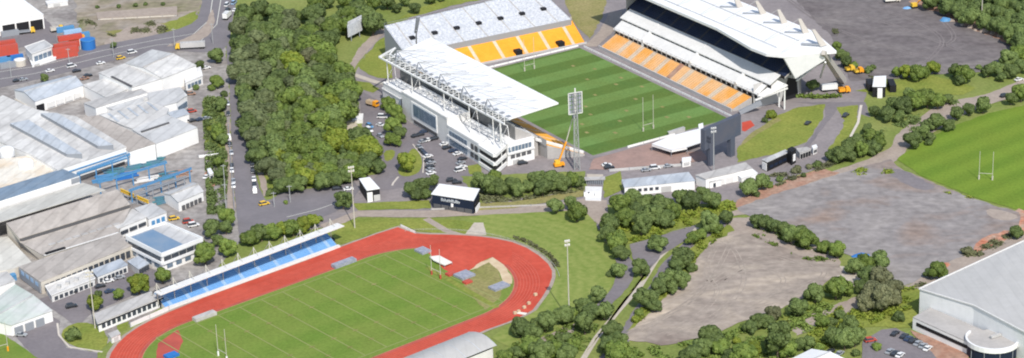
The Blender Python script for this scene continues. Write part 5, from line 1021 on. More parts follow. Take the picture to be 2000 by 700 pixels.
for i, (x, y, z, l) in enumerate(((12, 108, .08, 'red container at the left edge, front row, bottom of its stack'), (12, 108, 2.72, 'red container at the left edge, front row, topmost of its stack'), (8, 100, .08, 'red container at the left edge, rear row, bottom of its stack'), (8, 100, 2.72, 'red container at the left edge, rear row, upper one'), (128, 112, .08, 'red container beside the blue tank, front row, at ground level'), (128, 112, 2.72, 'red container beside the blue tank, front row, second level'), (130, 104, .08, 'red container beside the blue tank, second row, at ground level'), (130, 104, 2.72, 'red container beside the blue tank, second row, upper level'), (138, 92, .08, 'red container standing behind the two stacked rows by the blue tank'), (138, 88, 2.72, 'highest red container behind the stacked rows by the blue tank'))):
    container(l, (x, y), z=z)
for x, y, m, l in ((18, 132, 'steel_grey', 'grey-blue container by the main road at the left edge'), (128, 62, 'sky_blue_paint', 'blue container at the top end of the depot yard'), (142, 68, 'seat_blue_pale', 'pale blue container beside the blue one at the top of the yard'), (20, 70, 'steel_grey', 'grey-blue container in front of the open depot bays')):
    container(l, (x, y), m=m, L=9)
for x, y, z, m, l in ((112, 100, .08, 'red_paint', 'red container nearest the site office, standing alone'), (150, 80, .08, 'orange_paint', 'orange container behind the blue tank'), (160, 74, .08, 'sky_blue_paint', 'dark blue container farthest behind the blue tank'), (30, 118, .08, 'blue_paint', 'deep blue container in front of the left red stack'), (6, 122, .08, 'sky_blue_paint', 'dull blue container at the left edge near the road')):
    container(l, (x, y), m=m, L=8, z=z)
t, p = bldg('site_office', 'boxy pale grey site office with blue windows between the red container stacks', 'building', [(48, 92), (86, 79), (103, 91), (62, 106)], 6.0, 'concrete_pale', 'pale_roof', .3)
band(t, p[3], p[2], 1.6, 4.2, 'glass_blue', .12, 'window', .08, .92, 4, .2); band(t, p[0], p[3], .4, 2.6, 'grey_wall', .12, 'door', .3, .6)
t, p = bldg('loading_dock', 'low white loading dock in front of the boxy site office', 'building', [(58, 118), (106, 104), (110, 112), (62, 127)], 1.6, 'white_wall', 'white_roof')
band(t, p[3], p[2], .2, 1.1, 'grey_wall', .1, 'ramp', .1, .3)
q = at(173, 95); t = thing('storage_tank', 'round bright blue storage tank at the roadside next to the red containers', 'tank', (q.x, q.y, 0))
mb = MB(); mb.tube((q.x, q.y, 0), (q.x, q.y, 5.0), 3.7, 3.7, 28); obj('shell', mb, 'blue_paint', t); mb = MB(); mb.tube((q.x, q.y, 5.0), (q.x, q.y, 5.5), 3.75, .5, 28); obj('lid', mb, 'blue_paint', t); mb = MB(); mb.tube((q.x, q.y, 4.8), (q.x, q.y, 5.02), 3.85, 3.85, 28); obj('rim', mb, 'sky_blue_paint', t)
mb = MB(); mb.bar((q.x - 3.9, q.y - .6, 0), (q.x - 3.9, q.y - .6, 5.3), .35, .35); obj('ladder', mb, 'concrete_pale', t)
q = at(40, 128); t = thing('round_silo', 'squat cream silo at the roadside left of the loading dock', 'tank', (q.x, q.y, 0)); mb = MB(); mb.tube((q.x, q.y, 0), (q.x, q.y, 3.2), 2.9, 2.9, 20); obj('shell', mb, 'beige_wall', t); mb = MB(); mb.tube((q.x, q.y, 3.2), (q.x, q.y, 3.9), 2.95, .4, 20); obj('lid', mb, 'concrete_pale', t)
t, p = bldg('concrete_foundation', 'long pale concrete foundation platform left over on the vacant lot', 'foundation', [(188, 24), (346, 12), (346, 28), (190, 36)], 1.2, 'concrete', 'path_gravel')
band(t, p[3], p[2], .15, .8, 'beige_wall', .1, 'panel', .03, .97, 6, .1)
t, p = bldg('flat_shed', 'pale flat roof at the top edge above the vacant lot', 'building', [(88, 2), (130, -6), (133, 2), (92, 8)], 2.5, 'concrete_pale', 'concrete_pale'); band(t, p[3], p[2], .3, 1.8, 'grey_wall', .1, 'door', .3, .6)
boards('barrier_arm', at(388, 309), at(427, 305), 'white barrier wall across the yard entrance on the street', 1.2, 'white_wall')
q = at(408, 340); t, p = bldg('gate_hut', 'small white gate hut among shrubs beside the street', 'hut', [(404, 330), (411, 328), (417, 338), (409, 341)], 3.0); band(t, p[3], p[2], .8, 2, 'window_glass', .1, 'window', .2, .8)
for x, y, h, l in ((22, 152, 9, 'wooden power pole on the roadside at the far left'), (222, 112, 10, 'power pole beside the main road above the slotted warehouse'), (342, 96, 11, 'power pole at the traffic island before the truck'), (416, 86, 11, 'pale power pole at the street corner next to the corner tree'), (440, 372, 12, 'power pole on the footpath beside the street'), (442, 410, 12, 'power pole at the street corner above the office trees'), (536, 405, 7, 'street lamp at the access road junction'), (567, 396, 8, 'pale street lamp further along the access road'), (136, 128, 9, 'roadside lamp in front of the red containers')):
    q = at(x, y); t = thing('utility_pole', l, 'pole', q); mb = MB(); mb.tube(q, q + Vector((0, 0, h)), .2, .14, 8); obj('pole', mb, 'pole_grey', t); mb = MB(); mb.bar(q + Vector((-1.1, 0, h - .6)), q + Vector((1.1, 0, h - .6)), .18, .2); obj('crossarm', mb, 'pole_grey', t)
# ------------------------------------------------------------------ right: big shed
t = thing('big_shed', 'huge pale grey roofed shed with white end wall at the lower right', 'building', at(1950, 640))
R = [at(1795, 565, 11), at(1901, 597, 12.2), at(2090, 696, 11), at(2230, 600, 11), at(2120, 420, 11), at(2000, 471, 11.6)]
mb = MB(); slab(mb, R, .35); obj('roof', mb, 'shed_roof', t)
c = sum(R, Vector()) / 6; inn = [v + (Vector((c.x, c.y, v.z)) - v).normalized() * .3 - Vector((0, 0, .3)) for v in R]
mb = MB(); mb.prism(inn, 0, cap=False); obj('wall', mb, 'white_roof', t)
mb = MB()
for k in range(1, 12): u = k / 12; mb.bar(lerp(R[0], R[5], u) + Vector((0, 0, .06)), lerp(R[2], R[3], u) + Vector((0, 0, .06)), .2, .08)
obj('roof_seam', mb, 'shed_roof', t)
mb = MB(); [mb.bar(R[i] + Vector((0, 0, .1)), R[i + 1] + Vector((0, 0, .1)), .35, .5) for i in range(2)]; mb.bar(R[0] + Vector((0, 0, .1)), R[5] + Vector((0, 0, .1)), .35, .5); obj('eave_trim', mb, 'concrete_pale', t)
an = [at(x, y, 5) for x, y in ((1783, 620), (1817, 601), (1945, 656), (1905, 675))]
mb = MB(); mb.prism(an, 0, cap=False); w_ = obj('annex_wall', mb, 'white_wall', t)
mb = MB(); slab(mb, [v + Vector((0, 0, .02)) for v in an], .3); obj('annex_roof', mb, 'concrete', t)
band(t, an[0], an[3], 2.2, 3.6, 'black_and_shade', .12, 'window', .06, .98, 9, .03)
ct = at(1938, 661, 6.0); ct.z = 5.4; rr = 9.6
def arc(r, z, a0=-3.9, a1=1.4, n=26): return [Vector((ct.x + r * math.cos(lerp(a0, a1, i / n)), ct.y + r * math.sin(lerp(a0, a1, i / n)), z)) for i in range(n + 1)]
A_, B_ = arc(rr - .5, 0), arc(rr - .5, 4.6); mb = MB()
for i in range(26): mb.poly([A_[i], A_[i + 1], B_[i + 1], B_[i]])
obj('entrance_glass', mb, 'navy', t)
A_, B_, C2, D2 = arc(rr, 4.5), arc(rr, 6.3), arc(rr - .7, 6.3), arc(rr - .7, 5.4); mb = MB()
for i in range(26): mb.poly([A_[i], A_[i + 1], B_[i + 1], B_[i]]); mb.poly([B_[i], B_[i + 1], C2[i + 1], C2[i]]); mb.poly([C2[i], C2[i + 1], D2[i + 1], D2[i]])
obj('entrance_band', mb, 'white_roof', t); mb = MB(); mb.poly(arc(rr - .6, 5.5)); obj('entrance_roof', mb, 'concrete', t)
mb = MB(); mb.box(ct + Vector((1.5, 1.5, .8)), (4.5, 1.0, .9), .5); obj('roof_plant', mb, 'grey_wall', t)
for i in range(0, 27, 3): obj('mullion', MB().bar(arc(rr - .42, 0)[i], arc(rr - .42, 4.5)[i], .2), 'steel_grey', t)
t, p = gable('white_shed', 'white gabled roof poking in at the bottom edge among the trees', [(1540, 704), (1600, 730), (1660, 706), (1585, 682)], 4.6, 1.2, 'white_wall', 'white_roof')
band(t, p[0], p[1], 1, 2.5, 'window_glass', .35, 'window', .1, .9, 3, .3)
# small things on the lots
def tarp(label, px, size, m, rz=.2, h=.9, nm='covered_heap', cat='heap'):
    q = at(*px); mb = MB(); rnd = random.Random(int(px[0]))
    n = 9; o = []
    for i in range(n): a = 2 * math.pi * i / n; o.append((math.cos(a) * size[0] / 2 * rnd.uniform(.8, 1.1), math.sin(a) * size[1] / 2 * rnd.uniform(.8, 1.1)))
    ca, sa = math.cos(rz), math.sin(rz); P = lambda x, y, z: Vector((q.x + x * ca - y * sa, q.y + x * sa + y * ca, z))
    mb.add([P(x, y, .1) for x, y in o] + [P(x * .6, y * .6, h * rnd.uniform(.7, 1.1)) for x, y in o] + [P(0, 0, h * 1.15)], [(i, (i + 1) % n, n + (i + 1) % n, n + i) for i in range(n)] + [(n + i, n + (i + 1) % n, 2 * n) for i in range(n)])
    return tag(obj(nm, mb, m, None, (q.x, q.y, 0)), label, cat)
tarp('bright blue tarpaulined heap behind the row of dark trees on the big gravel lot', (1682, 500), (8, 4), 'blue_paint')
tarp('teal and blue tarpaulined heap on the dark lot below the corner wood', (1847, 41), (7, 5), 'sky_blue_paint', h=1.6)
tarp('blue covered heap beside the orange digger at the far edge of the dark lot', (1772, 17), (5, 3), 'seat_blue')
for i, (x, y, s) in enumerate(((1860, 42, 1.3), (1880, 50, 1.0), (1895, 54, 1.5), (1912, 58, 1.1), (1922, 62, 1.9), (1938, 66, 1.2), (1952, 71, 1.4), (1966, 76, 1.1), (1905, 60, .9), (1930, 60, 1.0))):
    q = at(x, y); rnd = random.Random(i); mb = MB(); n = 8
    mb.tube((q.x, q.y, 0), (q.x, q.y, s * .8), s * 1.3, s * .7, 7); mb.v = [v + Vector((rnd.uniform(-.3, .3), rnd.uniform(-.3, .3), rnd.uniform(-.1, .2))) * s for v in mb.v]
    tag(obj('boulder', mb, 'rock', None, (q.x, q.y, 0)), 'pale boulder in the row edging the dark lot below the corner wood', 'boulder', 'boulders along the edge of the dark lot')
# ------------------------------------------------------------------ vehicles
def prof_prism(mb, prof, w, mi=0, taper=None):
    n = len(prof); wt = taper or [w] * n
    o = len(mb.v); mb.v += [Vector((x, -ww / 2, z)) for (x, z), ww in zip(prof, wt)] + [Vector((x, ww / 2, z)) for (x, z), ww in zip(prof, wt)]
    mb.f.append([o + i for i in range(n)]); mb.m.append(mi); mb.f.append([o + n + i for i in reversed(range(n))]); mb.m.append(mi)
    for i in range(n): j = (i + 1) % n; mb.f.append([o + i, o + n + i, o + n + j, o + j]); mb.m.append(mi)
def slot(o, m):
    for s in o.material_slots[:1]: s.link = 'OBJECT'; s.material = M[m]
CAR = {}
def proto(kind):
    if kind in CAR: return CAR[kind]
    L = {'car': 4.4, 'van': 5.0, 'suv': 4.7}[kind]; p = {}
    mb = MB(); h = L / 2
    prof_prism(mb, [(-h, .35), (-h + .05, .85), (-h + .5, .95), (h - 1.2, .95), (h - .15, .78), (h, .5), (h - .05, .3)], 1.78); p['body'] = mb
    top = 1.45 if kind == 'car' else (1.75 if kind == 'suv' else 2.05)
    mb = MB(); x0, x1 = (-h + .55, h - 1.35) if kind == 'car' else (-h + .12, h - 1.1)
    prof_prism(mb, [(x0, .95), (x0 + .45, top - .06), (x1 - .75, top - .06), (x1, .95)], 1.7, taper=[1.7, 1.42, 1.42, 1.7]); p['window'] = mb
    mb = MB(); mb.box(((x0 + x1) / 2 - .12, 0, top - .02), (x1 - x0 - 1.25, 1.46, .1)); p['roof'] = mb
    wh = MB(); wh.tube((0, -.11, 0), (0, .11, 0), .33, .33, 10); p['wheel'] = wh
    lamp = MB(); lamp.box((0, 0, 0), (.1, .35, .16)); p['headlight'] = lamp
    me = {}
    for k, b in p.items():
        m = bpy.data.meshes.new(k); m.from_pydata(b.v, [], b.f); m.materials.append(M['dark_car']); m.update(); me[k] = m
    CAR[kind] = (me, L); return CAR[kind]
def car(px, ang, col, label, kind='car', z=.1, nm=None, group='parked cars and vans', cat=None):
    me, L = proto(kind); q = at(*px); t = thing(nm or {'car': 'car', 'van': 'van', 'suv': 'car'}[kind], label, cat or {'car': 'car', 'van': 'van', 'suv': 'car'}[kind], (q.x, q.y, z), group, ang)
    def part(n, m, loc=(0, 0, 0)):
        o = bpy.data.objects.new(n, me[n]); COL.objects.link(o); o.parent = t; o.location = loc; slot(o, m); return o
    part('body', col); part('window', 'window_glass'); part('roof', col)
    for x in (-L / 2 + .85, L / 2 - .9):
        for y in (-.82, .82): part('wheel', 'tyre', (x, y, .33))
    for y in (-.6, .6): part('headlight', 'white_wall', (L / 2 - .1, y, .66))
    return t
def head(a, b): d = at(*b) - at(*a); return math.atan2(d.y, d.x)
STREET = head((465, 240), (480, 380)); PK = -1.02; ACR = PK + math.pi / 2
for (x, y), a, c, l, k in (
    ((448, 273), STREET, 'white_car', 'white van on the left kerb of the street, uppermost of the parked line', 'van'),
    ((449, 285), STREET, 'dark_car', 'dark car parked right behind the uppermost white van on the street', 'car'),
    ((452, 301), STREET, 'silver_paint', 'silver car on the left kerb just below the yard entrance', 'car'),
    ((453, 327), STREET, 'dark_car', 'dark car on the left kerb halfway down the street', 'car'),
    ((453, 336), STREET, 'white_car', 'white car parked behind the dark one halfway down the street', 'car'),
    ((456, 357), STREET, 'silver_paint', 'grey car on the left kerb near the bottom of the street', 'car'),
    ((456, 366), STREET, 'white_car', 'white car lowest on the left kerb of the street', 'car'),
    ((493, 325), STREET, 'dark_car', 'dark car on the right kerb under the wood edge', 'car'),
    ((494, 337), STREET, 'dark_car', 'black car on the right kerb, second below the wood edge', 'suv'),
    ((496, 353), STREET, 'white_car', 'white car on the right kerb beside the grass verge', 'car'),
    ((498, 376), STREET, 'white_car', 'big white van lowest on the right kerb of the street', 'van'),
    ((497, 364), STREET, 'dark_car', 'dark car between the two white vehicles on the right kerb', 'car'),
    ((516, 401), STREET + 1.9, 'yellow_paint', 'yellow car turning at the junction of the street and access road', 'suv'),
    ((445, 205), STREET, 'silver_paint', 'silver car in the tree shade on the upper street', 'car'),
    ((446, 225), STREET, 'dark_car', 'dark car in the tree shade on the upper street', 'car')):
    car((x, y), a, c, l, k, .16)
# stadium car park
rows = [((812, 268), ACR, 'dark_car', 'black car first in the row farthest left by the club building'), ((820, 266), ACR, 'dark_car', 'black car second in the row by the glazed block'), ((828, 260), ACR, 'navy_car', 'navy car at the foot of the glazed club front'), ((840, 257), ACR, 'dark_car', 'black car nearest the glazed club front'),
    ((826, 279), ACR, 'silver_paint', 'silver car in the second row of the club car park'), ((832, 277), ACR, 'dark_car', 'dark car between the silver and the white one in the second row'), ((838, 276), ACR, 'white_car', 'white car in the second row of the club car park'), ((847, 274), ACR, 'dark_car', 'dark car right of the white one in the second row'), ((853, 272), ACR, 'dark_car', 'black car last in the second row before the club wall'),
    ((819, 290), PK, 'silver_paint', 'silver car topmost along the tree island'), ((824, 297), PK, 'dark_car', 'black car second along the tree island'), ((829, 302), PK, 'navy_car', 'navy car third along the tree island'),
    ((836, 308), ACR, 'white_car', 'white car at the bend of the tree island row'), ((838, 316), ACR, 'dark_car', 'dark car below the bend of the tree island row'), ((842, 321), ACR, 'silver_paint', 'silver car in the lower tree island row'), ((840, 328), ACR, 'dark_car', 'dark grey car in the lower tree island row'), ((841, 334), ACR, 'silver_paint', 'pale silver car second last in the tree island row'), ((842, 341), ACR, 'white_car', 'white car last in the tree island row nearest the navy building'),
    ((868, 284), ACR, 'white_car', 'white car first along the terrace wall of the club'), ((873, 291), ACR, 'dark_car', 'dark car along the terrace wall of the club'), ((885, 297), ACR, 'navy_car', 'navy car along the terrace wall of the club'), ((894, 303), ACR, 'white_car', 'white car parked tight below the terrace wall end'),
    ((903, 313), ACR, 'dark_car', 'dark car beside the small lawn at the club end'), ((900, 321), ACR, 'silver_paint', 'grey car beside the small lawn at the club end')]
for px, a, c, l in rows: car(px, a, c, l, 'car', .1)
car((898, 335), ACR, 'white_car', 'big white van beside the small lawn at the club end', 'van', .1)
car((903, 329), ACR, 'white_car', 'white car parked above the big white van', 'car', .1)
car((882, 355), .1, 'dark_car', 'dark car close behind the navy entrance building roof', 'suv', .1); car((893, 359), .1, 'dark_car', 'black car at the right rear corner of the navy entrance building', 'car', .1)
car((844, 372), 1.2, 'dark_car', 'dark car at the left rear corner of the navy entrance building', 'car', .1)
car((1021, 321), .4, 'dark_car', 'dark car parked against the balcony end of the club building', 'suv', .1)
for (x, y), a, c, l, k in (((722, 249), PK, 'sky_blue_paint', 'blue pickup on the lane beside the wood', 'suv'), ((721, 257), PK, 'white_car', 'white van on the lane beside the wood behind the blue pickup', 'van'), ((747, 231), PK + .9, 'white_car', 'white van half under the trees on the lane', 'van'), ((744, 247), PK + .4, 'white_car', 'white car below the half-hidden van on the lane', 'car'), ((743, 268), PK, 'silver_paint', 'silver car lowest beside the lane trees', 'car'), ((711, 262), PK, 'white_car', 'white car beside the terraced steps at the wood edge', 'car'),
    ((659, 371), .2, 'dark_car', 'dark car at the wood edge on the access road', 'suv'), ((681, 372), .2, 'white_car', 'white car beside the black and white gate pavilion', 'car'), ((1190, 330), .2, 'dark_car', 'dark car on the plaza edge above the paved entrance gate', 'suv'),
    ((1279, 331), .2, 'white_car', 'long white van below the brick plaza', 'van'), ((1262, 335), .2, 'silver_paint', 'silver car on the lane above the long white hall', 'car'), ((1305, 327), .3, 'silver_paint', 'grey car on the lane right of the long white van', 'car'), ((1185, 325), .2, 'white_car', 'white car at the plaza corner by the pitch', 'car'),
    ((1652, 128), .5, 'navy_car', 'dark blue van beside the shrubs behind the big grandstand strut', 'van'), ((1652, 228), 1.0, 'dark_car', 'black car on the avenue lawn left of the pale kerb', 'suv'), ((1578, 243), 1.0, 'dark_car', 'dark car on the grass slope edge of the avenue', 'car'),
    ((1962, 190), .5, 'dark_car', 'dark car at the tree on the far right road', 'suv'), ((1990, 158), .5, 'white_car', 'white car on the road at the right edge', 'car')):
    car((x, y), a, c, l, k, .12)
# lower right car park
for i, ((x, y), c, l) in enumerate((((1748, 655), 'dark_car', 'black car uppermost in the row beside the big shed'), ((1766, 660), 'dark_car', 'dark car second in the row beside the big shed'), ((1774, 665), 'navy_car', 'navy car third in the row beside the big shed'), ((1783, 669), 'dark_car', 'black car fourth in the row beside the big shed'), ((1793, 674), 'silver_paint', 'silver car fifth in the row beside the big shed'), ((1803, 679), 'silver_paint', 'grey car sixth in the row beside the big shed'), ((1812, 684), 'white_car', 'white car last in the row beside the big shed'), ((1738, 690), 'silver_paint', 'silver car first in the row at the bottom edge of the lot'), ((1748, 694), 'dark_car', 'dark car second in the row at the bottom edge of the lot'), ((1758, 697), 'white_car', 'white car third in the row at the bottom edge of the lot'), ((1622, 690), 'dark_car', 'dark car right of the white gabled roof at the bottom'), ((1640, 694), 'silver_paint', 'silver car right of the dark one beside the white gabled roof'))):
    car((x, y), .9, c, l, 'car', .2)
car((1700, 668), .3, 'red_paint', 'bright red car at the corner of the lower right car park', 'suv', .2)
# main road and yards
for (x, y), a, c, l, k in (((98, 141), .5, 'white_car', 'white car on the main road before the shed roof', 'car'), ((140, 132), .5, 'white_car', 'white van on the main road opposite the red containers', 'van'), ((150, 141), .5, 'dark_car', 'dark car below the white van on the main road', 'car'), ((172, 150), .5, 'dark_car', 'dark car parked by the slotted white warehouse', 'car'), ((166, 156), .5, 'dirt_red', 'maroon car parked between the white roofs', 'car'), ((197, 126), .5, 'white_car', 'white car on the road above the slotted warehouse', 'car'), ((236, 116), .5, 'yellow_paint', 'yellow truck cab on the roadside above the warehouses', 'suv'), ((258, 105), .5, 'white_car', 'white van on the roadside behind the yellow cab', 'van'), ((34, 160), .5, 'dark_car', 'dark car at the roadside on the far left', 'car'), ((46, 158), .5, 'silver_paint', 'silver car next to the dark one on the far left roadside', 'car'),
    ((444, 12), 1.3, 'white_car', 'white van in the queue at the top of the street, farthest one', 'van'), ((445, 22), 1.3, 'dark_car', 'dark car in the queue at the top of the street', 'suv'), ((457, 8), 1.3, 'seat_blue_pale', 'pale blue van in the right lane of the queue', 'van'), ((459, 22), 1.3, 'white_car', 'white car in the right lane of the queue', 'car'),
    ((373, 186), .2, 'dirt_red', 'maroon car in front of the corner annex', 'suv'), ((362, 183), .2, 'dark_car', 'dark car left of the maroon one by the annex', 'car'), ((375, 220), .4, 'red_paint', 'bright red car beside the blue-grey lean-to', 'suv'), ((365, 238), .5, 'dark_car', 'dark car first in the row by the tall blank wall', 'car'), ((378, 238), .5, 'dark_car', 'black car second in the row by the tall blank wall', 'car'), ((392, 236), .5, 'navy_car', 'navy car third in the row by the tall blank wall', 'car'), ((404, 234), .5, 'silver_paint', 'silver car last in the row by the tall blank wall', 'car'),
    ((403, 135), .4, 'white_car', 'white car behind the corner warehouse near the street trees', 'car'), ((368, 436), .4, 'red_paint', 'red truck cab behind the two-storey office', 'van'), ((378, 443), .4, 'white_car', 'white van beside the red cab behind the office', 'van'), ((340, 430), .4, 'yellow_paint', 'yellow forklift-like truck behind the white lean-to', 'suv'), ((404, 348), 1.2, 'white_car', 'white car beside the gate hut by the street', 'car'),
    ((140, 574), .5, 'dark_car', 'black car in the workshop yard, upper one', 'suv'), ((140, 601), .4, 'dark_car', 'black car in the workshop yard, lower one', 'suv'), ((212, 552), .5, 'white_car', 'white car in front of the workshop porch', 'car'), ((234, 545), .5, 'silver_paint', 'silver car in front of the workshop porch', 'car'), ((196, 562), .5, 'dark_car', 'dark car in front of the workshop porch', 'car'), ((215, 572), .5, 'navy_car', 'navy car under the yard trees', 'car'), ((42, 657), -.2, 'silver_paint', 'silver car in front of the garage roller doors', 'car')):
    car((x, y), a, c, l, k, .14)
def truck(px, ang, label, cabm, boxm, L=9.0, h=3.4, z=.14, cat='truck', group='trucks on the roads and lots', flat=False):
    q = at(*px); t = thing('truck', label, cat, (q.x, q.y, z), group, ang)
    def p(n, mb, m): o = obj(n, mb, m); o.parent = t; return o
    mb = MB(); prof_prism(mb, [(L / 2 - 2.2, .6), (L / 2 - 2.2, 2.9), (L / 2 - .5, 2.9), (L / 2, 1.7), (L / 2, .6)], 2.3); p('cab', mb, cabm)
    mb = MB(); mb.box((L / 2 - .2, 0, 2.15), (.5, 2.0, .8)); p('windscreen', mb, 'window_glass')
    mb = MB(); bl = L - 2.6; mb.box((-L / 2 + bl / 2, 0, (1.0 + (h if not flat else 1.7)) / 2), (bl, 2.5, (h if not flat else 1.7) - 1.0))
    for k in range(7): mb.box((-L / 2 + bl * (k + .5) / 7, 0, (1.0 + (h if not flat else 1.7)) / 2), (.12, 2.58, (h if not flat else 1.7) - 1.0))
    p('cargo_box', mb, boxm); mb = MB(); mb.box((0, 0, .75), (L - .3, 1.2, .35)); p('chassis', mb, 'black_and_shade')
    for x in (-L / 2 + 1, -L / 2 + 2.2, L / 2 - 1.2):
        for y in (-1.05, 1.05): mb = MB(); mb.tube((x, y - .15, .5), (x, y + .15, .5), .5, n=10); p('wheel', mb, 'tyre')
    return t
truck((372, 96), math.pi + .05, 'long truck with yellow cab and pale cargo box beside the corner warehouse', 'yellow_paint', 'grey_wall', 15, 3.6)
truck((444, 36), 1.35, 'white box truck last in the queue at the top of the street', 'white_car', 'white_car', 8, 3.6)
truck((52, 66), .2, 'yellow truck in the depot yard in front of the open bays', 'yellow_paint', 'steel_grey', 9, 3, flat=True)
truck((112, 62), .4, 'yellow truck at the top of the depot yard by the blue container', 'yellow_paint', 'beige_wall', 7, 2.6)
truck((728, 208), PK + .3, 'orange truck on the lane between the wood and the club building', 'orange_paint', 'sand', 6.5, 2.6)
truck((1625, 178), .1, 'white box truck parked on the bed behind the clipped hedge', 'dark_car', 'white_car', 10, 3.4)
truck((1649, 182), .2, 'orange site truck right of the white box truck', 'orange_paint', 'orange_paint', 5.5, 2.6)
truck((1743, 5), .1, 'cream site cabin truck at the far edge of the dark lot', 'beige_wall', 'tarp_white', 8, 3)
truck((1660, 140), .3, 'small yellow loader beside the shrubs behind the grandstand strut', 'yellow_paint', 'yellow_paint', 4.5, 2.0)
truck((1677, 144), .3, 'small amber loader at the end of the shrub row near the black pavilion', 'orange_paint', 'yellow_paint', 4.5, 2.0)
q = at(1786, 16); t = thing('digger', 'orange digger on the rubble edge of the dark lot below the corner wood', 'digger', (q.x, q.y, .1))
for nm, mb, m in (('track', MB().box((q.x, q.y - 1.1, .5), (3.4, .6, .9), .3).box((q.x, q.y + 1.1, .5), (3.4, .6, .9), .3), 'tyre'), ('cab', MB().box((q.x - .3, q.y, 1.9), (2.8, 2.2, 1.7), .3), 'yellow_paint'), ('boom', MB().bar((q.x + .8, q.y, 2.0), (q.x + 3.6, q.y + 1.2, 4.6), .5).bar((q.x + 3.6, q.y + 1.2, 4.6), (q.x + 5.2, q.y + 1.8, 1.6), .4), 'orange_paint'), ('bucket', MB().box((q.x + 5.2, q.y + 1.8, 1.2), (1.2, 1.2, 1.0), .3), 'red_paint')): obj(nm, mb, m, t)
# terraced steps at the wood edge
t = thing('terrace_steps', 'pale stepped terrace wall at the wood edge beside the lane', 'steps', at(683, 245))
mb = MB()
for k in range(6): q = at(676 + 2.2 * k, 232 + 6.5 * k); mb.box((q.x, q.y, .5 + .12 * (5 - k)), (7.5, 1.3, 1.0 + .24 * (5 - k)), .1)
obj('step_wall', mb, 'path_concrete', t); mb = MB(); mb.box((at(699, 236).x, at(699, 236).y, 1.0), (5, 8, 2.0)); obj('bin_store', mb, 'concrete_pale', t)
# ------------------------------------------------------------------ trees
def crown_mesh(seed, n=1500, tall=1.0, lobes=7, leaf=.085):
    rnd = random.Random(seed); L = [(Vector((0, 0, 1.0 * tall)), .66)]
    lobes = lobes * 2
    for i in range(lobes):
        a = 2 * math.pi * (i + rnd.uniform(-.3, .3)) / lobes; r = rnd.uniform(.3, .66)
        L.append((Vector((math.cos(a) * r, math.sin(a) * r, (rnd.uniform(.55, 1.4)) * tall)), rnd.uniform(.2, .44)))
    for i in range(3): L.append((Vector((rnd.uniform(-.3, .3), rnd.uniform(-.3, .3), rnd.uniform(1.3, 1.5) * tall)), rnd.uniform(.3, .42)))
    mb = MB(); c0 = Vector((0, 0, .95 * tall)); k = 0
    while k < n:
        c, r = rnd.choice(L); d = Vector((rnd.gauss(0, 1), rnd.gauss(0, 1), rnd.gauss(0, 1))).normalized()
        p = c + d * r * rnd.uniform(.82, 1.06) * Vector((1, 1, 1)).length / 1.732
        if p.z < .32 * tall or any((p - c2).length < r2 * .8 for c2, r2 in L if c2 is not c): continue
        nn = (d * 1.0 + Vector((rnd.gauss(0, .28), rnd.gauss(0, .28), rnd.gauss(.1, .28)))).normalized(); s = leaf * rnd.uniform(.6, 1.25)
        a = nn.orthogonal().normalized(); a = (a * math.cos(k) + nn.cross(a) * math.sin(k)) * s; b = nn.cross(a).normalized() * s * rnd.uniform(.6, 1)
        mb.poly([p - a - b * .5, p + a * .2 - b, p + a + b * .4, p - a * .3 + b]); k += 1
    for c, r in L:   # inner branches and leaves that close the crown
        m, q = 7, 5; vs = []
        for i in range(q + 1):
            for j in range(m):
                th, ph = math.pi * i / q, 2 * math.pi * j / m; vs.append(c + Vector((math.sin(th) * math.cos(ph), math.sin(th) * math.sin(ph), math.cos(th))) * r * .84 * rnd.uniform(.9, 1.08))
        mb.add(vs, [(i * m + j, i * m + (j + 1) % m, (i + 1) * m + (j + 1) % m, (i + 1) * m + j) for i in range(q) for j in range(m)])
    me = bpy.data.meshes.new('crown'); me.from_pydata(mb.v, [], mb.f); me.materials.append(M['leaf_dark']); me.update()
    return me
def trunk_mesh(seed, tall=1.0):
    rnd = random.Random(seed); mb = MB(); mb.tube((0, 0, -.05), (.02, .01, .75 * tall), .085, .055, 7)
    for i in range(4): a = rnd.uniform(0, 6.28); mb.tube((.015, .01, .5 * tall), (math.cos(a) * .4, math.sin(a) * .4, rnd.uniform(.85, 1.1) * tall), .045, .02, 5)
    me = bpy.data.meshes.new('trunk'); me.from_pydata(mb.v, [], mb.f); me.materials.append(M['bark']); me.update(); return me
CROWNS = [crown_mesh(s, 2600, lobes=6 + s % 4) for s in range(7)] + [crown_mesh(50 + s, 2200, 1.5, 6) for s in range(2)] + [crown_mesh(70 + s, 700, .62, 5, .14) for s in range(3)]
TRUNKS = [trunk_mesh(s) for s in range(7)] + [trunk_mesh(50 + s, 1.5) for s in range(2)] + [trunk_mesh(70 + s, .62) for s in range(3)]
trnd = random.Random(11)
ALLT = []
def tree(px, py, r, leaf, label, group=None, shape=None, nm='tree', cat='tree', squash=None):
    rm = r / 4.05 * .88; i = trnd.randrange(7) if shape is None else (7 + trnd.randrange(2) if shape == 'tall' else 9 + trnd.randrange(3))
    zf = {None: .95, 'tall': 1.25, 'bush': .5}[shape]; q = at(px, py, rm * zf)
    t = thing(nm, label, cat, (q.x, q.y, 0), group, trnd.uniform(0, 6.28)); sq = squash or trnd.uniform(.88, 1.1)
    for n, me in (('crown', CROWNS[i]), ('trunk', TRUNKS[i])):
        o = bpy.data.objects.new(n, me); COL.objects.link(o); o.parent = t; o.scale = (rm * trnd.uniform(.92, 1.12), rm * trnd.uniform(.86, 1.1), rm * sq)
        if n == 'crown': slot(o, leaf)
    ALLT.append((px, py, r)); return t
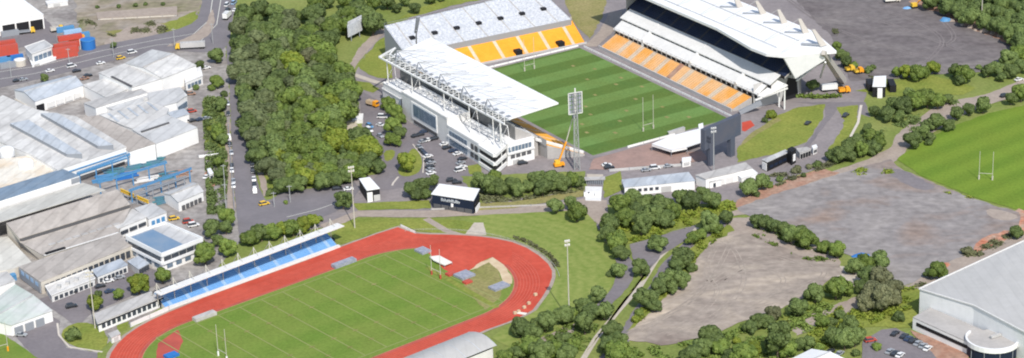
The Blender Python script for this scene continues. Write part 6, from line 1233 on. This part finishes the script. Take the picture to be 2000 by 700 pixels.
ORD = ['first', 'second', 'third', 'fourth', 'fifth', 'sixth', 'seventh', 'eighth', 'ninth', 'tenth', 'eleventh', 'twelfth', 'thirteenth', 'fourteenth', 'fifteenth', 'sixteenth', 'seventeenth', 'eighteenth', 'nineteenth', 'twentieth', 'twenty-first', 'twenty-second', 'twenty-third', 'twenty-fourth', 'twenty-fifth', 'twenty-sixth']
COLN = {'leaf_dark': 'dark green', 'leaf_olive': 'olive green', 'leaf_green': 'mid green', 'leaf_bright': 'bright yellow-green', 'leaf_brown': 'brownish', 'leaf_grey': 'grey-green'}
def row(where, group, items, default='leaf_olive', nm='tree', cat='tree', shape=None):
    for k, it in enumerate(items):
        lf = it[3] if len(it) > 3 and it[3] else default; sh = it[4] if len(it) > 4 else shape
        sh = 'bush' if it[2] < 13 and sh is None else sh; word = 'shrub' if sh == 'bush' else 'tree'  # the smallest trees of a row are also shaped and named as shrubs
        size = 'small ' if it[2] < 15 and sh != 'bush' else ('big ' if it[2] >= 26 else '')
        lab = f"{size}{COLN[lf]} {word}, {ORD[k]} {where}"
        tree(it[0], it[1], it[2], lf, lab, group, sh, nm if sh != 'bush' else 'shrub', cat if sh != 'bush' else 'shrub')
G, O, D, B, BR, GY = 'leaf_green', 'leaf_olive', 'leaf_dark', 'leaf_bright', 'leaf_brown', 'leaf_grey'
row("from the top along the street's industrial side", 'street trees on the industrial side', [(422, 110, 19, O), (388, 128, 13, D), (424, 160, 17, G), (412, 172, 12, G), (432, 205, 17, O), (438, 185, 10, D), (424, 258, 20, G), (436, 272, 14, O), (425, 318, 13, G), (430, 340, 13, O), (410, 252, 11, B), (384, 172, 9, O)])
row("from the street in the cluster by the office", 'trees by the office block', [(444, 425, 20, G), (441, 445, 15, D), (412, 446, 21, O), (443, 482, 21, G), (400, 494, 25, G), (424, 470, 14, O), (390, 478, 15, G)])
row("from the office along the workshop yard", 'trees in the workshop yard', [(317, 540, 16, G), (270, 554, 23, B), (232, 574, 13, G), (184, 590, 18, B), (193, 576, 9, D)])
row("from the left behind the blue-seated stand", 'trees behind the blue-seated stand', [(488, 462, 19, G), (510, 455, 19, O), (533, 452, 20, G), (552, 447, 17, B), (572, 446, 18, G), (592, 438, 18, B), (610, 432, 16, B), (624, 428, 10, G)])
row("along the access road from the junction", 'trees along the access road', [(527, 376, 11, O), (558, 396, 6, G, 'bush'), (670, 390, 21, O), (705, 335, 18, G), (740, 325, 17, D)])
row("from the left in the clump beside the navy building", 'dark clump by the navy building', [(804, 370, 19, D), (825, 362, 22, O), (848, 355, 14, O), (815, 380, 14, D), (832, 378, 13, O)])
tree(793, 318, 22, B, 'round bright green tree alone on the small lawn island of the club car park', None)
row("from the top between the lane and club car park", 'trees between lane and car park', [(757, 202, 17, G), (771, 218, 19, G), (783, 232, 13, G), (768, 246, 20, G), (780, 258, 17, O), (762, 270, 17, G), (775, 277, 13, G)])
row("from the left in the row below the club building", 'row of trees south of the club building', [(937, 352, 18, O), (955, 362, 23, O), (975, 366, 20, O), (965, 345, 15, G), (1000, 362, 20, O), (1012, 372, 17, O), (1030, 366, 14, O), (1050, 350, 22, O), (1060, 366, 20, D), (1078, 354, 22, O), (1097, 358, 20, O), (1115, 352, 19, G), (1130, 354, 14, O)])
row("from the left below the paved entrance gate", 'trees beside the walk', [(1086, 401, 18, O), (1126, 414, 22, G), (1114, 398, 15, O)])
row("from the gate in the clump below the long hall", 'big clump below the long hall', [(1212, 402, 24, G), (1236, 388, 22, O), (1262, 394, 22, O), (1290, 400, 23, O), (1222, 424, 22, G), (1252, 438, 24, O), (1275, 420, 24, O), (1300, 428, 20, O), (1316, 414, 18, G), (1242, 412, 20, D), (1305, 402, 16, G)])
row("from the top along the path beside the bank", 'trees along the path beside the bank', [(1189, 436, 22, O), (1184, 458, 18, O), (1207, 468, 22, G), (1200, 480, 18, G), (1214, 494, 17, O), (1208, 527, 17, O), (1194, 534, 11, D), (1252, 522, 20, O), (1286, 473, 20, O)])
row("from the left in the clump below the loading-bay hall", 'clump below the loading-bay hall', [(1330, 385, 20, O), (1352, 394, 20, D), (1392, 388, 23, O), (1372, 378, 15, O), (1384, 434, 24, O), (1418, 424, 17, D), (1400, 445, 14, G)])
row("going down between the kerbed path and tan lot", 'trees between path and tan lot', [(1352, 464, 17, G), (1368, 456, 13, G), (1332, 503, 24, O), (1322, 520, 16, D), (1350, 525, 12, O), (1304, 545, 22, O), (1330, 548, 19, O), (1288, 560, 18, D), (1312, 562, 15, O), (1262, 582, 22, O), (1278, 596, 15, D), (1248, 612, 10, G, 'bush'), (1240, 625, 9, B, 'bush'), (1196, 645, 21, O), (1208, 662, 19, O), (1186, 672, 18, D), (1205, 690, 26, G)])
row("from the left in the clump below the track bend", 'trees below the track bend', [(1016, 640, 19, D), (1038, 648, 20, O), (1064, 630, 22, O), (1046, 632, 12, O), (1102, 612, 22, O), (1120, 614, 12, G), (1138, 596, 19, O), (1168, 574, 17, O), (1156, 608, 19, D), (1180, 606, 20, O), (1142, 632, 22, O), (1102, 662, 14, O), (1092, 658, 9, D), (1035, 678, 22, G), (1012, 688, 16, O), (1058, 690, 22, O), (1088, 685, 18, G), (1108, 694, 20, O), (985, 696, 16, G), (1120, 674, 13, G)])
row("from the left between the two gravel lots", 'hedge row between the gravel lots', [(1478, 430, 17, D), (1496, 436, 16, O), (1512, 442, 17, D), (1532, 448, 16, O), (1546, 460, 20, O), (1576, 464, 23, G), (1560, 452, 15, O), (1610, 482, 14, G), (1636, 489, 19, G)])
row("from the top in the clump left of the big shed", 'dense clump left of the big shed', [(1668, 520, 19, O), (1690, 516, 20, G), (1718, 512, 21, O), (1660, 528, 12, D), (1694, 540, 19, D), (1720, 545, 26, BR), (1742, 560, 22, BR), (1700, 575, 24, BR), (1724, 585, 26, BR), (1690, 592, 18, BR), (1680, 560, 15, D), (1745, 583, 16, BR)])
row("going down along the tan lot's lower edge", 'trees along the lower edge of the tan lot', [(1633, 562, 25, G), (1652, 564, 16, G), (1592, 573, 19, O), (1578, 577, 12, D), (1558, 600, 22, O), (1510, 612, 16, BR), (1502, 630, 13, O), (1482, 628, 17, O), (1466, 640, 14, D), (1452, 640, 9, G, 'bush'), (1520, 664, 29, O, 'tall'), (1538, 682, 18, G), (1390, 662, 24, O), (1372, 678, 20, O), (1410, 676, 18, G), (1348, 690, 22, O), (1440, 668, 10, B, 'bush'), (1450, 690, 24, G), (1474, 680, 15, B), (1425, 694, 14, D)])
row("from the left above the white gabled roof", 'trees on the verge above the gabled roof', [(1580, 668, 17, O), (1562, 675, 13, D), (1606, 630, 13, G), (1624, 632, 12, O), (1640, 616, 12, O), (1660, 632, 17, O), (1648, 640, 12, O), (1628, 658, 20, D), (1650, 662, 22, O), (1670, 660, 18, O), (1600, 680, 12, G), (1672, 690, 10, O, 'bush'), (1712, 678, 10, G, 'bush')])
tree(1754, 621, 13, D, 'dark round bush alone on the lawn left of the white annex of the big shed', None, 'bush', 'shrub', 'shrub')
tree(1834, 530, 18, G, 'green tree against the upper edge of the big shed roof', None)
tree(1815, 533, 12, D, 'small dark tree just left of the green one at the shed roof edge', None)
tree(1890, 492, 13, BR, 'thin greyish half-bare tree at the shed roof edge', None, 'bush')
tree(1986, 455, 14, D, 'dark tree at the right edge above the big shed', None)
row("from the left beside the training field", 'trees above the training field', [(1783, 272, 22, D), (1803, 258, 18, O), (1818, 268, 13, O), (1829, 238, 21, O), (1852, 244, 16, O), (1812, 244, 14, D), (1868, 222, 16, O), (1893, 213, 16, D), (1920, 205, 20, O), (1815, 280, 10, D, 'bush'), (1975, 192, 17, O), (1995, 182, 22, G)])
row("from the left between the avenue and the road", 'olive row between avenue and road', [(1708, 218, 13, D), (1733, 222, 20, D), (1744, 204, 20, O), (1765, 208, 22, D), (1756, 228, 15, O), (1788, 196, 24, G), (1812, 192, 25, G), (1832, 198, 20, G), (1775, 186, 17, O), (1848, 194, 14, O)])
row("from the left in the clump at the pale kerb", 'clump at the end of the pale kerb', [(1622, 304, 14, D), (1637, 302, 19, O), (1655, 290, 20, O), (1672, 278, 22, O), (1682, 292, 18, G), (1702, 268, 21, G), (1716, 278, 22, G), (1704, 290, 17, D), (1662, 305, 14, O), (1694, 252, 14, O)])
row("from the left along the dark lot's near edge", 'trees along the near edge of the dark lot', [(1752, 141, 14, G), (1771, 138, 20, B), (1792, 144, 20, G), (1808, 140, 15, G), (1824, 131, 18, B), (1866, 140, 17, D), (1882, 144, 23, G), (1874, 156, 14, D), (1912, 132, 9, O, 'bush'), (1930, 138, 17, D), (1948, 132, 21, O), (1968, 112, 24, O), (1974, 138, 19, O), (1990, 104, 20, G), (1994, 130, 17, O), (1955, 150, 13, D)])
row("from the top behind the big grandstand's strut", 'shrubs behind the grandstand strut', [(1634, 92, 14, G), (1645, 106, 17, O), (1654, 122, 16, D), (1668, 128, 12, G), (1696, 138, 12, O), (1704, 132, 9, D)])
tree(1586, 166, 16, O, 'olive tree in the hedged corner bed before the big grandstand end', None)
row("from the left on the red dirt strip", 'scrub on the red dirt strip', [(1462, 366, 20, O), (1488, 356, 18, O), (1474, 378, 12, D), (1502, 362, 10, G, 'bush'), (1523, 350, 9, D, 'bush'), (1556, 332, 13, BR, 'bush'), (1596, 322, 11, D, 'bush'), (1580, 326, 8, BR, 'bush'), (1570, 344, 7, D, 'bush'), (1508, 226, 13, B, 'bush'), (1494, 236, 9, D, 'bush')])
tree(144, 655, 18, O, 'round olive bush alone on the looped lawn in front of the garage', None, 'bush', 'shrub', 'shrub')
tree(86, 152, 12, O, 'small tree on the roadside above the white shed at the far left', None)
tree(222, 88, 9, D, 'small dark tree on the vacant lot edge beside the main road', None)
row("from the left along the concrete foundation", 'small trees on the vacant lot', [(190, 14, 7, D, 'bush'), (232, 13, 7, D, 'bush'), (265, 11, 8, D, 'bush'), (284, 8, 7, O, 'bush'), (318, 8, 7, D, 'bush')])
row("from the left between the wood and far stand", 'trees along the top edge', [(612, 8, 20, G), (640, 2, 20, O), (672, 4, 20, G), (700, 10, 22, O), (728, 6, 20, G), (756, 4, 22, O), (775, 16, 14, D), (790, 2, 16, O), (810, 16, 16, D), (842, -2, 15, O), (862, -6, 13, G), (700, -14, 22, O), (740, -16, 22, O), (660, -16, 20, G), (620, -14, 20, O)])
# corner wood, upper right
wr = random.Random(21)
CW = [(1815, 4), (1832, -6), (1850, 12), (1868, -4), (1872, 22), (1888, 8), (1893, 34), (1906, 18), (1910, -4), (1922, 42), (1928, 22), (1936, 2), (1945, 50), (1950, 28), (1958, 8), (1966, 58), (1972, 36), (1980, 14), (1988, 64), (1994, 42), (2004, 20), (2006, 70), (1975, 70), (1992, 82), (1845, -14), (1890, -16), (1925, -16), (1965, -14), (2000, -6)]
def mass(name, spots, label, mats):
    vs, fs, ms = [], [], []
    for x, y, r in spots:
        me = CROWNS[wr.randrange(7)]; rm = r / 4.05; q = at(x, y, rm * .95); q.z = 0; R = Matrix.Rotation(wr.uniform(0, 6.28), 3, 'Z'); o = len(vs); k = wr.randrange(len(mats))
        vs += [q + R @ (v.co * rm) for v in me.vertices]; fs += [[i + o for i in p.vertices] for p in me.polygons]; ms += [k] * len(me.polygons)
    me = bpy.data.meshes.new(name); me.from_pydata(vs, [], fs)
    for m in mats: me.materials.append(M[m])
    me.polygons.foreach_set('material_index', ms); me.update()
    o = bpy.data.objects.new(name, me); COL.objects.link(o); o['kind'] = 'stuff'; o['label'] = label; o['category'] = 'wood'; return o
mass('woodland', [(x, y, wr.uniform(19, 25)) for x, y in CW], 'dense dark wood filling the upper right corner beyond the boulders', [D, O])
# the wood between the street and the stadium
def inside(x, y, P):
    c = False; j = len(P) - 1
    for i in range(len(P)):
        if (P[i][1] > y) != (P[j][1] > y) and x < (P[j][0] - P[i][0]) * (y - P[i][1]) / (P[j][1] - P[i][1]) + P[i][0]: c = not c
        j = i
    return c
WOOD = [(466, 92), (462, 40), (480, 22), (520, 14), (600, 22), (700, 18), (745, 22), (738, 40), (715, 70), (676, 66), (678, 92), (700, 96), (686, 150), (690, 195), (692, 222), (668, 232), (672, 268), (700, 262), (725, 292), (738, 320), (700, 332), (650, 352), (545, 360), (540, 328), (505, 320), (490, 292), (478, 240), (464, 170)]
pts = []; tries = 0
while tries < 30000 and len(pts) < 96:
    tries += 1; x, y = wr.uniform(455, 750), wr.uniform(5, 365)
    if not inside(x, y, WOOD) or (abs(x - 690) < 44 and 50 < y < 140): continue
    if all(((x - a) / 23.0) ** 2 + ((y - b) / 17.0) ** 2 > 1 for a, b in pts): pts.append((x, y))
lab = {GY: 'grey-green tree of the dense wood between the street and the stadium', O: 'olive green tree of the dense wood between the street and the stadium', D: 'dark tree of the dense wood between the street and the stadium', G: 'fresh green tree of the dense wood between the street and the stadium', B: 'bright yellow-green tree of the dense wood between the street and the stadium', BR: 'brownish tree of the dense wood between the street and the stadium'}
for x, y in sorted(pts, key=lambda p: p[1]):
    if y > 190 and x > 545: lf = wr.choice([G, G, G, B, B if y > 270 else G, O])
    elif 560 < x < 640 and 90 < y < 150: lf = wr.choice([B, G, G, BR])
    elif x > 600 and y < 200: lf = wr.choice([O, G, D, O, G])
    elif x < 530 and y > 150: lf = wr.choice([GY, GY, O, D, GY])
    else: lf = wr.choice([GY, O, GY, O, D])
    rr_ = wr.uniform(25, 34) if y < 300 else wr.uniform(19, 25)
    tree(x, y, rr_, lf, lab[lf], 'trees of the wood')
und = []
for _ in range(900):
    x, y = wr.uniform(455, 750), wr.uniform(5, 365)
    if inside(x, y, WOOD) and not (abs(x - 690) < 36 and 55 < y < 130) and all(((x - a) / 17) ** 2 + ((y - b) / 12) ** 2 > 1 for a, b in und) and all(((x - a) / 13) ** 2 + ((y - b) / 9) ** 2 > 1 for a, b in pts): und.append((x, y))
mass('understorey', [(x, y + 5, wr.uniform(15, 19)) for x, y in und], 'lower growth filling the gaps between the trees of the wood', [O, D, GY])
tree(580, 142, 19, D, 'single very dark round crown in the middle of the wood', 'trees of the wood')
tree(615, 165, 20, B, 'bright lime crown just right of the very dark round one in the wood', 'trees of the wood')
# ------------------------------------------------------------------ undergrowth: leaves nobody could count
def scrub(name, poly, dens, m, hmax=1.0, seed=1, s0=.25, s1=.6):
    rnd = random.Random(seed); xs = [p[0] for p in poly]; ys = [p[1] for p in poly]; mb = MB()
    A = abs(sum(poly[i][0] * poly[(i + 1) % len(poly)][1] - poly[(i + 1) % len(poly)][0] * poly[i][1] for i in range(len(poly)))) / 2
    n = int(A * dens); k = 0; cl = [(rnd.uniform(min(xs), max(xs)), rnd.uniform(min(ys), max(ys))) for _ in range(max(6, n // 90))]
    while k < n:
        cx, cy = rnd.choice(cl); x, y = cx + rnd.gauss(0, 5), cy + rnd.gauss(0, 2.5)
        if not inside(x, y, poly): 
            k += .3; continue
        q = at(x, y, 0); q.z = .2 + rnd.random() ** 2 * hmax; s = rnd.uniform(s0, s1); nn = Vector((rnd.gauss(0, .7), rnd.gauss(0, .7), 1)).normalized(); a = nn.orthogonal().normalized() * s; b = nn.cross(a).normalized() * s
        mb.poly([q - a, q - b, q + a, q + b]); k += 1
    o = obj(name, mb, m); o['kind'] = 'stuff'; o['label'] = 'low scrub and weeds on the verges'; o['category'] = 'undergrowth'; return o
scrub('undergrowth', [(1640, 600), (1700, 590), (1790, 560), (1790, 600), (1690, 640), (1600, 690), (1540, 690)], 1.0, 'leaf_bright', .9, 1)
scrub('undergrowth', [(1205, 680), (1300, 680), (1400, 660), (1500, 625), (1640, 585), (1600, 640), (1540, 690), (1500, 720), (1200, 720)], .9, 'leaf_green', 1.1, 2)
scrub('undergrowth', [(1240, 650), (1290, 590), (1370, 495), (1425, 450), (1400, 440), (1330, 500), (1240, 620)], 1.4, 'leaf_bright', .9, 3)
scrub('undergrowth', [(1200, 440), (1430, 395), (1440, 410), (1330, 450), (1220, 480)], 1.4, 'leaf_bright', .8, 4)
scrub('undergrowth', [(1480, 435), (1640, 490), (1640, 505), (1560, 485), (1470, 445)], 1.3, 'leaf_green', .6, 5)
scrub('undergrowth', [(930, 375), (1140, 360), (1140, 375), (1040, 390), (940, 400)], .8, 'leaf_brown', .6, 6)
scrub('undergrowth', [(1440, 360), (1640, 310), (1720, 290), (1600, 335), (1480, 380)], .9, 'leaf_brown', .8, 7)
scrub('undergrowth', [(395, 190), (440, 190), (446, 340), (440, 420), (405, 420), (400, 300)], 1.2, 'leaf_olive', 1.0, 8)
scrub('undergrowth', [(540, 330), (680, 300), (740, 325), (700, 350), (540, 370)], 1.3, 'leaf_bright', 1.2, 9)
scrub('undergrowth', [(1630, 310), (1850, 180), (1900, 200), (1760, 275), (1660, 320)], .7, 'leaf_olive', .7, 10)
scrub('undergrowth', [(980, 690), (1030, 655), (1150, 590), (1190, 600), (1140, 690), (1000, 720)], .8, 'leaf_green', .7, 11)

scrub('undergrowth', [(150, 45), (250, 84), (380, 50), (392, 15), (300, 40), (220, 70), (170, 36)], .5, 'leaf_brown', .6, 12)
scrub('undergrowth', [(1436, 452), (1470, 450), (1560, 495), (1640, 512), (1640, 520), (1560, 506), (1466, 460)], .9, 'leaf_green', .5, 13)
scrub('undergrowth', [(1640, 345), (1740, 308), (1765, 328), (1900, 388), (1990, 416), (1985, 424), (1890, 396), (1755, 340)], .35, 'leaf_bright', .4, 14)
scrub('undergrowth', [(1760, 556), (1860, 505), (1980, 452), (1995, 462), (1870, 525), (1790, 566)], .6, 'leaf_brown', .7, 15)
scrub('undergrowth', [(1640, 20), (1625, 60), (1660, 150), (1740, 150), (1870, 138), (1930, 140), (1930, 146), (1740, 162), (1650, 158)], .4, 'leaf_brown', .6, 16)
# ------------------------------------------------------------------ camera, sun, sky
cam = bpy.data.cameras.new('camera'); co = bpy.data.objects.new('camera', cam); COL.objects.link(co)
right = Vector((CR, SR * ST, SR * CT)); up0 = Vector((0, ST, CT)); fwd = Vector((0, CT, -ST))
right = Vector((1, 0, 0)) * CR + up0 * SR; up = up0 * CR - Vector((1, 0, 0)) * SR
co.matrix_world = Matrix(((right.x, up.x, -fwd.x, 0), (right.y, up.y, -fwd.y, 0), (right.z, up.z, -fwd.z, CAMH), (0, 0, 0, 1)))
cam.sensor_width = 36.0; cam.sensor_fit = 'HORIZONTAL'; cam.lens = FPX / 2000 * 36.0; cam.clip_start = 5; cam.clip_end = 12000
scene.camera = co
ELEV, AZ = math.radians(47), math.radians(104)          # shadows run to AZ (counter-clockwise from +X)
sdir = Vector((math.cos(AZ) * math.cos(ELEV), math.sin(AZ) * math.cos(ELEV), -math.sin(ELEV)))
sl = bpy.data.lights.new('sun', 'SUN'); sl.energy = 3.7; sl.angle = math.radians(0.53); sl.color = (1.0, 0.95, 0.88)
so = bpy.data.objects.new('sun', sl); COL.objects.link(so); so.rotation_euler = sdir.to_track_quat('-Z', 'Y').to_euler(); so.location = (0, 600, 600)
w = bpy.data.worlds.new('World'); scene.world = w; w.use_nodes = True
nt = w.node_tree; bg = nt.nodes['Background']; sk = nt.nodes.new('ShaderNodeTexSky'); sk.sky_type = 'NISHITA'; sk.sun_disc = False
sk.sun_elevation = ELEV; sk.sun_rotation = math.atan2(-sdir.x, -sdir.y); sk.altitude = 100; sk.air_density = 1.2; sk.dust_density = 1.5
nt.links.new(sk.outputs['Color'], bg.inputs['Color']); bg.inputs['Strength'].default_value = 0.135
vs = scene.view_settings; scene.display_settings.display_device = 'sRGB'; vs.view_transform = 'Standard'; vs.look = 'None'; vs.exposure = 0.22; vs.gamma = 1.0
try: vs.use_curve_mapping = False
except Exception: pass
scene.render.engine = 'CYCLES'; scene.cycles.max_bounces = 4; scene.cycles.diffuse_bounces = 2; scene.cycles.use_denoising = True
scene.cycles.filter_width = 2.0
